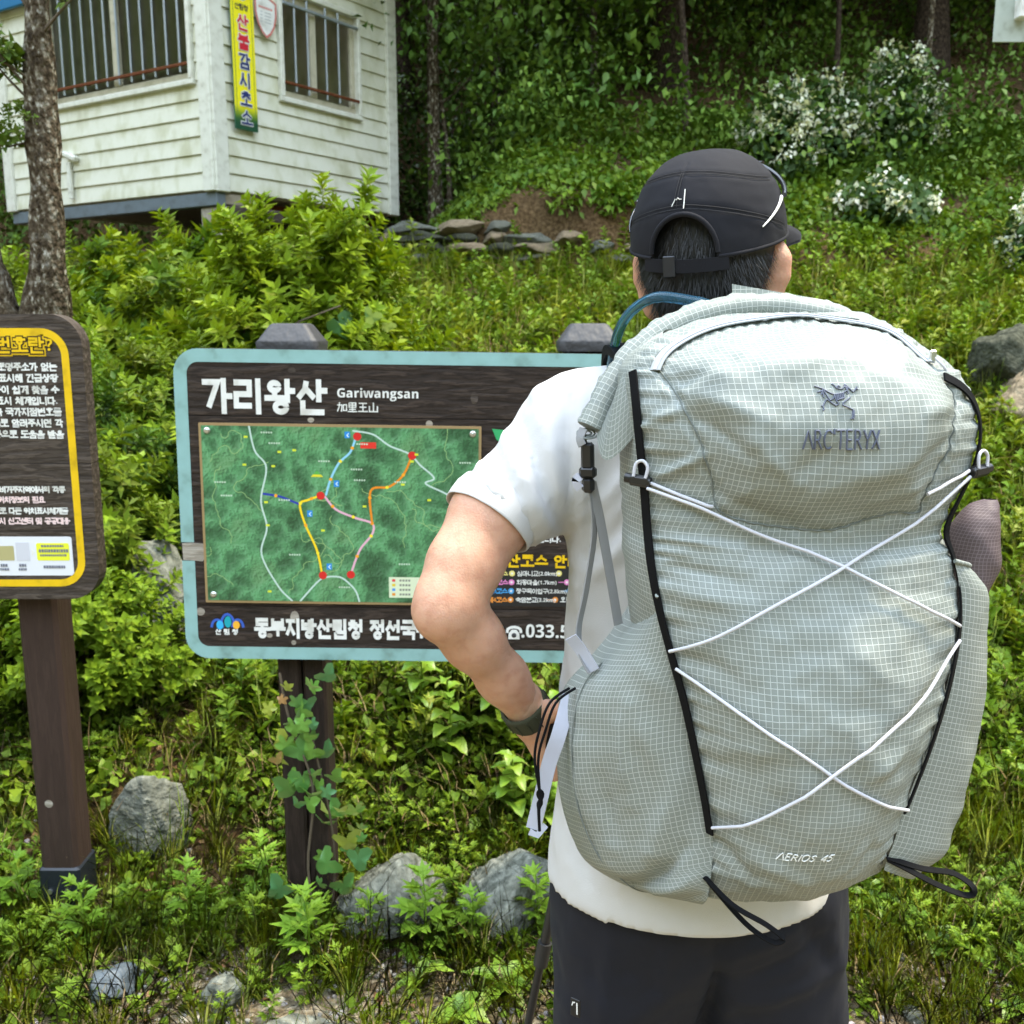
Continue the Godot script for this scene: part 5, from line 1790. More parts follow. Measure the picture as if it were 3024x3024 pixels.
# ------------------------------------------------------------------ notice board
func build_notice_board() -> void:
	var b := thing("notice_board", "dark timber notice board with a yellow border and white Korean text", "sign board", Vector3(-1.005, 0.0, -2.38))
	var f := Transform3D(Basis(), Vector3(0, 0.892, 0))
	var W := 0.80
	var H := 0.685
	var cuts := [0.0, 0.17, 0.335, 0.5, H]
	for i in 4:
		var rr := [0.075 if i == 0 else 0.0, 0.075 if i == 0 else 0.0, 0.075 if i == 3 else 0.0, 0.075 if i == 3 else 0.0]
		plate(b, "plank", round_rect(-W, cuts[i] + (0.0007 if i > 0 else 0.0), 0, cuts[i + 1] - (0.0007 if i < 3 else 0.0), rr), -0.045, 0.0, f, M.wood_grey)
	var e := 0.041
	var mb := MB.new()
	var ring := []
	for p in round_rect(-W + e, e, -e, H - e, 0.055, 9): ring.append(p)
	stripe(mb, ring, 0.0175, 0.0012, f, true)
	part("painted_border", mb.mesh(), M.yellow, b)
	for px in [-0.185, -0.62]:
		var post := Node3D.new()
		post.name = "post"
		b.add_child(post, true)
		post.position = Vector3(px, 0, -0.095)
		part("timber", boxed(Vector3(0, 0.72, 0), Vector3(0.098, 1.3, 0.098), 0.010), M.post_plain, post)
		part("shoe", boxed(Vector3(0, 0.04, 0), Vector3(0.108, 0.22, 0.108), 0.006), M.black_metal, post)
		for q in [-0.026, 0.018]:
			part("bolt", tubed([Vector3(q, 0.085, 0.053), Vector3(q, 0.085, 0.059)], 0.007, 8), M.bolt, post)
		part("knot", tubed([Vector3(-0.012, 0.33, 0.0485), Vector3(-0.012, 0.33, 0.0494)], 0.011, 10), M.wood_bare, post)
	# words, set right-aligned from what can be read
	var k := 0.00130
	var at := func(u: float, v: float) -> Vector2: return Vector2((u - 158.0 - (v - 600.0) * 0.052) * k, (1131.0 - v) * k)
	var title := "국가지점번호란?"
	var p: Vector2 = at.call(111, 659)
	var tw := wide(title, 0.0345, 1.13)
	for layer in [[0.0185, 0.0012, M.yellow], [0.0115, 0.0022, M.wood], [0.0056, 0.0032, M.yellow]]:
		mb = MB.new()
		letters(mb, title, Vector2(p.x - tw, p.y), 0.0345, layer[0], f, layer[1], 1.13)
		part("lettering", mb.mesh(), layer[2], b)
	var pink := mat(lin(0.80, 0.62, 0.62), 0.6)
	var rows := [["도로명주소가 없는", 116, 698, 0], ["으로 표시해 긴급상황", 118, 718, 0], ["구조대 등이 쉽게 찾을 수", 119, 739, 0], ["위치표시 체계입니다.", 115, 759, 0], ["좌측 국가지점번호를", 122, 779, 0], ["(112)로 알려주시면 각", 124, 799.5, 0], ["등으로 도움을 받을", 125, 820, 0],
		["비거주지역에서의 각종", 124, 922, 1], ["등 위치정보의 필요", 86, 941, 2], ["서로 다른 위치표시체계를", 128, 962, 1], ["시 신고센터 및 공공대응", 131, 981, 2]]
	for q in rows:
		var s := 0.0172 if q[3] == 0 else 0.0142
		var pt := 1.10 if q[3] == 0 else 1.06
		words(b, q[0], at.call(q[1], q[2]) - Vector2(wide(q[0], s, pt), 0), s, s * (0.22 if q[3] == 0 else 0.24), f, pink if q[3] == 2 else M.white, 0.0012, 1.0, pt)
	# printed sticker
	var s0: Vector2 = at.call(136, 1085)
	plate(b, "sticker", round_rect(s0.x - 0.62, s0.y, s0.x, s0.y + 0.0965, 0.006, 4), 0.0, 0.0012, f, mat(lin(0.72, 0.74, 0.80), 0.4))
	var y0: Vector2 = at.call(68, 1056)
	plate(b, "sticker_label", round_rect(y0.x, y0.y, y0.x + 0.079, y0.y + 0.043, 0.004, 4), 0.0, 0.0018, f, mat(lin(0.78, 0.80, 0.04), 0.4))
	plate(b, "sticker_label", round_rect(y0.x - 0.095, y0.y, y0.x - 0.055, y0.y + 0.036, 0.001, 2), 0.0, 0.0018, f, mat(lin(0.42, 0.38, 0.18), 0.5))
	plate(b, "sticker_label", round_rect(y0.x - 0.050, y0.y - 0.001, y0.x - 0.017, y0.y + 0.045, 0.001, 2), 0.0, 0.0018, f, mat(lin(0.58, 0.59, 0.66), 0.5))
	plate(b, "sticker_label", PackedVector2Array([y0 + Vector2(-0.012, 0.012), y0 + Vector2(-0.004, 0.020), y0 + Vector2(-0.012, 0.028)]), 0.0, 0.0018, f, M.white)
	mb = MB.new()   # print too small to read
	var r := RandomNumberGenerator.new()
	r.seed = 6
	for l in [[0.012, 0.036, 0.055, 0.005], [0.006, 0.024, 0.068, 0.008], [0.008, 0.013, 0.062, 0.005], [0.014, -0.016, 0.05, 0.007], [-0.045, -0.012, 0.016, 0.007], [-0.047, -0.022, 0.02, 0.006], [-0.09, -0.012, 0.016, 0.007], [-0.092, -0.022, 0.022, 0.006]]:
		var x: float = l[0]
		while x < l[0] + l[2]:
			var d := r.randf_range(0.003, 0.006)
			stripe(mb, [y0 + Vector2(x, l[1]), y0 + Vector2(x + d, l[1])], l[3], 0.0024, f)
			x += d + 0.0012
	part("lettering", mb.mesh(), mat(lin(0.16, 0.17, 0.22), 0.6), b)

# ------------------------------------------------------------------ back of a road sign
func build_road_sign() -> void:
	var t := thing("road_sign", "back of a pale metal road sign with a white bracket and post", "sign", Vector3(2.35, height_at(2.35, -4.05), -4.05))
	var y := 2.588 - t.position.y
	part("panel", boxed(Vector3(-0.14, y + 0.42, 0.05), Vector3(0.84, 0.84, 0.006), 0.002), worn(lin(0.42, 0.47, 0.43), 0.5), t)
	for q in [0.15, 0.62]:
		part("bracket", boxed(Vector3(-0.12, y + q, 0.075), Vector3(0.72, 0.06, 0.035), 0.004), M.white, t)
		part("bracket", boxed(Vector3(-0.47, y + q - 0.01, 0.075), Vector3(0.04, 0.13, 0.05), 0.004), M.white, t)
		part("bracket_slot", boxed(Vector3(-0.1, y + q, 0.0945), Vector3(0.6, 0.02, 0.006), 0.002), M.beam, t)
	part("post", tubed([Vector3(0, -0.3, 0.12), Vector3(0, y + 0.9, 0.12)], 0.035, 12), M.white, t)

# ------------------------------------------------------------------ bodies as joined tapered capsules
class Field:
	var a := PackedVector3Array()
	var d := PackedVector3Array()
	var il := PackedFloat32Array()
	var ra := PackedFloat32Array()
	var rb := PackedFloat32Array()
	var zs := PackedFloat32Array()
	var z0 := PackedFloat32Array()
	var k := 0.02
	func add(p: Vector3, q: Vector3, r1: float, r2: float, flat := 1.0, zc := 0.0) -> void:
		p.z = zc + (p.z - zc) * flat
		q.z = zc + (q.z - zc) * flat
		a.append(p)
		d.append(q - p)
		il.append(1.0 / maxf(1e-9, (q - p).length_squared()))
		ra.append(r1)
		rb.append(r2)
		zs.append(flat)
		z0.append(zc)
	func chain(pts: Array, rad: Array) -> void:
		for i in pts.size() - 1: add(pts[i], pts[i + 1], rad[i], rad[i + 1])
	func eval(p: Vector3) -> float:
		var best := 1e9
		for i in a.size():
			var q := p
			if zs[i] != 1.0: q.z = z0[i] + (p.z - z0[i]) * zs[i]
			var v := q - a[i]
			var t := clampf(v.dot(d[i]) * il[i], 0.0, 1.0)
			var e := (v - d[i] * t).length() - lerpf(ra[i], rb[i], t)
			var h := clampf(0.5 + 0.5 * (e - best) / k, 0.0, 1.0) if best < 1e8 else 0.0
			if best > 1e8: best = e
			else: best = lerpf(e, best, h) - k * h * (1.0 - h)
		return best

# surface nets over a box of space
func nets(mb: MB, f: Callable, lo: Vector3, hi: Vector3, cell: float, slack := 1.7) -> void:
	var n := Vector3i(((hi - lo) / cell).ceil()) + Vector3i.ONE
	n = Vector3i((n.x + 3) / 4 * 4 + 1, (n.y + 3) / 4 * 4 + 1, (n.z + 3) / 4 * 4 + 1)
	var sy := n.x
	var sz := n.x * n.y
	var val := PackedFloat32Array()
	val.resize(n.x * n.y * n.z)
	val.fill(1e9)
	var blocks := []
	var reach := cell * 2.0 * sqrt(3.0) * slack + cell
	for bz in range(0, n.z - 1, 4):
		for by in range(0, n.y - 1, 4):
			for bx in range(0, n.x - 1, 4):
				var m: float = f.call(lo + Vector3(bx + 2, by + 2, bz + 2) * cell)
				var live := absf(m) < reach
				if live: blocks.append(Vector3i(bx, by, bz))
				for z in range(bz, bz + 5):
					for y in range(by, by + 5):
						var row := bx + y * sy + z * sz
						for x in 5:
							if live:
								if val[row + x] > 1e8 or absf(val[row + x]) == 7.0: val[row + x] = f.call(lo + Vector3(bx + x, y, z) * cell)
							elif val[row + x] > 1e8: val[row + x] = 7.0 if m > 0 else -7.0
	var id := {}
	for b in blocks:
		for z in range(b.z, b.z + 4):
			for y in range(b.y, b.y + 4):
				for x in range(b.x, b.x + 4):
					var o: int = x + y * sy + z * sz
					var c := [val[o], val[o + 1], val[o + sy], val[o + sy + 1], val[o + sz], val[o + sz + 1], val[o + sz + sy], val[o + sz + sy + 1]]
					var neg := 0
					for q in c:
						if q < 0: neg += 1
					if neg == 0 or neg == 8: continue
					var sum := Vector3.ZERO
					var cnt := 0
					for e in [[0, 1], [2, 3], [4, 5], [6, 7], [0, 2], [1, 3], [4, 6], [5, 7], [0, 4], [1, 5], [2, 6], [3, 7]]:
						var p: float = c[e[0]]
						var q: float = c[e[1]]
						if (p < 0) == (q < 0): continue
						var t := p / (p - q)
						var A := Vector3(e[0] & 1, (e[0] >> 1) & 1, e[0] >> 2)
						var B := Vector3(e[1] & 1, (e[1] >> 1) & 1, e[1] >> 2)
						sum += A.lerp(B, t)
						cnt += 1
					id[o] = mb.vert(lo + (Vector3(x, y, z) + sum / cnt) * cell)
	for o in id:
		var v0 := val[o]
		for ax in 3:
			var st: int = [1, sy, sz][ax]
			var s1: int = [sy, sz, 1][ax]
			var s2: int = [sz, 1, sy][ax]
			var v1 := val[o + st]
			if (v0 < 0) == (v1 < 0): continue
			if not (id.has(o - s1) and id.has(o - s2) and id.has(o - s1 - s2)): continue
			var A: int = id[o]
			var B: int = id[o - s1]
			var C: int = id[o - s1 - s2]
			var D: int = id[o - s2]
			if v0 < 0:
				mb.tri(A, B, C)
				mb.tri(A, C, D)
			else:
				mb.tri(A, C, B)
				mb.tri(A, D, C)

# ridges and creases: each [from, to, width, height]
func crease(mb: MB, folds: Array, noise: FastNoiseLite, amount: float, hem := -9.0) -> void:
	mb.smooth()
	for i in mb.v.size():
		var p := mb.v[i]
		var h := 0.0
		for q in folds:
			var ab := Vector2(q[1].x - q[0].x, q[1].y - q[0].y)
			var pa := Vector2(p.x - q[0].x, p.y - q[0].y)
			var t := clampf(pa.dot(ab) / ab.length_squared(), 0.0, 1.0)
			var d: float = pa.distance_to(ab * t) / q[2]
			if d < 2.5: h += q[3] * exp(-d * d) * (0.35 + 0.65 * sin(PI * clampf(t, 0.08, 0.92))) * smoothstep(-0.15, 0.25, mb.n[i].z)
		h += noise.get_noise_3dv(p) * amount
		if p.y < hem + 0.05: h *= smoothstep(hem + 0.004, hem + 0.05, p.y)
		mb.v[i] = p + mb.n[i] * h
	mb.smooth()

var head_at := Transform3D()

func build_person() -> void:
	head_at = Transform3D(Basis(Vector3.UP, deg_to_rad(-27)) * Basis(Vector3.RIGHT, deg_to_rad(9)), Vector3(0.244, 1.638, -1.275))
	var root := thing("person", "person seen from behind in white shirt and black shorts, hand on hip", "person", Vector3(0.26, 0, -1.31))
	var off := Transform3D(Basis(), -root.position)
	var skin := mat(lin(0.60, 0.345, 0.24), 0.5, 0.4)
	skin.albedo_texture = noise_tex(0.02, 5, [[0.0, Color(0.90, 0.84, 0.82)], [0.5, Color(0.98, 0.97, 0.96)], [1.0, Color(1, 1, 1)]], 256, 81)
	skin.uv1_triplanar = true
	skin.uv1_scale = Vector3.ONE * 9.0
	skin.subsurf_scatter_enabled = true
	skin.subsurf_scatter_strength = 0.25
	skin.normal_enabled = true
	skin.normal_texture = noise_tex(0.12, 3, [], 256, 83, true, 3.0)
	skin.normal_scale = 0.35
	# --- skin: torso and legs, arms, hands, head, joined in one mesh
	var body := MB.new()
	var core := Field.new()
	core.k = 0.05
	core.add(Vector3(0.25, 0.93, -1.31), Vector3(0.25, 1.30, -1.31), 0.14, 0.145, 1.5, -1.31)
	core.add(Vector3(0.10, 1.40, -1.32), Vector3(0.40, 1.40, -1.32), 0.055, 0.055)
	core.add(Vector3(0.245, 1.40, -1.31), Vector3(0.243, 1.53, -1.285), 0.072, 0.057)
	core.add(Vector3(0.17, 0.90, -1.31), Vector3(0.15, 0.49, -1.31), 0.085, 0.058)
	core.add(Vector3(0.15, 0.49, -1.31), Vector3(0.145, 0.34, -1.295), 0.056, 0.057)
	core.add(Vector3(0.145, 0.34, -1.295), Vector3(0.14, 0.08, -1.30), 0.056, 0.036)
	core.add(Vector3(0.33, 0.90, -1.31), Vector3(0.38, 0.49, -1.31), 0.085, 0.058)
	core.add(Vector3(0.38, 0.49, -1.31), Vector3(0.385, 0.34, -1.295), 0.056, 0.057)
	core.add(Vector3(0.385, 0.34, -1.295), Vector3(0.39, 0.08, -1.30), 0.056, 0.036)
	nets(body, core.eval, Vector3(0.02, 0.0, -1.52), Vector3(0.5, 1.6, -1.1), 0.012)
	var elbow := Vector3(-0.080, 1.212, -1.19)
	var ho := Vector3(0.012, -0.034, 0.004)   # the hand sits on the hip
	var wrist := Vector3(0.017, 1.057, -1.30) + ho
	var arm := Field.new()
	arm.k = 0.025
	arm.add(Vector3(0.075, 1.405, -1.32), Vector3(-0.026, 1.314, -1.250), 0.050, 0.049)
	arm.add(Vector3(-0.026, 1.314, -1.250), Vector3(-0.060, 1.256, -1.215), 0.049, 0.043)
	arm.add(Vector3(-0.060, 1.256, -1.215), elbow, 0.043, 0.035)
	arm.add(elbow, elbow + Vector3(-0.006, -0.010, 0.006), 0.034, 0.028)
	arm.add(elbow, Vector3(-0.050, 1.162, -1.218), 0.034, 0.0355)
	arm.add(Vector3(-0.050, 1.162, -1.218), Vector3(-0.012, 1.095, -1.258), 0.0355, 0.030)
	arm.add(Vector3(-0.012, 1.095, -1.258), wrist, 0.030, 0.025)
	nets(body, arm.eval, Vector3(-0.2, 0.96, -1.42), Vector3(0.16, 1.5, -1.12), 0.007)
	var hand := Field.new()
	hand.k = 0.012
	hand.add(Vector3(0.0, 1.09, -1.285) + ho, wrist, 0.029, 0.027)
	hand.add(wrist, Vector3(0.050, 1.030, -1.325) + ho, 0.026, 0.018)
	hand.add(wrist, Vector3(0.045, 0.980, -1.318) + ho, 0.026, 0.019)
	hand.add(Vector3(0.050, 1.030, -1.325) + ho, Vector3(0.045, 0.980, -1.318) + ho, 0.018, 0.018)
	for i in 4:
		var y := 1.036 - 0.019 * i
		var l: float = [0.95, 1.05, 1.0, 0.8][i]
		hand.chain([Vector3(0.050, y, -1.33) + ho, Vector3(0.060, y - 0.006, -1.33 - 0.042 * l) + ho, Vector3(0.082, y - 0.010, -1.33 - 0.070 * l) + ho, Vector3(0.104, y - 0.012, -1.33 - 0.084 * l) + ho], [0.0100, 0.0092, 0.0084, 0.0074])
	hand.chain([Vector3(0.024, 1.055, -1.290) + ho, Vector3(0.042, 1.080, -1.272) + ho, Vector3(0.060, 1.090, -1.250) + ho, Vector3(0.078, 1.086, -1.238) + ho], [0.016, 0.0125, 0.0105, 0.0085])
	nets(body, hand.eval, Vector3(-0.03, 0.89, -1.44), Vector3(0.15, 1.10, -1.20), 0.004)
	var rarm := Field.new()
	rarm.k = 0.025
	rarm.add(Vector3(0.42, 1.405, -1.32), Vector3(0.47, 1.17, -1.42), 0.06, 0.045)
	rarm.add(Vector3(0.47, 1.17, -1.42), Vector3(0.235, 1.085, -1.565), 0.047, 0.029)
	nets(body, rarm.eval, Vector3(0.15, 0.98, -1.66), Vector3(0.56, 1.5, -1.2), 0.009)
	var rh := Field.new()
	rh.k = 0.01
	rh.add(Vector3(0.24, 1.087, -1.562), Vector3(0.195, 1.07, -1.585), 0.028, 0.024)
	rh.add(Vector3(0.195, 1.095, -1.588), Vector3(0.19, 1.03, -1.585), 0.015, 0.015)
	for i in 4:
		var y := 1.095 - 0.02 * i
		rh.chain([Vector3(0.19, y, -1.600), Vector3(0.170, y, -1.626), Vector3(0.142, y - 0.002, -1.618), Vector3(0.140, y - 0.003, -1.594)], [0.0095, 0.009, 0.0085, 0.0075])
	rh.chain([Vector3(0.20, 1.09, -1.575), Vector3(0.182, 1.112, -1.572), Vector3(0.158, 1.108, -1.578)], [0.013, 0.0105, 0.0085])
	nets(body, rh.eval, Vector3(0.11, 0.99, -1.66), Vector3(0.28, 1.14, -1.54), 0.0045)
	# head, built facing -z and then turned
	var hd := Field.new()
	hd.k = 0.02
	hd.add(Vector3(0, 0.02, 0.016), Vector3(0, 0.025, -0.02), 0.079, 0.078)
	hd.add(Vector3(0, -0.03, 0.028), Vector3(0, -0.12, 0.02), 0.066, 0.054)
	hd.add(Vector3(0, -0.055, -0.035), Vector3(0, -0.093, -0.062), 0.052, 0.026)
	for s in [-1, 1]:
		hd.add(Vector3(s * 0.036, -0.035, -0.045), Vector3(s * 0.040, -0.065, -0.02), 0.036, 0.032)
		hd.add(Vector3(s * 0.034, 0.008, -0.082), Vector3(s * 0.034, 0.008, -0.083), 0.014, 0.014)
	hd.add(Vector3(0, 0.005, -0.094), Vector3(0, -0.034, -0.112), 0.008, 0.013)
	hd.add(Vector3(-0.02, -0.062, -0.092), Vector3(0.02, -0.062, -0.092), 0.008, 0.008)
	var hm := MB.new()
	nets(hm, hd.eval, Vector3(-0.11, -0.17, -0.14), Vector3(0.11, 0.12, 0.12), 0.006)
	var ear := Field.new()
	ear.k = 0.016
	for s in [-1, 1]:
		for q in [[0.078, 0.004, 0.006, 0.082, 0.004, 0.0], [0.074, -0.014, 0.014, 0.086, -0.010, 0.002], [0.071, -0.034, 0.018, 0.086, -0.030, 0.004], [0.068, -0.054, 0.018, 0.079, -0.052, 0.006], [0.065, -0.068, 0.014, 0.078, -0.070, 0.006]]:
			ear.add(Vector3(s * q[0], q[1], q[2]), Vector3(s * q[3], q[4], q[5]), 0.0060, 0.0050)
		ear.chain([Vector3(s * 0.083, 0.005, -0.002), Vector3(s * 0.089, -0.010, 0.002), Vector3(s * 0.088, -0.030, 0.004), Vector3(s * 0.080, -0.052, 0.006), Vector3(s * 0.071, -0.072, 0.007)], [0.0050, 0.0055, 0.0055, 0.0055, 0.0065])
	nets(hm, ear.eval, Vector3(-0.125, -0.09, -0.03), Vector3(0.125, 0.05, 0.06), 0.0035)
	hm.smooth()
	var s0 := body.v.size()
	for i in hm.v.size(): body.vert(head_at * hm.v[i])
	for i in hm.ix: body.ix.append(s0 + i)
	body.smooth()
	part("body", body.mesh(), skin, root, off)
	# --- hair
	var hf := Field.new()
	hf.k = 0.025
	hf.add(Vector3(0, 0.02, 0.016), Vector3(0, 0.03, -0.015), 0.083, 0.083)
	hf.add(Vector3(0, -0.025, 0.032), Vector3(0, -0.066, 0.028), 0.068, 0.058)
	var ha := MB.new()
	var hair_cut := func(p: Vector3) -> float: return maxf(hf.eval(p), maxf(-p.z - 0.045 + maxf(0.0, -p.y) * 0.5, -p.y - 0.098 - p.z * 0.1))
	nets(ha, hair_cut, Vector3(-0.12, -0.14, -0.12), Vector3(0.12, 0.14, 0.13), 0.005)
	var fine := FastNoiseLite.new()
	fine.frequency = 60.0
	crease(ha, [], fine, 0.002)
	var hair := mat(lin(0.010, 0.010, 0.011), 0.55, 0.45)
	part("hair", ha.mesh(), hair, root, off * head_at)
	var strand := MB.new()
	strand.flat3(Vector3(-0.0006, 0, 0), Vector3(0.0006, 0, 0), Vector3(0, -0.016, 0.003))
	var r := RandomNumberGenerator.new()
	r.seed = 3
	var xf := []
	for i in ha.v.size():
		var p := ha.v[i]
		if p.z < -0.02 or (p.y > 0.004 and (absf(p.x) > 0.034 or p.y > 0.05)): continue
		for j in 3:
			var nn := ha.n[i]
			var q := p + rdir(r) * 0.003
			var down := (Vector3(0, -1, 0) + nn * r.randf_range(0.1, 0.5) + rdir(r) * 0.25).normalized()
			var y := -down
			var x := y.cross(nn).normalized()
			xf.append(Transform3D(Basis(x, y, x.cross(y)).scaled_local(Vector3.ONE * r.randf_range(0.5, 1.1)), q))
	copies("hair_strands", strand.mesh(), hair, xf, [], root).transform = off * head_at
	# --- shirt
	var sh := Field.new()
	sh.k = 0.045
	sh.add(Vector3(0.25, 0.80, -1.30), Vector3(0.25, 1.02, -1.31), 0.200, 0.176, 1.22, -1.31)
	sh.add(Vector3(0.25, 1.02, -1.31), Vector3(0.25, 1.30, -1.31), 0.172, 0.176, 1.45, -1.31)
	sh.add(Vector3(0.09, 1.416, -1.315), Vector3(0.235, 1.462, -1.30), 0.068, 0.068)
	sh.add(Vector3(0.41, 1.416, -1.315), Vector3(0.26, 1.462, -1.30), 0.068, 0.068)
	sh.add(Vector3(0.245, 1.40, -1.31), Vector3(0.243, 1.53, -1.285), 0.10, 0.066)
	sh.add(Vector3(0.082, 1.400, -1.32), Vector3(-0.045, 1.288, -1.240), 0.077, 0.058)
	sh.add(Vector3(0.42, 1.400, -1.32), Vector3(0.46, 1.22, -1.40), 0.074, 0.072)
	var send := Vector3(-0.024, 1.314, -1.252)
	var sdir := (elbow - Vector3(0.075, 1.405, -1.32)).normalized()
	var rend := Vector3(0.455, 1.245, -1.39)
	var rdr := Vector3(0.05, -0.235, -0.10).normalized()
	var shirt_f := func(p: Vector3) -> float:
		var d: float = sh.eval(p)
		if p.x < 0.07 and p.y > 1.15:
			d = maxf(d, (p - send).dot(sdir))
		if p.x > 0.43 and p.y < 1.33 and p.y > 1.1: d = maxf(d, (p - rend).dot(rdr))
		d = maxf(d, 0.795 - p.y + 0.02 * (p.x - 0.25))
		return maxf(d, p.y - 1.525 + (p.z + 1.31) * 0.5)
	var shm := MB.new()
	nets(shm, shirt_f, Vector3(-0.15, 0.77, -1.5), Vector3(0.56, 1.56, -1.12), 0.0075)
	var V := func(x: float, y: float, z: float) -> Vector3: return Vector3(x, y, z)
	var folds := [
		[V.call(0.03, 1.47, -1.28), V.call(0.075, 1.31, -1.24), 0.012, 0.007], [V.call(0.0, 1.45, -1.27), V.call(0.062, 1.30, -1.235), 0.009, -0.006], [V.call(-0.02, 1.435, -1.26), V.call(0.055, 1.285, -1.23), 0.010, 0.007],
		[V.call(-0.04, 1.41, -1.25), V.call(0.03, 1.30, -1.22), 0.010, -0.005], [V.call(-0.055, 1.39, -1.24), V.call(0.01, 1.33, -1.19), 0.010, 0.006], [V.call(-0.07, 1.365, -1.22), V.call(-0.01, 1.30, -1.18), 0.009, 0.005],
		[V.call(0.07, 1.46, -1.25), V.call(0.075, 1.28, -1.22), 0.010, -0.008], [V.call(0.085, 1.46, -1.245), V.call(0.088, 1.25, -1.21), 0.012, 0.008],
		[V.call(0.10, 1.32, -1.21), V.call(0.17, 1.40, -1.2), 0.010, 0.005], [V.call(0.10, 1.26, -1.21), V.call(0.16, 1.34, -1.2), 0.009, -0.005], [V.call(0.09, 1.22, -1.22), V.call(0.15, 1.30, -1.2), 0.010, 0.006],
		[V.call(0.08, 1.28, -1.27), V.call(0.10, 1.10, -1.24), 0.010, 0.006], [V.call(0.09, 1.18, -1.23), V.call(0.12, 1.05, -1.22), 0.009, -0.005], [V.call(0.075, 1.2, -1.28), V.call(0.09, 1.05, -1.26), 0.01, 0.006],
		[V.call(0.09, 0.95, -1.22), V.call(0.14, 0.85, -1.19), 0.012, 0.006], [V.call(0.25, 0.9, -1.18), V.call(0.35, 0.85, -1.18), 0.014, 0.005], [V.call(0.08, 0.9, -1.26), V.call(0.10, 0.84, -1.24), 0.01, -0.005]]
	var wn := FastNoiseLite.new()
	wn.frequency = 9.0
	wn.fractal_octaves = 3
	for q in folds: q[3] *= 1.25
	crease(shm, folds, wn, 0.005, 0.795)
	var cloth := mat(lin(0.55, 0.54, 0.535), 0.85, 0.3)
	weave(cloth, 0.2, 14.0, 0.25)
	cloth.rim_enabled = true
	cloth.rim = 0.2
	var shirt_part := part("shirt", shm.mesh(), cloth, root, off)
	# sleeve hem: a band turned in round the arm
	var c0 := Vector3(-0.026, 1.312, -1.252)
	var e1 := sdir.cross(Vector3.UP).normalized()
	var e2 := e1.cross(sdir)
	var hem_rows := []
	for q in [[0.0585, -0.026], [0.0620, -0.012], [0.0622, 0.0], [0.0618, 0.008], [0.0611, 0.0105], [0.0597, 0.0105], [0.0584, 0.008], [0.0555, -0.006], [0.045, -0.012]]:
		var row := []
		for k in 49:
			var a := TAU * k / 48
			var d := e1 * cos(a) + e2 * sin(a)
			var p: Vector3 = c0 + d * q[0] + sdir * q[1]
			row.append(p + d * wn.get_noise_3dv(c0 + d * 0.08) * 0.005)
		hem_rows.append(row)
	var hem := MB.new()
	sheet(hem, hem_rows, null, true)
	hem.smooth()
	part("sleeve_hem", hem.mesh(), cloth, shirt_part)
	# --- shorts
	var so := Field.new()
	so.k = 0.05
	so.add(Vector3(0.255, 0.875, -1.31), Vector3(0.26, 0.78, -1.305), 0.163, 0.178, 1.33, -1.31)
	so.add(Vector3(0.172, 0.76, -1.305), Vector3(0.160, 0.44, -1.31), 0.114, 0.098)
	so.add(Vector3(0.358, 0.76, -1.305), Vector3(0.388, 0.44, -1.31), 0.112, 0.104)
	var shorts_f := func(p: Vector3) -> float:
		var d: float = so.eval(p)
		d = maxf(d, 0.43 - p.y)
		d = maxf(d, p.y - 0.90)
		# the split between the legs
		if p.y < 0.56: d = maxf(d, 0.004 + (0.56 - p.y) * 0.03 - absf(p.x - 0.268))
		return d
	var som := MB.new()
	nets(som, shorts_f, Vector3(0.0, 0.40, -1.5), Vector3(0.54, 0.93, -1.1), 0.008)
	var sf := [
		[V.call(0.268, 0.78, -1.18), V.call(0.268, 0.62, -1.2), 0.012, -0.010], [V.call(0.28, 0.74, -1.17), V.call(0.40, 0.80, -1.19), 0.014, 0.008], [V.call(0.29, 0.70, -1.17), V.call(0.42, 0.76, -1.19), 0.012, -0.007], [V.call(0.30, 0.66, -1.18), V.call(0.44, 0.70, -1.2), 0.016, 0.008],
		[V.call(0.25, 0.72, -1.17), V.call(0.14, 0.62, -1.18), 0.016, 0.006], [V.call(0.272, 0.70, -1.2), V.call(0.262, 0.46, -1.2), 0.010, -0.020], [V.call(0.29, 0.64, -1.2), V.call(0.36, 0.52, -1.2), 0.014, 0.009], [V.call(0.24, 0.62, -1.2), V.call(0.20, 0.48, -1.2), 0.014, 0.008], [V.call(0.13, 0.78, -1.19), V.call(0.12, 0.55, -1.2), 0.012, 0.005], [V.call(0.20, 0.80, -1.17), V.call(0.20, 0.62, -1.17), 0.008, 0.004], [V.call(0.25, 0.66, -1.18), V.call(0.18, 0.52, -1.2), 0.014, -0.006],
		[V.call(0.36, 0.82, -1.18), V.call(0.42, 0.72, -1.2), 0.012, -0.006], [V.call(0.42, 0.82, -1.2), V.call(0.46, 0.6, -1.22), 0.014, 0.006], [V.call(0.33, 0.6, -1.18), V.call(0.4, 0.5, -1.2), 0.016, 0.007]]
	crease(som, sf, wn, 0.006)
	var dark := mat(lin(0.0085, 0.0095, 0.016), 0.72, 0.35)
	weave(dark, 0.2, 16.0, 0.2)
	dark.rim_enabled = true
	dark.rim = 0.15
	part("shorts", som.mesh(), dark, root, off)
	# small woven tag with a white peak and bar
	var tg := Transform3D(Basis(Vector3.UP, -0.62), Vector3(0.083, 0.675, -1.172))
	part("tag", boxed(Vector3.ZERO, Vector3(0.014, 0.026, 0.003), 0.0008), mat(lin(0.006, 0.006, 0.007), 0.5), root, off * tg)
	var tm := MB.new()
	stripe(tm, [Vector2(-0.0045, 0.002), Vector2(-0.003, 0.008), Vector2(-0.0015, 0.007), Vector2(0.0, 0.009)], 0.0013, 0.0019, tg)
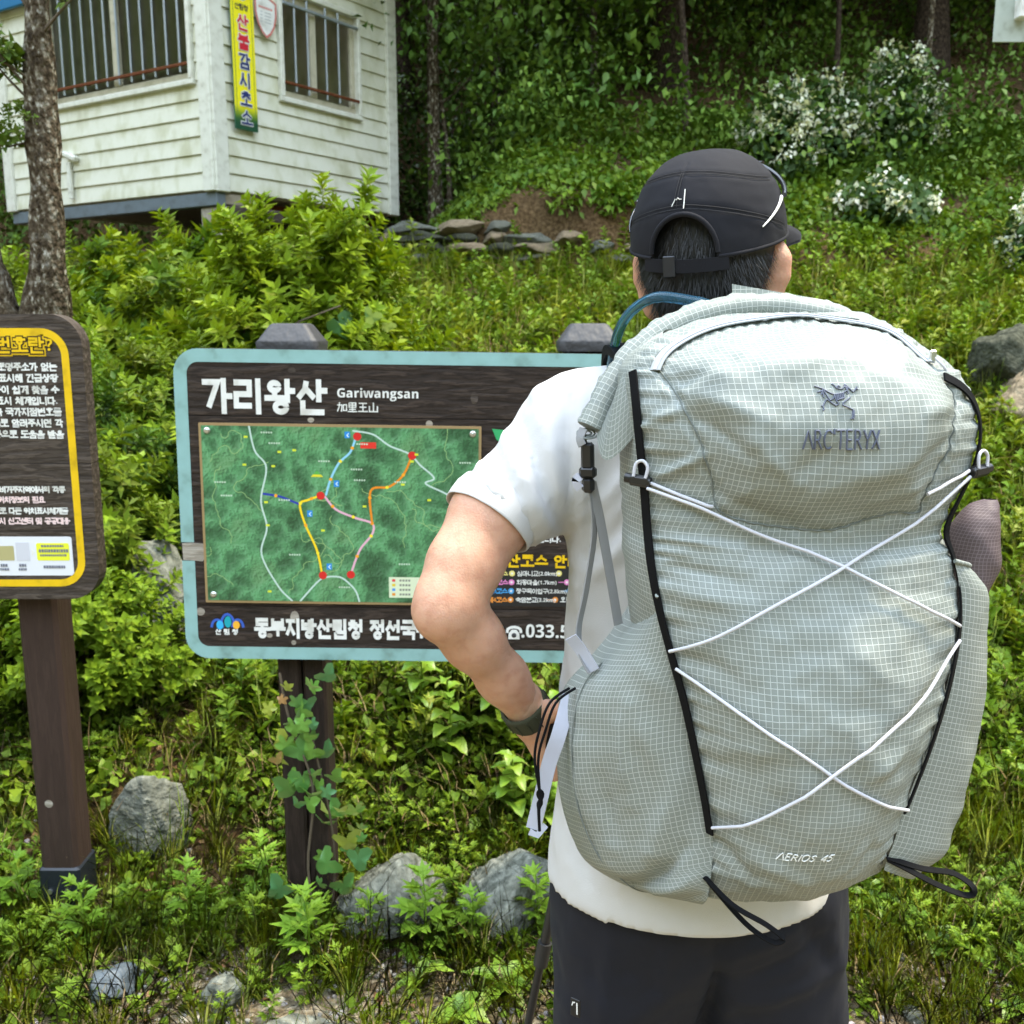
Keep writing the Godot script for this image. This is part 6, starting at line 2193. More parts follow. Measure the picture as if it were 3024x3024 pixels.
	stripe(tm, [Vector2(0.003, 0.009), Vector2(0.0035, -0.008)], 0.002, 0.0019, tg)
	part("tag_print", tm.mesh(), M.white, root, off)
	# shoes
	for s in [0.14, 0.39]:
		var fo := Field.new()
		fo.k = 0.03
		fo.add(Vector3(s, 0.045, -1.275), Vector3(s - 0.005, 0.038, -1.44), 0.045, 0.040)
		fo.add(Vector3(s, 0.09, -1.30), Vector3(s, 0.05, -1.36), 0.046, 0.044)
		var fm := MB.new()
		nets(fm, (func(p: Vector3) -> float: return maxf(fo.eval(p), 0.004 - p.y)), Vector3(s - 0.08, -0.01, -1.52), Vector3(s + 0.08, 0.16, -1.2), 0.008)
		fm.smooth()
		part("shoe", fm.mesh(), mat(lin(0.05, 0.05, 0.05), 0.7), root, off)
	for i in root.get_children(): pass

# ------------------------------------------------------------------ cap
func crown(phi: float, e: float, lift := 0.0) -> Vector3:
	var back := 0.5 - 0.5 * cos(phi)   # 0 at the front, 1 at the back
	var y0 := 0.022 - 0.012 * back
	var q := e * PI * 0.5
	var r := pow(cos(q), 0.78)
	var y := y0 + (0.121 - y0) * pow(sin(q), 0.98)
	var rx := 0.0925 + lift
	var rz := 0.106 + lift
	return Vector3(sin(phi) * rx * r, y + lift * sin(q), -cos(phi) * rz * r + 0.006)

func in_arch(phi: float, e: float) -> bool:
	var x := (phi - PI) * 0.098
	var y := e * 0.150
	return absf(x) < 0.042 and y < 0.004 + 0.038 * sqrt(maxf(0.0, 1.0 - pow(x / 0.042, 2)))

func build_cap() -> void:
	var cap := thing("cap", "black five-panel cap with a small white mountain mark at the back", "cap", head_at.origin)
	var loc := Transform3D(head_at.basis * Basis(Vector3.RIGHT, deg_to_rad(3)), Vector3.ZERO)
	var cloth := mat(lin(0.012, 0.012, 0.016), 0.8, 0.3)
	weave(cloth, 0.2, 22.0, 0.18)
	cloth.rim_enabled = true
	cloth.rim = 0.12
	var mb := MB.new()
	var NU := 180
	var NV := 60
	var wn := FastNoiseLite.new()
	wn.frequency = 16.0
	wn.fractal_octaves = 3
	for j in NV + 1:
		for i in NU + 1:
			var phi := TAU * i / NU
			var e := minf(float(j) / NV, 0.9995)
			var p := crown(phi, e)
			var q := p.normalized()
			# seams pull the cloth in
			var pull := 0.0
			for s in [[absf(fposmod(phi, TAU) - PI - 0.12) * 0.09, 1.0 if e > 0.34 and e < 0.72 else 0.0], [absf(e - 0.60 + 0.16 * pow(absf(sin((phi - PI) * 0.9)), 2.0)) * 0.17, 1.0], [absf(e - 0.33 + 0.24 * pow(absf((phi - PI) / 1.5), 1.6)) * 0.17, 1.0 if absf(phi - PI) < 1.6 else 0.0]]:
				pull -= 0.0009 * exp(-pow(s[0] / 0.0018, 2)) * s[1]
				pull += 0.0005 * exp(-pow((s[0] - 0.008) / 0.005, 2)) * s[1]
			p += q * (pull + 0.0014 * wn.get_noise_3dv(p * 1.2) * (1.0 - 0.4 * e))
			mb.vert(p, q, Vector2(phi, e))
	for j in NV:
		for i in NU:
			var phi := TAU * (i + 0.5) / NU
			if in_arch(phi, (j + 0.5) / NV): continue
			var a := j * (NU + 1) + i
			mb.tri(a, a + NU + 2, a + 1)
			mb.tri(a, a + NU + 1, a + NU + 2)
	mb.smooth()
	part("crown", mb.mesh(), cloth, cap, loc)
	# bound edge of the arch, strap and slider
	var arch := []
	for k in 25:
		var a := PI * k / 24
		arch.append(crown(PI - cos(a) * 0.43, (0.004 + 0.038 * sin(a)) / 0.150, 0.0012))
	part("arch_binding", tubed(arch, 0.0030, 8), cloth, cap, loc)
	var rim := []
	for k in 97:
		var phi := PI + 0.44 + (TAU - 0.88) * k / 96.0
		rim.append(crown(phi, 0.0, 0.0))
	part("edge_binding", tubed(rim, 0.0022, 8), cloth, cap, loc)
	var strap := []
	var sn := []
	for k in 13:
		var phi := PI - 0.56 + 1.12 * k / 12.0
		var p := crown(phi, 0.0, 0.0005)
		strap.append(p + Vector3(0, -0.008, 0))
		sn.append(Vector3(p.x, 0, p.z).normalized())
	part("strap", ribboned(strap, sn, 0.015, 0.0022), cloth, cap, loc)
	var bk := crown(PI + 0.16, 0.0, 0.003) + Vector3(0, -0.008, 0)
	part("slider", boxed(Vector3.ZERO, Vector3(0.014, 0.024, 0.004), 0.001), M.black_metal, cap, loc * Transform3D(Basis(Vector3.UP, 0.1), bk))
	var seam := mat(lin(0.018, 0.018, 0.021), 0.8)
	for ring in 3:
		for o in [-0.010, 0.010]:
			var line := []
			for k in 41:
				var phi := PI - 1.5 + 3.0 * k / 40.0
				var e := 0.60 - 0.16 * pow(absf(sin((phi - PI) * 0.9)), 2.0) if ring == 0 else 0.33 - 0.24 * pow(absf((phi - PI) / 1.5), 1.6)
				if ring == 2:
					e = lerpf(0.33, 0.60, k / 40.0)
					phi = PI + 0.12 + o * 2.2
				line.append(crown(phi, maxf(0.01, e + (o * 1.3 if ring < 2 else 0.0)), 0.0010))
			part("seam", tubed(line, 0.0004, 4), seam, cap, loc)
	# peak
	var rows := []
	for i in 9:
		var t := i / 8.0
		var row := []
		for k in 21:
			var phi := -1.15 + 2.3 * k / 20.0
			var p := crown(phi, 0.02)
			var out := Vector3(sin(phi) * 0.55, 0, -cos(phi) * 1.0)
			var l := 0.082 * pow(cos(phi * 1.3), 0.6) if absf(phi) < 1.15 else 0.0
			row.append(p + out * l * t + Vector3(0, -0.010 * t * t - 0.012 * pow(sin(phi), 2) * t, 0))
		rows.append(row)
	var pk := MB.new()
	sheet(pk, rows)
	var low := []
	for row in rows:
		var q := []
		for p in row: q.append(p + Vector3(0, -0.003, 0))
		low.append(q)
	sheet(pk, low, null, true)
	pk.smooth()
	part("peak", pk.mesh(), cloth, cap, loc)
	# the white mountain mark and upright bar
	var mark := MB.new()
	var put := func(x: float, y: float) -> Vector3: return crown(PI - (x - 0.0205) / 0.104, 0.36 + y / 0.145, 0.0018)
	tube(mark, [put.call(-0.0165 + 0.02, -0.004), put.call(-0.0125 + 0.02, 0.0035), put.call(-0.0105 + 0.02, 0.0025), put.call(-0.009 + 0.02, 0.0045), put.call(-0.006 + 0.02, 0.0030), put.call(-0.003 + 0.02, 0.0032)].map(func(p): return p), 0.0006, 5)
	tube(mark, [put.call(0.0205, 0.0135), put.call(0.0215, 0.0), put.call(0.0215, -0.0065)], 0.0007, 5)
	part("mark", mark.mesh(), M.white, cap, loc)

func build_sunglasses() -> void:
	var g := thing("sunglasses", "dark sunglasses with pale arms resting on the cap's peak", "sunglasses", head_at.origin)
	var loc := Transform3D(head_at.basis * Basis(Vector3.RIGHT, deg_to_rad(3)), Vector3.ZERO)
	var black := mat(lin(0.008, 0.008, 0.009), 0.15, 0.6)
	var silver := mat(lin(0.75, 0.74, 0.70), 0.35)
	for s in [-1, 1]:
		var arm := []
		var tip := []
		for k in 12:
			var phi: float = lerpf(0.62, 1.55, k / 11.0)
			arm.append(crown(s * phi, lerpf(0.50, 0.28, k / 11.0), 0.006))
		for k in 7:
			var phi: float = lerpf(1.55, 2.12, k / 6.0)
			tip.append(crown(s * phi, lerpf(0.28, 0.13, k / 6.0), 0.0025))
		part("arm", tubed(arm, 0.0030, 8), black, g, loc)
		part("arm_tip", tubed(tip, [0.0022, 0.0020, 0.0018, 0.0016, 0.0014, 0.0012, 0.0008], 8), silver if s > 0 else black, g, loc)
		var rows := []
		for i in 7:
			var t := i / 6.0
			var row := []
			for k in 11:
				var phi: float = s * lerpf(0.05, 0.66, k / 10.0)
				row.append(crown(phi, 0.26 + 0.24 * t * (1.0 - 0.5 * pow(k / 10.0, 3.0)), 0.010 + 0.006 * sin(PI * t)))
			rows.append(row)
		var mb := MB.new()
		sheet(mb, rows)
		mb.smooth()
		part("lens", mb.mesh(), black, g, loc)
	var br := []
	for k in 15: br.append(crown(lerpf(-0.66, 0.66, k / 14.0), 0.50 - 0.02 * absf(k - 7) / 7.0, 0.011))
	part("brow_bar", tubed(br, 0.0025, 8), black, g, loc)

func build_watch() -> void:
	var elbow := Vector3(-0.012, 1.095, -1.258)
	var wrist := Vector3(0.029, 1.023, -1.296)
	var ax := (wrist - elbow).normalized()
	var mid := wrist - ax * 0.020
	var w := thing("wristwatch", "olive woven-strap watch on the bent left wrist", "watch", mid)
	var side := ax.cross(Vector3.BACK).normalized()
	var up := side.cross(ax).normalized()
	var rows := []
	for r in [[0.0285, -0.014], [0.0325, -0.0150], [0.0335, -0.011], [0.0330, 0.011], [0.0312, 0.0150], [0.0275, 0.014]]:
		var row := []
		for k in 33:
			var a := TAU * k / 32
			row.append((side * cos(a) + up * sin(a)) * r[0] + ax * r[1])
		rows.append(row)
	var mb := MB.new()
	sheet(mb, rows, null, true)
	mb.smooth()
	var strap := mat(lin(0.055, 0.058, 0.036), 0.9, 0.3)
	weave(strap, 0.25, 30.0, 0.8)
	part("strap", mb.mesh(), strap, w)
	for k in 26:   # ribs of the weave
		var a := TAU * k / 26
		var d := side * cos(a) + up * sin(a)
		if k % 2 == 0: part("rib", tubed([d * 0.0336 - ax * 0.011, d * 0.0334, d * 0.0332 + ax * 0.011], 0.0013, 5), strap, w)
	var out := (side * 0.2 - up).normalized()
	var fr := Basis(out.cross(ax).normalized(), ax, out)
	part("case", boxed(Vector3(0, 0, 0.036), Vector3(0.034, 0.038, 0.010), 0.004), M.black_metal, w, Transform3D(fr, Vector3.ZERO))

func build_pole() -> void:
	var t := thing("trekking_pole", "black trekking pole planted on the ground beside the left leg", "trekking pole", Vector3(-0.03, 0, -1.60))
	var d := Vector3(0.2, 1.1, 0.0)
	part("shaft", tubed([d * 0.02, d * 0.42], 0.0075, 10), mat(lin(0.012, 0.012, 0.013), 0.35), t)
	part("shaft", tubed([d * 0.40, d * 0.9], 0.0090, 10), mat(lin(0.016, 0.016, 0.017), 0.35), t)
	part("lock", tubed([d * 0.40, d * 0.44], 0.013, 10), mat(lin(0.02, 0.02, 0.02), 0.5), t)
	part("grip", tubed(spline([d * 0.88, d * 0.92, d * 0.98, d * 1.03], 4), [0.012, 0.013, 0.0135, 0.014, 0.0145, 0.0145, 0.014, 0.014, 0.0145, 0.015, 0.015, 0.014, 0.012], 12), mat(lin(0.02, 0.02, 0.02), 0.8), t)
	part("basket", tubed([d * 0.055, d * 0.062], 0.026, 14), mat(lin(0.02, 0.02, 0.02), 0.6), t)
	part("tip", tubed([Vector3(0, -0.01, 0), d * 0.03], [0.003, 0.006], 8), M.bolt, t)

# ------------------------------------------------------------------ pack
# left corner x, right corner x, height, depth of the corners, how far the front swells; bottom to top
const PACK_ROWS := [
	[0.221, 0.410, 0.921, -1.030, 0.020], [0.218, 0.403, 0.971, -1.000, 0.040], [0.213, 0.413, 1.038, -0.990, 0.055], [0.192, 0.438, 1.122, -0.990, 0.065], [0.178, 0.450, 1.180, -0.990, 0.065],
	[0.158, 0.460, 1.251, -1.000, 0.060], [0.144, 0.453, 1.311, -1.010, 0.050], [0.142, 0.445, 1.342, -1.020, 0.045], [0.134, 0.468, 1.403, -1.020, 0.060], [0.129, 0.472, 1.452, -1.020, 0.070],
	[0.127, 0.460, 1.497, -1.035, 0.065], [0.142, 0.432, 1.525, -1.055, 0.055], [0.182, 0.406, 1.547, -1.080, 0.040], [0.240, 0.379, 1.563, -1.120, 0.015],
]
# creases of the cloth: from x, y to x, y, width, height
const PACK_FOLDS := [
	[0.143, 1.396, 0.189, 1.425, 0.0052, 0.0037], [0.146, 1.382, 0.199, 1.357, 0.0047, -0.0031], [0.133, 1.452, 0.169, 1.470, 0.0052, 0.0031], [0.174, 1.483, 0.244, 1.458, 0.0073, 0.0037],
	[0.183, 1.461, 0.231, 1.432, 0.0062, -0.0031], [0.165, 1.496, 0.214, 1.507, 0.0062, -0.0025], [0.201, 1.387, 0.279, 1.360, 0.0073, -0.0031], [0.304, 1.407, 0.375, 1.427, 0.0114, 0.0031],
	[0.376, 1.421, 0.429, 1.440, 0.0073, -0.0025], [0.349, 1.384, 0.417, 1.403, 0.0062, 0.0025], [0.155, 1.338, 0.229, 1.329, 0.0062, 0.0031], [0.152, 1.312, 0.218, 1.302, 0.0073, -0.0031],
	[0.157, 1.280, 0.237, 1.280, 0.0073, 0.0025], [0.452, 1.321, 0.359, 1.315, 0.0062, 0.0025], [0.451, 1.285, 0.374, 1.290, 0.0073, -0.0025], [0.181, 1.217, 0.237, 1.198, 0.0104, -0.0025],
	[0.200, 1.126, 0.268, 1.137, 0.0114, 0.0019], [0.401, 1.139, 0.354, 1.108, 0.0094, 0.0025], [0.218, 1.007, 0.253, 0.976, 0.0073, -0.0037], [0.240, 1.014, 0.305, 0.979, 0.0094, 0.0025],
	[0.375, 1.019, 0.346, 0.975, 0.0073, -0.0025], [0.307, 1.253, 0.383, 1.199, 0.0208, 0.0031], [0.227, 1.223, 0.280, 1.103, 0.0234, 0.0025], [0.327, 1.161, 0.380, 1.097, 0.0156, 0.0031],
	[0.247, 1.497, 0.304, 1.507, 0.0104, 0.0025], [0.346, 1.507, 0.400, 1.486, 0.0083, -0.0025], [0.384, 1.462, 0.430, 1.470, 0.0052, 0.0025], [0.267, 1.417, 0.299, 1.438, 0.0083, -0.0025], [0.235, 1.443, 0.273, 1.406, 0.0073, 0.0025],
]
const POCKET_FOLDS := [
	[0.136, 0.911, 0.187, 0.992, 0.0078, -0.0063], [0.187, 0.992, 0.202, 1.083, 0.0090, -0.0056], [0.156, 0.978, 0.184, 1.083, 0.0112, 0.0049], [0.167, 0.918, 0.218, 0.978, 0.0090, 0.0049], [0.128, 1.146, 0.172, 1.070, 0.0123, 0.0035],
	[0.100, 1.050, 0.113, 0.978, 0.0078, -0.0028], [0.139, 1.190, 0.188, 1.159, 0.0101, 0.0035], [0.117, 1.127, 0.131, 1.031, 0.0078, 0.0035], [0.195, 0.925, 0.225, 0.952, 0.0067, -0.0035], [0.075, 1.083, 0.082, 0.992, 0.0078, 0.0021],
]
# outline of the zipped top pocket: place across (0..1) and up the rows
const POCKET := [[0.052, 10.38], [0.1, 9.766], [0.132, 9.177], [0.158, 8.639], [0.181, 8.056], [0.193, 7.656], [0.206, 7.476], [0.239, 7.367], [0.334, 7.263], [0.453, 7.189], [0.574, 7.179], [0.671, 7.308], [0.77, 7.433], [0.86, 7.399], [0.848, 7.682], [0.851, 7.992], [0.883, 8.449], [0.902, 9.054], [0.935, 9.58], [0.928, 9.919], [0.91, 10.433], [0.95, 11.5], [0.87, 12.25], [0.62, 12.6], [0.4, 12.5], [0.17, 12.1], [0.085, 11.5], [0.06, 10.9]]

var pocket_xy := PackedVector2Array()
var pack_noise := FastNoiseLite.new()

func pack_row(t: float) -> Array:
	t = clampf(t, 0.0, PACK_ROWS.size() - 1.0)
	var i := mini(int(t), PACK_ROWS.size() - 2)
	var out := []
	for k in 5:
		out.append(cat(PACK_ROWS[maxi(i - 1, 0)][k], PACK_ROWS[i][k], PACK_ROWS[i + 1][k], PACK_ROWS[mini(i + 2, PACK_ROWS.size() - 1)][k], t - i))
	return out

# w 0..1 is the outer face from left to right corner, below 0 the left side, above 1 the right side
func pack_base(w: float, t: float) -> Vector3:
	var q := pack_row(t)
	if w >= 0.0 and w <= 1.0:
		return Vector3(lerpf(q[0], q[1], w), q[2] + 0.030 * w * w * smoothstep(2.2, 0.0, t), q[3] + q[4] * (1.0 - pow(absf(2.0 * w - 1.0), 2.4)))
	var top_in := smoothstep(10.0, 13.0, t)
	if w < 0.0:
		var k := -w
		var bx: float = lerpf(lerpf(0.19, 0.145, smoothstep(1.0, 5.0, t)), 0.24, top_in)
		return Vector3(lerpf(q[0], bx, k) - 0.02 * sin(PI * k), q[2] - 0.05 * k * smoothstep(5.0, 0.0, t), lerpf(q[3], -1.18, k))
	var k := w - 1.0
	var bx: float = lerpf(0.445, 0.37, top_in)
	return Vector3(lerpf(q[1], bx, k) + 0.02 * sin(PI * k), q[2] + 0.030 * smoothstep(2.2, 0.0, t) - 0.05 * k * smoothstep(5.0, 0.0, t), lerpf(q[3], -1.18, k))

func fold_sum(folds: Array, x: float, y: float) -> float:
	var h := 0.0
	var p := Vector2(x, y)
	for f in folds:
		var a := Vector2(f[0], f[1])
		var ab := Vector2(f[2], f[3]) - a
		var t := clampf((p - a).dot(ab) / ab.length_squared(), 0.0, 1.0)
		var d := p.distance_to(a + ab * t) / float(f[4])
		if d < 2.6: h += f[5] * exp(-d * d) * (0.4 + 0.6 * sin(PI * clampf(t, 0.1, 0.9)))
	return h

func pocket_depth(x: float, y: float) -> float:  # metres inside the pocket's outline, negative outside
	var p := Vector2(x, y)
	var d := 1e9
	for i in pocket_xy.size():
		d = minf(d, p.distance_to(Geometry2D.get_closest_point_to_segment(p, pocket_xy[i], pocket_xy[(i + 1) % pocket_xy.size()])))
	return d if Geometry2D.is_point_in_polygon(p, pocket_xy) else -d

func pack_swell(w: float, t: float) -> float:
	var p := pack_base(w, t)
	var h := 0.0
	if w > -0.05 and w < 1.05:
		h += fold_sum(PACK_FOLDS, p.x, p.y) * 1.7
		var e := pocket_depth(p.x, p.y)
		h += 0.020 * smoothstep(0.0, 0.055, e) - 0.003 * exp(-pow(e / 0.004, 2.0))
		# stitching puckers the cloth along the seam and both edges
		h += 0.0011 * sin(p.x * 420.0 + p.y * 330.0) * exp(-pow(e / 0.011, 2.0))
		h += 0.0017 * (sin(t * 15.0) + 0.6 * sin(t * 26.0 + 1.0)) * exp(-minf(absf(w), absf(1.0 - w)) * 13.0)
	h += 0.0035 * pack_noise.get_noise_3dv(p) + 0.0016 * pack_noise.get_noise_3dv(p * 3.1 + Vector3(4, 0, 0))
	return h

func pack_normal(w: float, t: float) -> Vector3:
	var a := pack_base(w + 0.01, t) - pack_base(w - 0.01, t)
	var b := pack_base(w, minf(t + 0.08, 13.0)) - pack_base(w, maxf(t - 0.08, 0.0))
	return a.cross(b).normalized()

func pack_at(w: float, t: float, lift := 0.0) -> Vector3:
	return pack_base(w, t) + pack_normal(w, t) * (pack_swell(w, t) + lift)

func on_pack(list: Array, lift: float, per := 6) -> Array:
	var pts := []
	for q in list: pts.append(Vector2(q[0], q[1]))
	var out := []
	for p in spline(pts, per): out.append(pack_at(p.x, p.y, lift))
	return out

# a taut line: the same, without following every pucker
func taut(list: Array, lift: float, per := 6) -> Array:
	var pts := on_pack(list, lift, per)
	for pass_ in 24:
		var old := pts.duplicate()
		for i in range(1, pts.size() - 1): pts[i] = old[i] * 0.5 + (old[i - 1] + old[i + 1]) * 0.25
	return pts

func normals_on(list: Array, per := 6) -> Array:
	var pts := []
	for q in list: pts.append(Vector2(q[0], q[1]))
	var out := []
	for p in spline(pts, per): out.append(pack_normal(p.x, p.y))
	return out

# stretched cord: hangs between points of the cloth without dipping into it
func cord(list: Array, lift: float) -> Array:
	var pts := on_pack(list, lift, 8)
	for pass_ in 6:
		for i in range(1, pts.size() - 1):
			var m: Vector3 = (pts[i - 1] + pts[i + 1]) * 0.5
			if m.z > pts[i].z: pts[i] = pts[i].lerp(m, 0.8)
	return pts

func ripstop() -> StandardMaterial3D:
	var n := 512
	var cells := 8
	var im := Image.create(n, n, false, Image.FORMAT_RGB8)
	var nm := Image.create(n, n, false, Image.FORMAT_RGB8)
	var r := RandomNumberGenerator.new()
	r.seed = 5
	var base := Color(0.515, 0.54, 0.522)
	var thread := Color(0.69, 0.71, 0.695)
	var step := n / cells
	for y in n:
		for x in n:
			var fx := absf(float(x % step) - step * 0.5)
			var fy := absf(float(y % step) - step * 0.5)
			var d := minf(fx, fy)
			var k := smoothstep(4.8, 3.0, d)
			var weft := 0.012 * (1.0 if (x / 2 + y / 2) % 2 == 0 else -1.0) + r.randf_range(-0.012, 0.012)
			var c := base.lerp(thread, k)
			im.set_pixel(x, y, Color(c.r + weft, c.g + weft, c.b + weft))
			nm.set_pixel(x, y, Color(0.25 + 0.5 * k, 0, 0))
	var m := mat(Color.WHITE, 0.5, 0.42)
	m.albedo_texture = ImageTexture.create_from_image(im)
	m.heightmap_enabled = true
	m.heightmap_texture = ImageTexture.create_from_image(nm)
	m.heightmap_scale = 0.04
	m.uv1_scale = Vector3(1.0 / 0.051, 1.0 / 0.051, 1)
	m.backlight_enabled = true
	m.backlight = lin(0.12, 0.12, 0.12)
	return m

# rows of points with cloth coordinates in metres
func cloth_uv(rows: Array, centre: int) -> Array:
	var uvs := []
	var v := 0.0
	for i in rows.size():
		if i > 0: v += rows[i][centre].distance_to(rows[i - 1][centre])
		var row := []
		row.resize(rows[i].size())
		var u := 0.0
		row[centre] = Vector2(0, -v)
		for j in range(centre + 1, rows[i].size()):
			u += rows[i][j].distance_to(rows[i][j - 1])
			row[j] = Vector2(u, -v)
		u = 0.0
		for j in range(centre - 1, -1, -1):
			u -= rows[i][j].distance_to(rows[i][j + 1])
			row[j] = Vector2(u, -v)
		uvs.append(row)
	return uvs

func build_pack() -> void:
	pack_noise.seed = 14
	pack_noise.frequency = 11.0
	pack_noise.fractal_octaves = 3
	for q in POCKET:
		var p := pack_base(q[0], q[1])
		pocket_xy.append(Vector2(p.x, p.y))
	var bag := thing("backpack", "pale grey-green ripstop hiking pack with crossed white shock cords", "backpack", Vector3(0.3, 0.92, -1.08))
	var off := Transform3D(Basis(), -bag.position)
	var rip := ripstop()
	var black := mat(lin(0.005, 0.005, 0.006), 0.75, 0.25)
	weave(black, 0.3, 30.0, 0.4)
	var white := mat(lin(0.56, 0.56, 0.62), 0.6, 0.4)
	weave(white, 0.3, 60.0, 0.3)
	var grey := mat(lin(0.26, 0.26, 0.265), 0.75, 0.3)
	weave(grey, 0.3, 50.0, 0.4)
	var pale := mat(lin(0.42, 0.43, 0.50), 0.75, 0.3)
	weave(pale, 0.3, 50.0, 0.4)
	var plastic := mat(lin(0.010, 0.010, 0.011), 0.3, 0.5)
	# --- body and top pocket, one cloth cut along the pocket's seam
	var NT := 200
	var ws := []
	for k in 14: ws.append(-1.0 + k / 14.0)
	for k in 110: ws.append(k / 110.0)
	for k in 15: ws.append(1.0 + k / 14.0)
	var rows := []
	var inside := []
	for i in NT + 1:
		var t := 13.0 * i / NT
		var row := []
		var ins := []
		for w in ws:
			row.append(pack_at(w, t))
			var b := pack_base(w, t)
			ins.append(w > 0.0 and w < 1.0 and pocket_depth(b.x, b.y) > 0.0)
		rows.append(row)
		inside.append(ins)
	var uvs := cloth_uv(rows, 69)
	for which in 2:
		var mb := MB.new()
		sheet(mb, rows, uvs)
		mb.smooth()
		var keep := PackedInt32Array()
		var w := ws.size()
		for k in range(0, mb.ix.size(), 6):
			var a := mb.ix[k]
			if inside[a / w][a % w] == (which == 1):
				for e in 6: keep.append(mb.ix[k + e])
		mb.ix = keep
		if which == 0:
			for e in [0, NT]:   # close the bottom and the top
				var mid := Vector3.ZERO
				for p in rows[e]: mid += p
				mid /= w
				for j in w - 1:
					if e == 0: mb.flat3(mid + Vector3(0, -0.002, 0), rows[e][j + 1], rows[e][j])
					else: mb.flat3(mid, rows[e][j], rows[e][j + 1])
				mb.flat3(mid, rows[e][0], rows[e][w - 1])
			var backs := []
			for i in NT + 1: backs.append([rows[i][w - 1], rows[i][0]])
			sheet(mb, backs)
			var n0 := mb.v.size() - 2 * (NT + 1)
			for i in 2 * (NT + 1): mb.n[n0 + i] = Vector3(0, 0, -1)
		part("body" if which == 0 else "top_pocket", mb.mesh(), rip, bag, off)
	# stitched seam round the pocket, below the zip
	var seam := mat(lin(0.16, 0.18, 0.17), 0.8)
	part("seam", tubed(on_pack(POCKET.slice(0, 20), 0.0010, 8), 0.0009, 5), seam, bag, off)
	# --- zip
	var tape := mat(lin(0.30, 0.32, 0.34), 0.6, 0.4)
	var zip := [[0.05, 10.25], [0.058, 10.9], [0.083, 11.6], [0.16, 12.2], [0.38, 12.62], [0.62, 12.68], [0.86, 12.32], [0.955, 11.6], [0.915, 10.5]]
	part("zip_tape", ribboned(taut(zip, 0.0036, 10), normals_on(zip, 10), 0.0120, 0.0012), tape, bag, off)
	part("zip_teeth", ribboned(taut(zip, 0.0048, 10), normals_on(zip, 10), 0.0036, 0.0012), mat(lin(0.44, 0.46, 0.52), 0.35), bag, off)
	var zt := [[0.035, 10.4], [0.040, 11.0], [0.066, 11.75], [0.15, 12.38], [0.38, 12.80], [0.62, 12.86], [0.88, 12.5]]
	part("seam", tubed(taut(zt, 0.0016, 8), 0.0008, 5), seam, bag, off)
	var zp := pack_at(0.93, 10.6, 0.008)
	part("zip_puller", boxed(zp, Vector3(0.007, 0.012, 0.005), 0.0015), M.bolt, bag, off)
	part("zip_cord", tubed(spline([zp, zp + Vector3(0.010, -0.010, 0.004), zp + Vector3(0.018, -0.022, 0.0), zp + Vector3(0.024, -0.036, -0.004)], 4), 0.0016, 6), white, bag, off)
	# --- black edge webbing and shock cords
	var wl := [[-0.003, 10.136], [0.006, 9.442], [0.0, 8.653], [0.009, 7.864], [0.003, 7.392], [0.003, 6.492], [-0.001, 5.416], [-0.005, 4.602], [0.005, 3.72], [0.001, 2.633], [-0.005, 1.731]]
	var wr := [[0.915, 10.05], [0.985, 9.732], [1.004, 9.103], [1.004, 8.535], [1.001, 7.998], [1.003, 7.472], [0.992, 7.035], [1.003, 6.473], [1.006, 5.664], [1.005, 5.153], [0.998, 4.622], [0.993, 4.029], [0.99, 2.821], [0.995, 2.075]]
	for q in [wl, wr]:
		var nn := normals_on(q, 6)
		for i in nn.size(): nn[i] = (nn[i] + Vector3(-0.35 if q == wl else 0.35, 0, 0.3)).normalized()
		part("edge_webbing", ribboned(taut(q, 0.0042, 6), nn, 0.0095, 0.0022), black, bag, off)
	var cords := [[[0.017, 7.842], [0.096, 7.698], [0.195, 7.531]], [[0.019, 7.756], [0.286, 7.253], [0.59, 6.08], [0.764, 5.511], [0.985, 4.943]], [[0.988, 8.089], [0.918, 7.91], [0.835, 7.747]], [[0.978, 7.966], [0.815, 7.173], [0.591, 6.104], [0.308, 5.342], [0.145, 4.888], [0.005, 4.588]],
		[[0.006, 4.343], [0.214, 3.8], [0.478, 2.962], [0.685, 2.575], [0.965, 2.189]], [[0.976, 4.753], [0.855, 4.267], [0.735, 3.845], [0.479, 2.924], [0.244, 2.334], [0.01, 1.873]]]
	for i in cords.size():
		part("shock_cord", tubed(cord(cords[i], 0.0040 + (0.0036 if i % 2 == 1 else 0.0)), 0.0018, 8), white, bag, off)
	for q in [[0.0, 7.86, -1], [1.0, 8.06, 1]]:
		var p := pack_at(q[0], q[1], 0.008)
		var tg := Node3D.new()
		tg.name = "cord_lock"
		bag.add_child(tg, true)
		tg.transform = off * Transform3D(Basis(Vector3.BACK, 0.1 * q[2]) * Basis(Vector3.UP, 0.5 * q[2]), p)
		part("barrel", boxed(Vector3.ZERO, Vector3(0.024, 0.012, 0.011), 0.003), plastic, tg)
		part("button", tubed([Vector3(-0.012 * q[2], 0, 0), Vector3(0.016 * q[2], 0.001, 0)], 0.0052, 10), plastic, tg)
		part("loop", tubed(spline([Vector3(-0.006, 0.004, 0.004), Vector3(-0.005, 0.017, 0.004), Vector3(0.002, 0.021, 0.004), Vector3(0.008, 0.015, 0.004), Vector3(0.007, 0.004, 0.004)], 4), 0.0018, 6), white, tg)
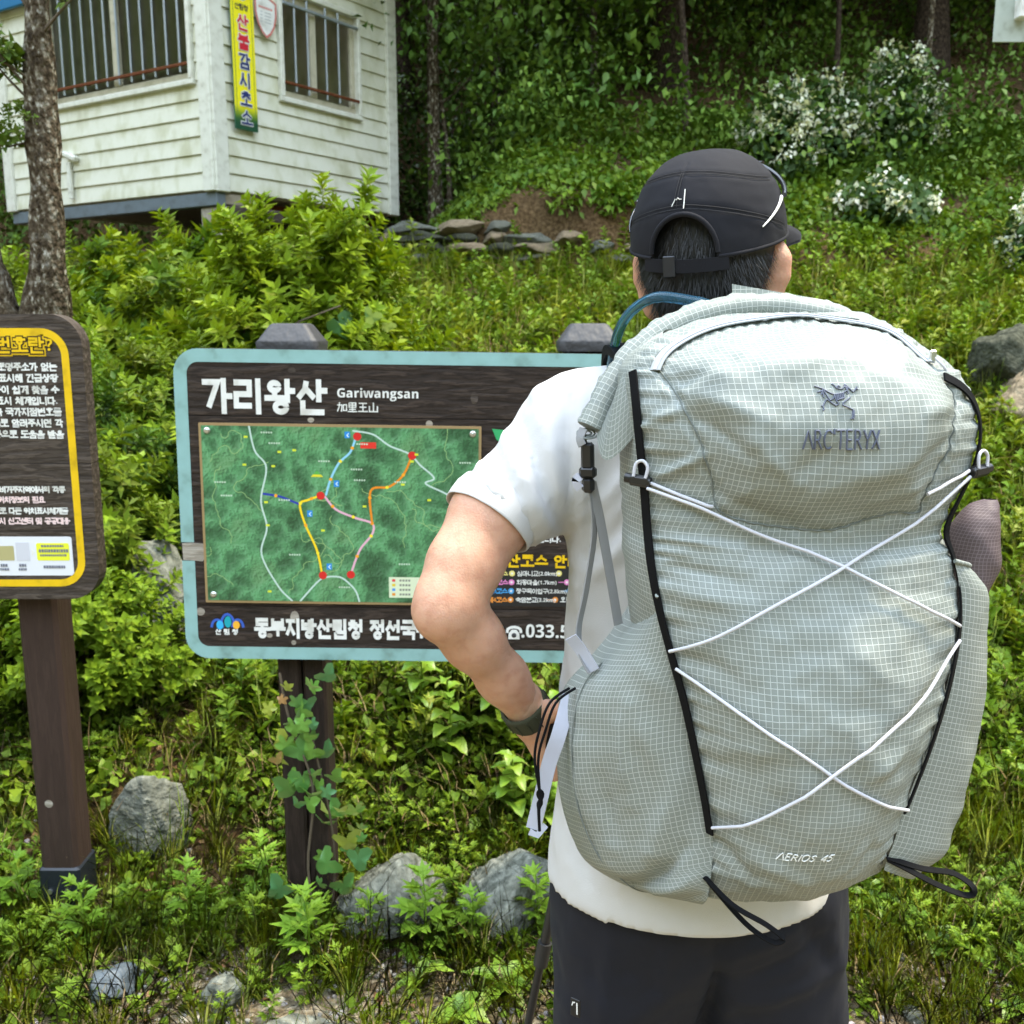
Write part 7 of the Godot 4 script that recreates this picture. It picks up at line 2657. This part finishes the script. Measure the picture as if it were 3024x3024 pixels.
	# --- side pockets
	side_pocket(bag, off, rip, seam, [[Vector3(.149, 1.277, -1.0), Vector3(.158, 1.236, -1.15)], [Vector3(.16, 1.245, -1.0), Vector3(.125, 1.2, -1.15)], [Vector3(.17, 1.211, -1.0), Vector3(.093, 1.16, -1.15)], [Vector3(.181, 1.173, -1.0), Vector3(.06, 1.117, -1.15)], [Vector3(.194, 1.117, -1.0), Vector3(.054, 1.052, -1.15)], [Vector3(.209, 1.057, -1.0), Vector3(.059, .983, -1.15)], [Vector3(.217, 1.008, -1.0), Vector3(.075, .927, -1.15)], [Vector3(.217, .977, -1.0), Vector3(.096, .891, -1.15)], [Vector3(.215, .953, -1.0), Vector3(.148, .864, -1.15)], [Vector3(.213, .94, -1.0), Vector3(.215, .855, -1.15)]], -1)
	side_pocket(bag, off, rip, seam, [[Vector3(.452, 1.313, -1.0), Vector3(.500, 1.284, -1.12)], [Vector3(.459, 1.285, -1.0), Vector3(.532, 1.253, -1.12)], [Vector3(.46, 1.234, -1.0), Vector3(.536, 1.196, -1.12)], [Vector3(.454, 1.176, -1.0), Vector3(.54, 1.131, -1.12)], [Vector3(.442, 1.117, -1.0), Vector3(.536, 1.065, -1.12)], [Vector3(.424, 1.057, -1.0), Vector3(.53, .998, -1.12)], [Vector3(.413, 1.008, -1.0), Vector3(.519, .943, -1.12)], [Vector3(.406, .983, -1.0), Vector3(.5, .916, -1.12)], [Vector3(.403, .97, -1.0), Vector3(.472, .9, -1.12)]], 1)
	# --- rolled top, its wing of cloth and stiff tab
	var roll := [Vector3(.086, 1.440, -1.10), Vector3(.107, 1.481, -1.11), Vector3(.134, 1.518, -1.12), Vector3(.172, 1.546, -1.13), Vector3(.221, 1.564, -1.14), Vector3(.276, 1.571, -1.15), Vector3(.337, 1.565, -1.155), Vector3(.393, 1.548, -1.16), Vector3(.443, 1.510, -1.16)]
	var rp := spline(roll, 8)
	var rr := []
	for i in rp.size(): rr.append(0.0155 + 0.0012 * sin(i * 0.9) + 0.0010 * sin(i * 2.3))
	part("rolled_top", tubed(rp, rr, 14, 1.0), rip, bag, off)
	var inner := []
	for k in 40:   # the rolled layers seen at the open end
		var a := k * 0.42
		var rad := 0.014 - 0.00028 * k
		inner.append(roll[0] + Vector3(-0.004, -0.006, 0) + Vector3(cos(a) * 0.9, -sin(a) * 0.35, sin(a)) * rad)
	part("roll_end", tubed(inner, 0.0012, 5), rip, bag, off)
	var wing := []
	for i in 13:
		var k := i / 12.0
		var a: Vector3 = rp[int(k * 26)] + Vector3(0.006, -0.006, 0.010)
		var b := pack_at(-0.12, lerpf(8.7, 11.6, k), -0.002)
		var row := []
		for j in 9:
			var s := j / 8.0
			row.append(a.lerp(b, s) + Vector3(-0.010, 0.004, 0.010) * sin(PI * s) + Vector3(0, -0.03, 0) * sin(PI * s) * (1.0 - k) * (1.0 - k))
		wing.append(row)
	var wm := MB.new()
	sheet(wm, wing, cloth_uv(wing, 4))
	wm.smooth()
	part("roll_wing", wm.mesh(), rip, bag, off)
	var tab := []
	for i in 9:
		var k := i / 8.0
		var low := Vector3(lerpf(0.247, 0.352, k), lerpf(1.574, 1.578, k), lerpf(-1.150, -1.158, k))
		tab.append([low, low + Vector3(0, 0.022 * (1.0 - k * 0.95), -0.004)])
	var tbm := MB.new()
	sheet(tbm, tab, cloth_uv(tab, 0), true)
	var tab2 := []
	for q in tab: tab2.append([q[0] + Vector3(0, 0, -0.0022), q[1] + Vector3(0, 0, -0.0022)])
	sheet(tbm, tab2, cloth_uv(tab2, 0))
	tbm.smooth()
	part("stiff_tab", tbm.mesh(), rip, bag, off)
	# --- buckle and compression straps at the left
	var bk := Node3D.new()
	bk.name = "buckle"
	bag.add_child(bk, true)
	bk.transform = off * Transform3D(Basis(Vector3.BACK, 0.03) * Basis(Vector3.UP, -0.4), Vector3(0.083, 1.404, -1.092))
	part("socket", boxed(Vector3(0, 0.006, 0), Vector3(0.0145, 0.030, 0.009), 0.003), plastic, bk)
	part("socket", boxed(Vector3(0, -0.012, 0), Vector3(0.019, 0.013, 0.011), 0.003), plastic, bk)
	part("prong", boxed(Vector3(0, -0.026, 0), Vector3(0.015, 0.018, 0.009), 0.004), plastic, bk)
	part("prong", boxed(Vector3(-0.004, 0.024, 0.0), Vector3(0.006, 0.012, 0.007), 0.002), plastic, bk)
	part("webbing_end", ribboned(spline([Vector3(-0.004, 0.036, 0), Vector3(-0.007, 0.026, 0.004), Vector3(-0.004, 0.018, 0.006)], 4), Vector3(-0.3, 0, 1), 0.010, 0.002), grey, bk)
	part("webbing_end", ribboned(spline([Vector3(-0.008, -0.016, 0.004), Vector3(-0.013, -0.022, 0.004), Vector3(-0.008, -0.030, 0.004)], 4), Vector3(-0.3, 0, 1), 0.010, 0.002), pale, bk)
	var sa := spline([Vector3(.086, 1.380, -1.095), Vector3(.092, 1.326, -1.1), Vector3(.084, 1.258, -1.1), Vector3(.076, 1.212, -1.1), Vector3(.078, 1.186, -1.09), Vector3(.088, 1.166, -1.08)], 6)
	part("strap", ribboned(sa, Vector3(0.75, 0.1, 0.6), 0.010, 0.0016), grey, bag, off)
	part("strap", ribboned(spline([Vector3(.088, 1.380, -1.097), Vector3(.098, 1.338, -1.1), Vector3(.111, 1.271, -1.1), Vector3(.121, 1.216, -1.10)], 6), Vector3(0.4, 0, 0.9), 0.011, 0.0016), grey, bag, off)
	part("strap_tail", ribboned(spline([Vector3(.092, 1.168, -1.079), Vector3(.078, 1.190, -1.085), Vector3(.066, 1.206, -1.085)], 5), Vector3(-0.3, -0.2, 0.9), 0.015, 0.0016), pale, bag, off)
	# --- hip belt tail and draw cord
	part("belt_tail", ribboned(spline([Vector3(.068, 1.125, -1.12), Vector3(.055, 1.085, -1.10), Vector3(.044, 1.050, -1.1), Vector3(.034, 1.005, -1.1), Vector3(.025, .966, -1.098)], 6), Vector3(-0.25, 0.1, 0.95), 0.0175, 0.0018), pale, bag, off)
	part("belt_tail", ribboned([Vector3(.0205, .964, -1.0955), Vector3(.030, .960, -1.0945), Vector3(.0395, .972, -1.096)], Vector3(-0.1, 0.3, 0.95), 0.0075, 0.0022), pale, bag, off)
	for s in [0.0, 0.007]:
		part("draw_cord", tubed(spline([Vector3(.066 + s, 1.140, -1.10), Vector3(.043 + s, 1.128, -1.085), Vector3(.031 + s, 1.096, -1.08), Vector3(.026 + s * 0.6, 1.063, -1.08), Vector3(.032, 1.021, -1.08)], 6), 0.0016, 6), black, bag, off)
	part("draw_cord", tubed(spline([Vector3(.032, 1.024, -1.08), Vector3(.033, 1.012, -1.08), Vector3(.031, 1.0, -1.08), Vector3(.032, .973, -1.08)], 4), [0.0026, 0.0042, 0.0048, 0.0042, 0.0026, 0.0034, 0.0038, 0.003, 0.002, 0.0019, 0.0018, 0.0018, 0.0018], 8), black, bag, off)
	# --- loops at the foot
	part("tool_loop", ribboned(spline([Vector3(.209, .962, -1.0), Vector3(.234, .946, -.972), Vector3(.267, .930, -.962), Vector3(.287, .916, -.958)], 6), Vector3(0.3, 0.8, 0.5), 0.006, 0.0016), black, bag, off)
	part("tool_loop", ribboned(spline([Vector3(.287, .915, -.958), Vector3(.276, .909, -.962), Vector3(.248, .925, -.972), Vector3(.213, .958, -.997)], 6), Vector3(0.3, 0.8, 0.5), 0.006, 0.0016), black, bag, off)
	part("tool_loop", ribboned(spline([Vector3(.405, .985, -1.0), Vector3(.444, .972, -1.0), Vector3(.479, .966, -1.0), Vector3(.497, .955, -.99), Vector3(.491, .946, -.99), Vector3(.459, .958, -.99), Vector3(.421, .976, -.998), Vector3(.406, .983, -1.0)], 6), Vector3(0.1, 0.9, 0.45), 0.007, 0.0016), black, bag, off)
	# --- shoulder straps, hip belt, drinking hose
	for s in [[0.15, 0.12, 0.19], [0.35, 0.39, 0.31]]:
		part("shoulder_strap", strap_mesh(s), black, bag, off)
	part("hip_belt", ribboned(spline([Vector3(.10, 1.02, -1.20), Vector3(.055, 1.01, -1.26), Vector3(.05, 1.0, -1.34), Vector3(.12, .99, -1.445), Vector3(.25, .985, -1.46), Vector3(.38, .99, -1.445), Vector3(.45, 1.0, -1.34), Vector3(.445, 1.01, -1.26), Vector3(.40, 1.02, -1.20)], 6), Vector3(0, 1, 0.01), 0.006, 0.04), black, bag, off)
	var hose := mat(lin(0.16, 0.42, 0.62, 0.12), 0.05, 0.5)
	hose.refraction_enabled = true
	hose.refraction_scale = 0.035
	hose.transparency = BaseMaterial3D.TRANSPARENCY_ALPHA
	part("drinking_hose", tubed(spline([Vector3(.265, 1.548, -1.165), Vector3(.228, 1.570, -1.155), Vector3(.200, 1.578, -1.160), Vector3(.166, 1.582, -1.175), Vector3(.145, 1.571, -1.20), Vector3(.133, 1.553, -1.23), Vector3(.127, 1.525, -1.262), Vector3(.126, 1.48, -1.30)], 8), 0.0062, 14), hose, bag, off)
	make_marks(bag, off)
	build_stuff_sack()

func strap_mesh(s: Array) -> ArrayMesh:
	var pts := spline([Vector3(s[2], 1.46, -1.185), Vector3(s[0] + 0.005, 1.512, -1.235), Vector3(s[0] - 0.005, 1.522, -1.30), Vector3(s[0], 1.48, -1.40), Vector3(s[0] - 0.005, 1.36, -1.45), Vector3(s[1] + 0.01, 1.22, -1.45), Vector3(s[1], 1.10, -1.41)], 6)
	var nn := []
	for p in pts:
		nn.append((p - Vector3(0.25, 1.36, -1.30)).normalized() * Vector3(0.2, 1, 1))
	var mb := MB.new()
	ribbon(mb, pts, nn, 0.055, 0.012)
	return mb.mesh()

func side_pocket(bag: Node3D, off: Transform3D, rip: Material, seam: Material, spec: Array, side: int) -> void:
	var fs := []
	var bs := []
	for q in spec:
		fs.append(q[0])
		bs.append(q[1])
	fs = spline(fs, 8)
	bs = spline(bs, 8)
	var rows := []
	var cols := 36
	for i in fs.size():
		var F: Vector3 = fs[i]
		var B: Vector3 = bs[i]
		var row := []
		var foot := float(i) / (fs.size() - 1)
		for j in cols + 1:
			var s := float(j) / cols
			var p: Vector3
			if s < 0.75:
				var k := s / 0.75
				var C := Vector3(lerpf(F.x, B.x, 0.82), lerpf(F.y, B.y, 0.4), lerpf(F.z, B.z, 0.18) + 0.012)
				p = F.lerp(C, k).lerp(C.lerp(B, k), k)
			else:
				var k := (s - 0.75) / 0.25
				var E := Vector3(lerpf(0.19, 0.16, 0.5) if side < 0 else 0.43, B.y + 0.01, -1.19)
				p = B.lerp(E, k) + Vector3(side * 0.012, 0, -0.008) * sin(PI * k)
			var lift := fold_sum(POCKET_FOLDS, p.x, p.y) * 3.0 if side < 0 else 0.0022 * sin(p.y * 95.0 + p.x * 60.0) * smoothstep(1.05, 0.95, p.y)
			lift += 0.004 * pack_noise.get_noise_3dv(p * 0.8 + Vector3(9, 0, 0)) + 0.0015 * pack_noise.get_noise_3dv(p * 3.0)
			# the elastic hem gathers the cloth
			lift += 0.0016 * sin(s * 70.0) * smoothstep(0.14, 0.0, foot)
			row.append(p + Vector3(side * 0.75, 0.0, 0.66) * lift * sin(PI * clampf(s * 1.05, 0.02, 0.98)))
		rows.append(row)
	var mb := MB.new()
	sheet(mb, rows, cloth_uv(rows, 12), side < 0)
	mb.smooth()
	part("side_pocket", mb.mesh(), rip, bag, off)
	var hem := []
	for p in rows[0]: hem.append(p + Vector3(0, 0.001, 0.001))
	part("pocket_hem", tubed(hem, 0.0024, 8, 1.0), rip, bag, off)
	if side < 0:
		var line := []
		for q in [[16, 20], [22, 20], [30, 20], [40, 20], [50, 19], [58, 18], [63, 20], [68, 24]]:
			line.append(rows[mini(q[0], rows.size() - 1)][q[1]] + Vector3(-0.0008, 0, 0.0008))
		part("seam", tubed(spline(line, 6), 0.0009, 5), seam, bag, off)

# the stitched bird and lettering, thread laid on the cloth
func make_marks(bag: Node3D, off: Transform3D) -> void:
	var glyph := {
		"^": [0.9, [[0, 0, .42, 1, .88, 0]]], "R": [0.72, [[.05, 0, .05, 1, .38, .98, .52, .76, .38, .52, .05, .5], [.26, .5, .66, 0]]], "C": [0.85, [[.75, .86, .55, 1, .3, .97, .1, .75, .04, .5, .1, .25, .3, .03, .55, 0, .76, .12]]],
		"'": [0.12, [[.05, 1.08, 0, .8]]], "T": [0.8, [[0, 1, .76, 1], [.38, 1, .38, 0]]], "E": [0.66, [[.55, 1, .05, 1, .05, 0, .57, 0], [.05, .52, .46, .52]]], "Y": [0.72, [[0, 1, .34, .48, .68, 1], [.34, .48, .34, 0]]], "X": [0.7, [[0, 1, .64, 0], [.64, 1, 0, 0]]],
		"A": [0.86, [[0, 0, .42, 1, .84, 0]]], "I": [0.24, [[.1, 0, .1, 1]]], "O": [0.95, [[.45, 1, .15, .85, .03, .5, .15, .15, .45, 0, .75, .15, .87, .5, .75, .85, .45, 1]]], "S": [0.62, [[.5, .9, .28, 1, .07, .85, .1, .62, .42, .42, .5, .2, .3, 0, .03, .1]]],
		"4": [0.72, [[.5, 0, .5, 1, .02, .3, .66, .3]]], "5": [0.66, [[.55, 1, .14, 1, .08, .58, .35, .62, .54, .42, .5, .14, .28, 0, .03, .1]]], " ": [0.5, []],
	}
	var thread := mat(lin(0.095, 0.11, 0.165), 0.5, 0.5)
	var ink := mat(lin(0.78, 0.79, 0.78), 0.5, 0.4)
	var spots := [["^RC'TERYX", Vector2(0.518, 8.87), 0.069, 0.0128, thread, 0.0010, 0.0], ["AERIOS 45", Vector2(0.43, 1.70), 0.056, 0.0088, ink, 0.0007, 0.28]]
	for sp_ in spots:
		var total := 0.0
		for ch in sp_[0]: total += glyph[ch][0] + 0.1
		var k: float = sp_[2] / total
		var x: float = -sp_[2] * 0.5
		var mb := MB.new()
		for ch in sp_[0]:
			for l in glyph[ch][1]:
				var pts := []
				for i in range(0, l.size(), 2):
					pts.append(Vector2(x + l[i] * k + l[i + 1] * sp_[3] * sp_[6], (l[i + 1] - 0.5) * sp_[3]))
				tube(mb, lay(pts, sp_[1]), sp_[5], 5)
			x += (glyph[ch][0] + 0.1) * k
		part("lettering", mb.mesh(), sp_[4], bag, off)
	# the bird of bones, in units of its width
	var bird := [
		[[0.0, .93, .18, .84, .34, .70, .42, .66], [.42, .66, .62, .70, .74, .78], [.74, .78, .77, .86, .70, .90, .64, .83], [.64, .83, .58, .82, .50, .86, .47, .93, .43, 1.0, .42, .97], [.50, .86, .55, .93, .61, .89], [.53, .90, .545, .885]],
		[[.18, .84, .17, .78, .04, .74], [.17, .80, .12, .66], [.17, .80, .16, .58], [.19, .80, .26, .58, .30, .50, .38, .55, .42, .66]],
		[[.42, .66, .43, .48, .48, .40, .41, .35, .22, .53, .17, .46, .10, .34, .07, .36], [.10, .34, .12, .26, .09, .22]],
		[[.47, .66, .46, .50], [.51, .67, .50, .51], [.55, .68, .545, .52], [.59, .69, .59, .54], [.63, .70, .63, .56], [.46, .50, .63, .56]],
		[[.74, .78, .71, .94, .72, .97, .88, .73, .96, .84, .99, .88], [.96, .84, 1.0, .80], [.74, .78, .76, .70, .72, .68]],
		[[.78, .58, .58, .42, .57, .36, .78, .24, .74, .02, .70, .0], [.74, .02, .78, .0], [.80, .22, .78, .04]]]
	var bm := MB.new()
	for g in bird:
		for l in g:
			var pts := []
			for i in range(0, l.size(), 2): pts.append(Vector2((l[i] - 0.5) * 0.0385, (l[i + 1] - 0.5) * 0.0265))
			tube(bm, lay(pts, Vector2(0.518, 9.45)), 0.00075, 5)
	part("emblem", bm.mesh(), thread, bag, off)

func lay(pts: Array, at: Vector2) -> Array:
	var q := pack_row(at.y)
	var dt: float = (pack_row(at.y + 0.2)[2] - pack_row(at.y - 0.2)[2]) / 0.4
	var out := []
	for i in pts.size():
		var steps := 1 if i == pts.size() - 1 else 3
		for k in steps:
			var p: Vector2 = pts[i].lerp(pts[mini(i + 1, pts.size() - 1)], k / 3.0)
			out.append(pack_at(at.x + p.x / (q[1] - q[0]), at.y + p.y / dt, 0.0008))
	return out

func build_stuff_sack() -> void:
	var rows := []
	var wn := FastNoiseLite.new()
	wn.frequency = 14.0
	wn.fractal_octaves = 3
	for q in [[1.10, .502, .512, .01], [1.12, .485, .522, .03], [1.20, .483, .530, .034], [1.25, .488, .540, .036], [1.28, .490, .550, .036], [1.305, .491, .553, .034], [1.325, .496, .552, .030], [1.342, .506, .549, .020], [1.352, .520, .547, .010], [1.358, .534, .544, .003]]:
		var row := []
		for k in 29:
			var a := TAU * k / 28
			var p := Vector3(lerpf(q[1], q[2], 0.5 + 0.5 * cos(a)), q[0], -1.115 + q[3] * sin(a))
			p += Vector3(cos(a), 0, sin(a)) * 0.006 * wn.get_noise_3dv(p)
			row.append(p)
		rows.append(row)
	var dense := []
	for i in rows.size() - 1:
		for k in 5:
			var row := []
			for j in 29:
				var p: Vector3 = cat(rows[maxi(i - 1, 0)][j], rows[i][j], rows[i + 1][j], rows[mini(i + 2, rows.size() - 1)][j], k / 5.0)
				row.append(p + Vector3(0, 0, 0.004 * wn.get_noise_3dv(p * 2.0)))
			dense.append(row)
	dense.append(rows[-1])
	var mb := MB.new()
	sheet(mb, dense, cloth_uv(dense, 14), true)
	mb.smooth()
	var m := ripstop_brown()
	var o := top("stuff_sack", mb.mesh(), m, "mauve-brown nylon stuff sack tucked in the pack's right side pocket", "stuff sack", Transform3D(Basis(), Vector3.ZERO))
	o.position = Vector3.ZERO

func ripstop_brown() -> StandardMaterial3D:
	var n := 128
	var im := Image.create(n, n, false, Image.FORMAT_RGB8)
	for y in n:
		for x in n:
			var d := minf(absf(float(x % 16) - 8.0), absf(float(y % 16) - 8.0))
			var c := Color(0.33, 0.28, 0.285).lerp(Color(0.46, 0.41, 0.42), smoothstep(1.6, 0.6, d))
			im.set_pixel(x, y, c)
	var m := mat(Color.WHITE, 0.62, 0.4)
	m.albedo_texture = ImageTexture.create_from_image(im)
	m.uv1_scale = Vector3(30, 30, 1)
	return m
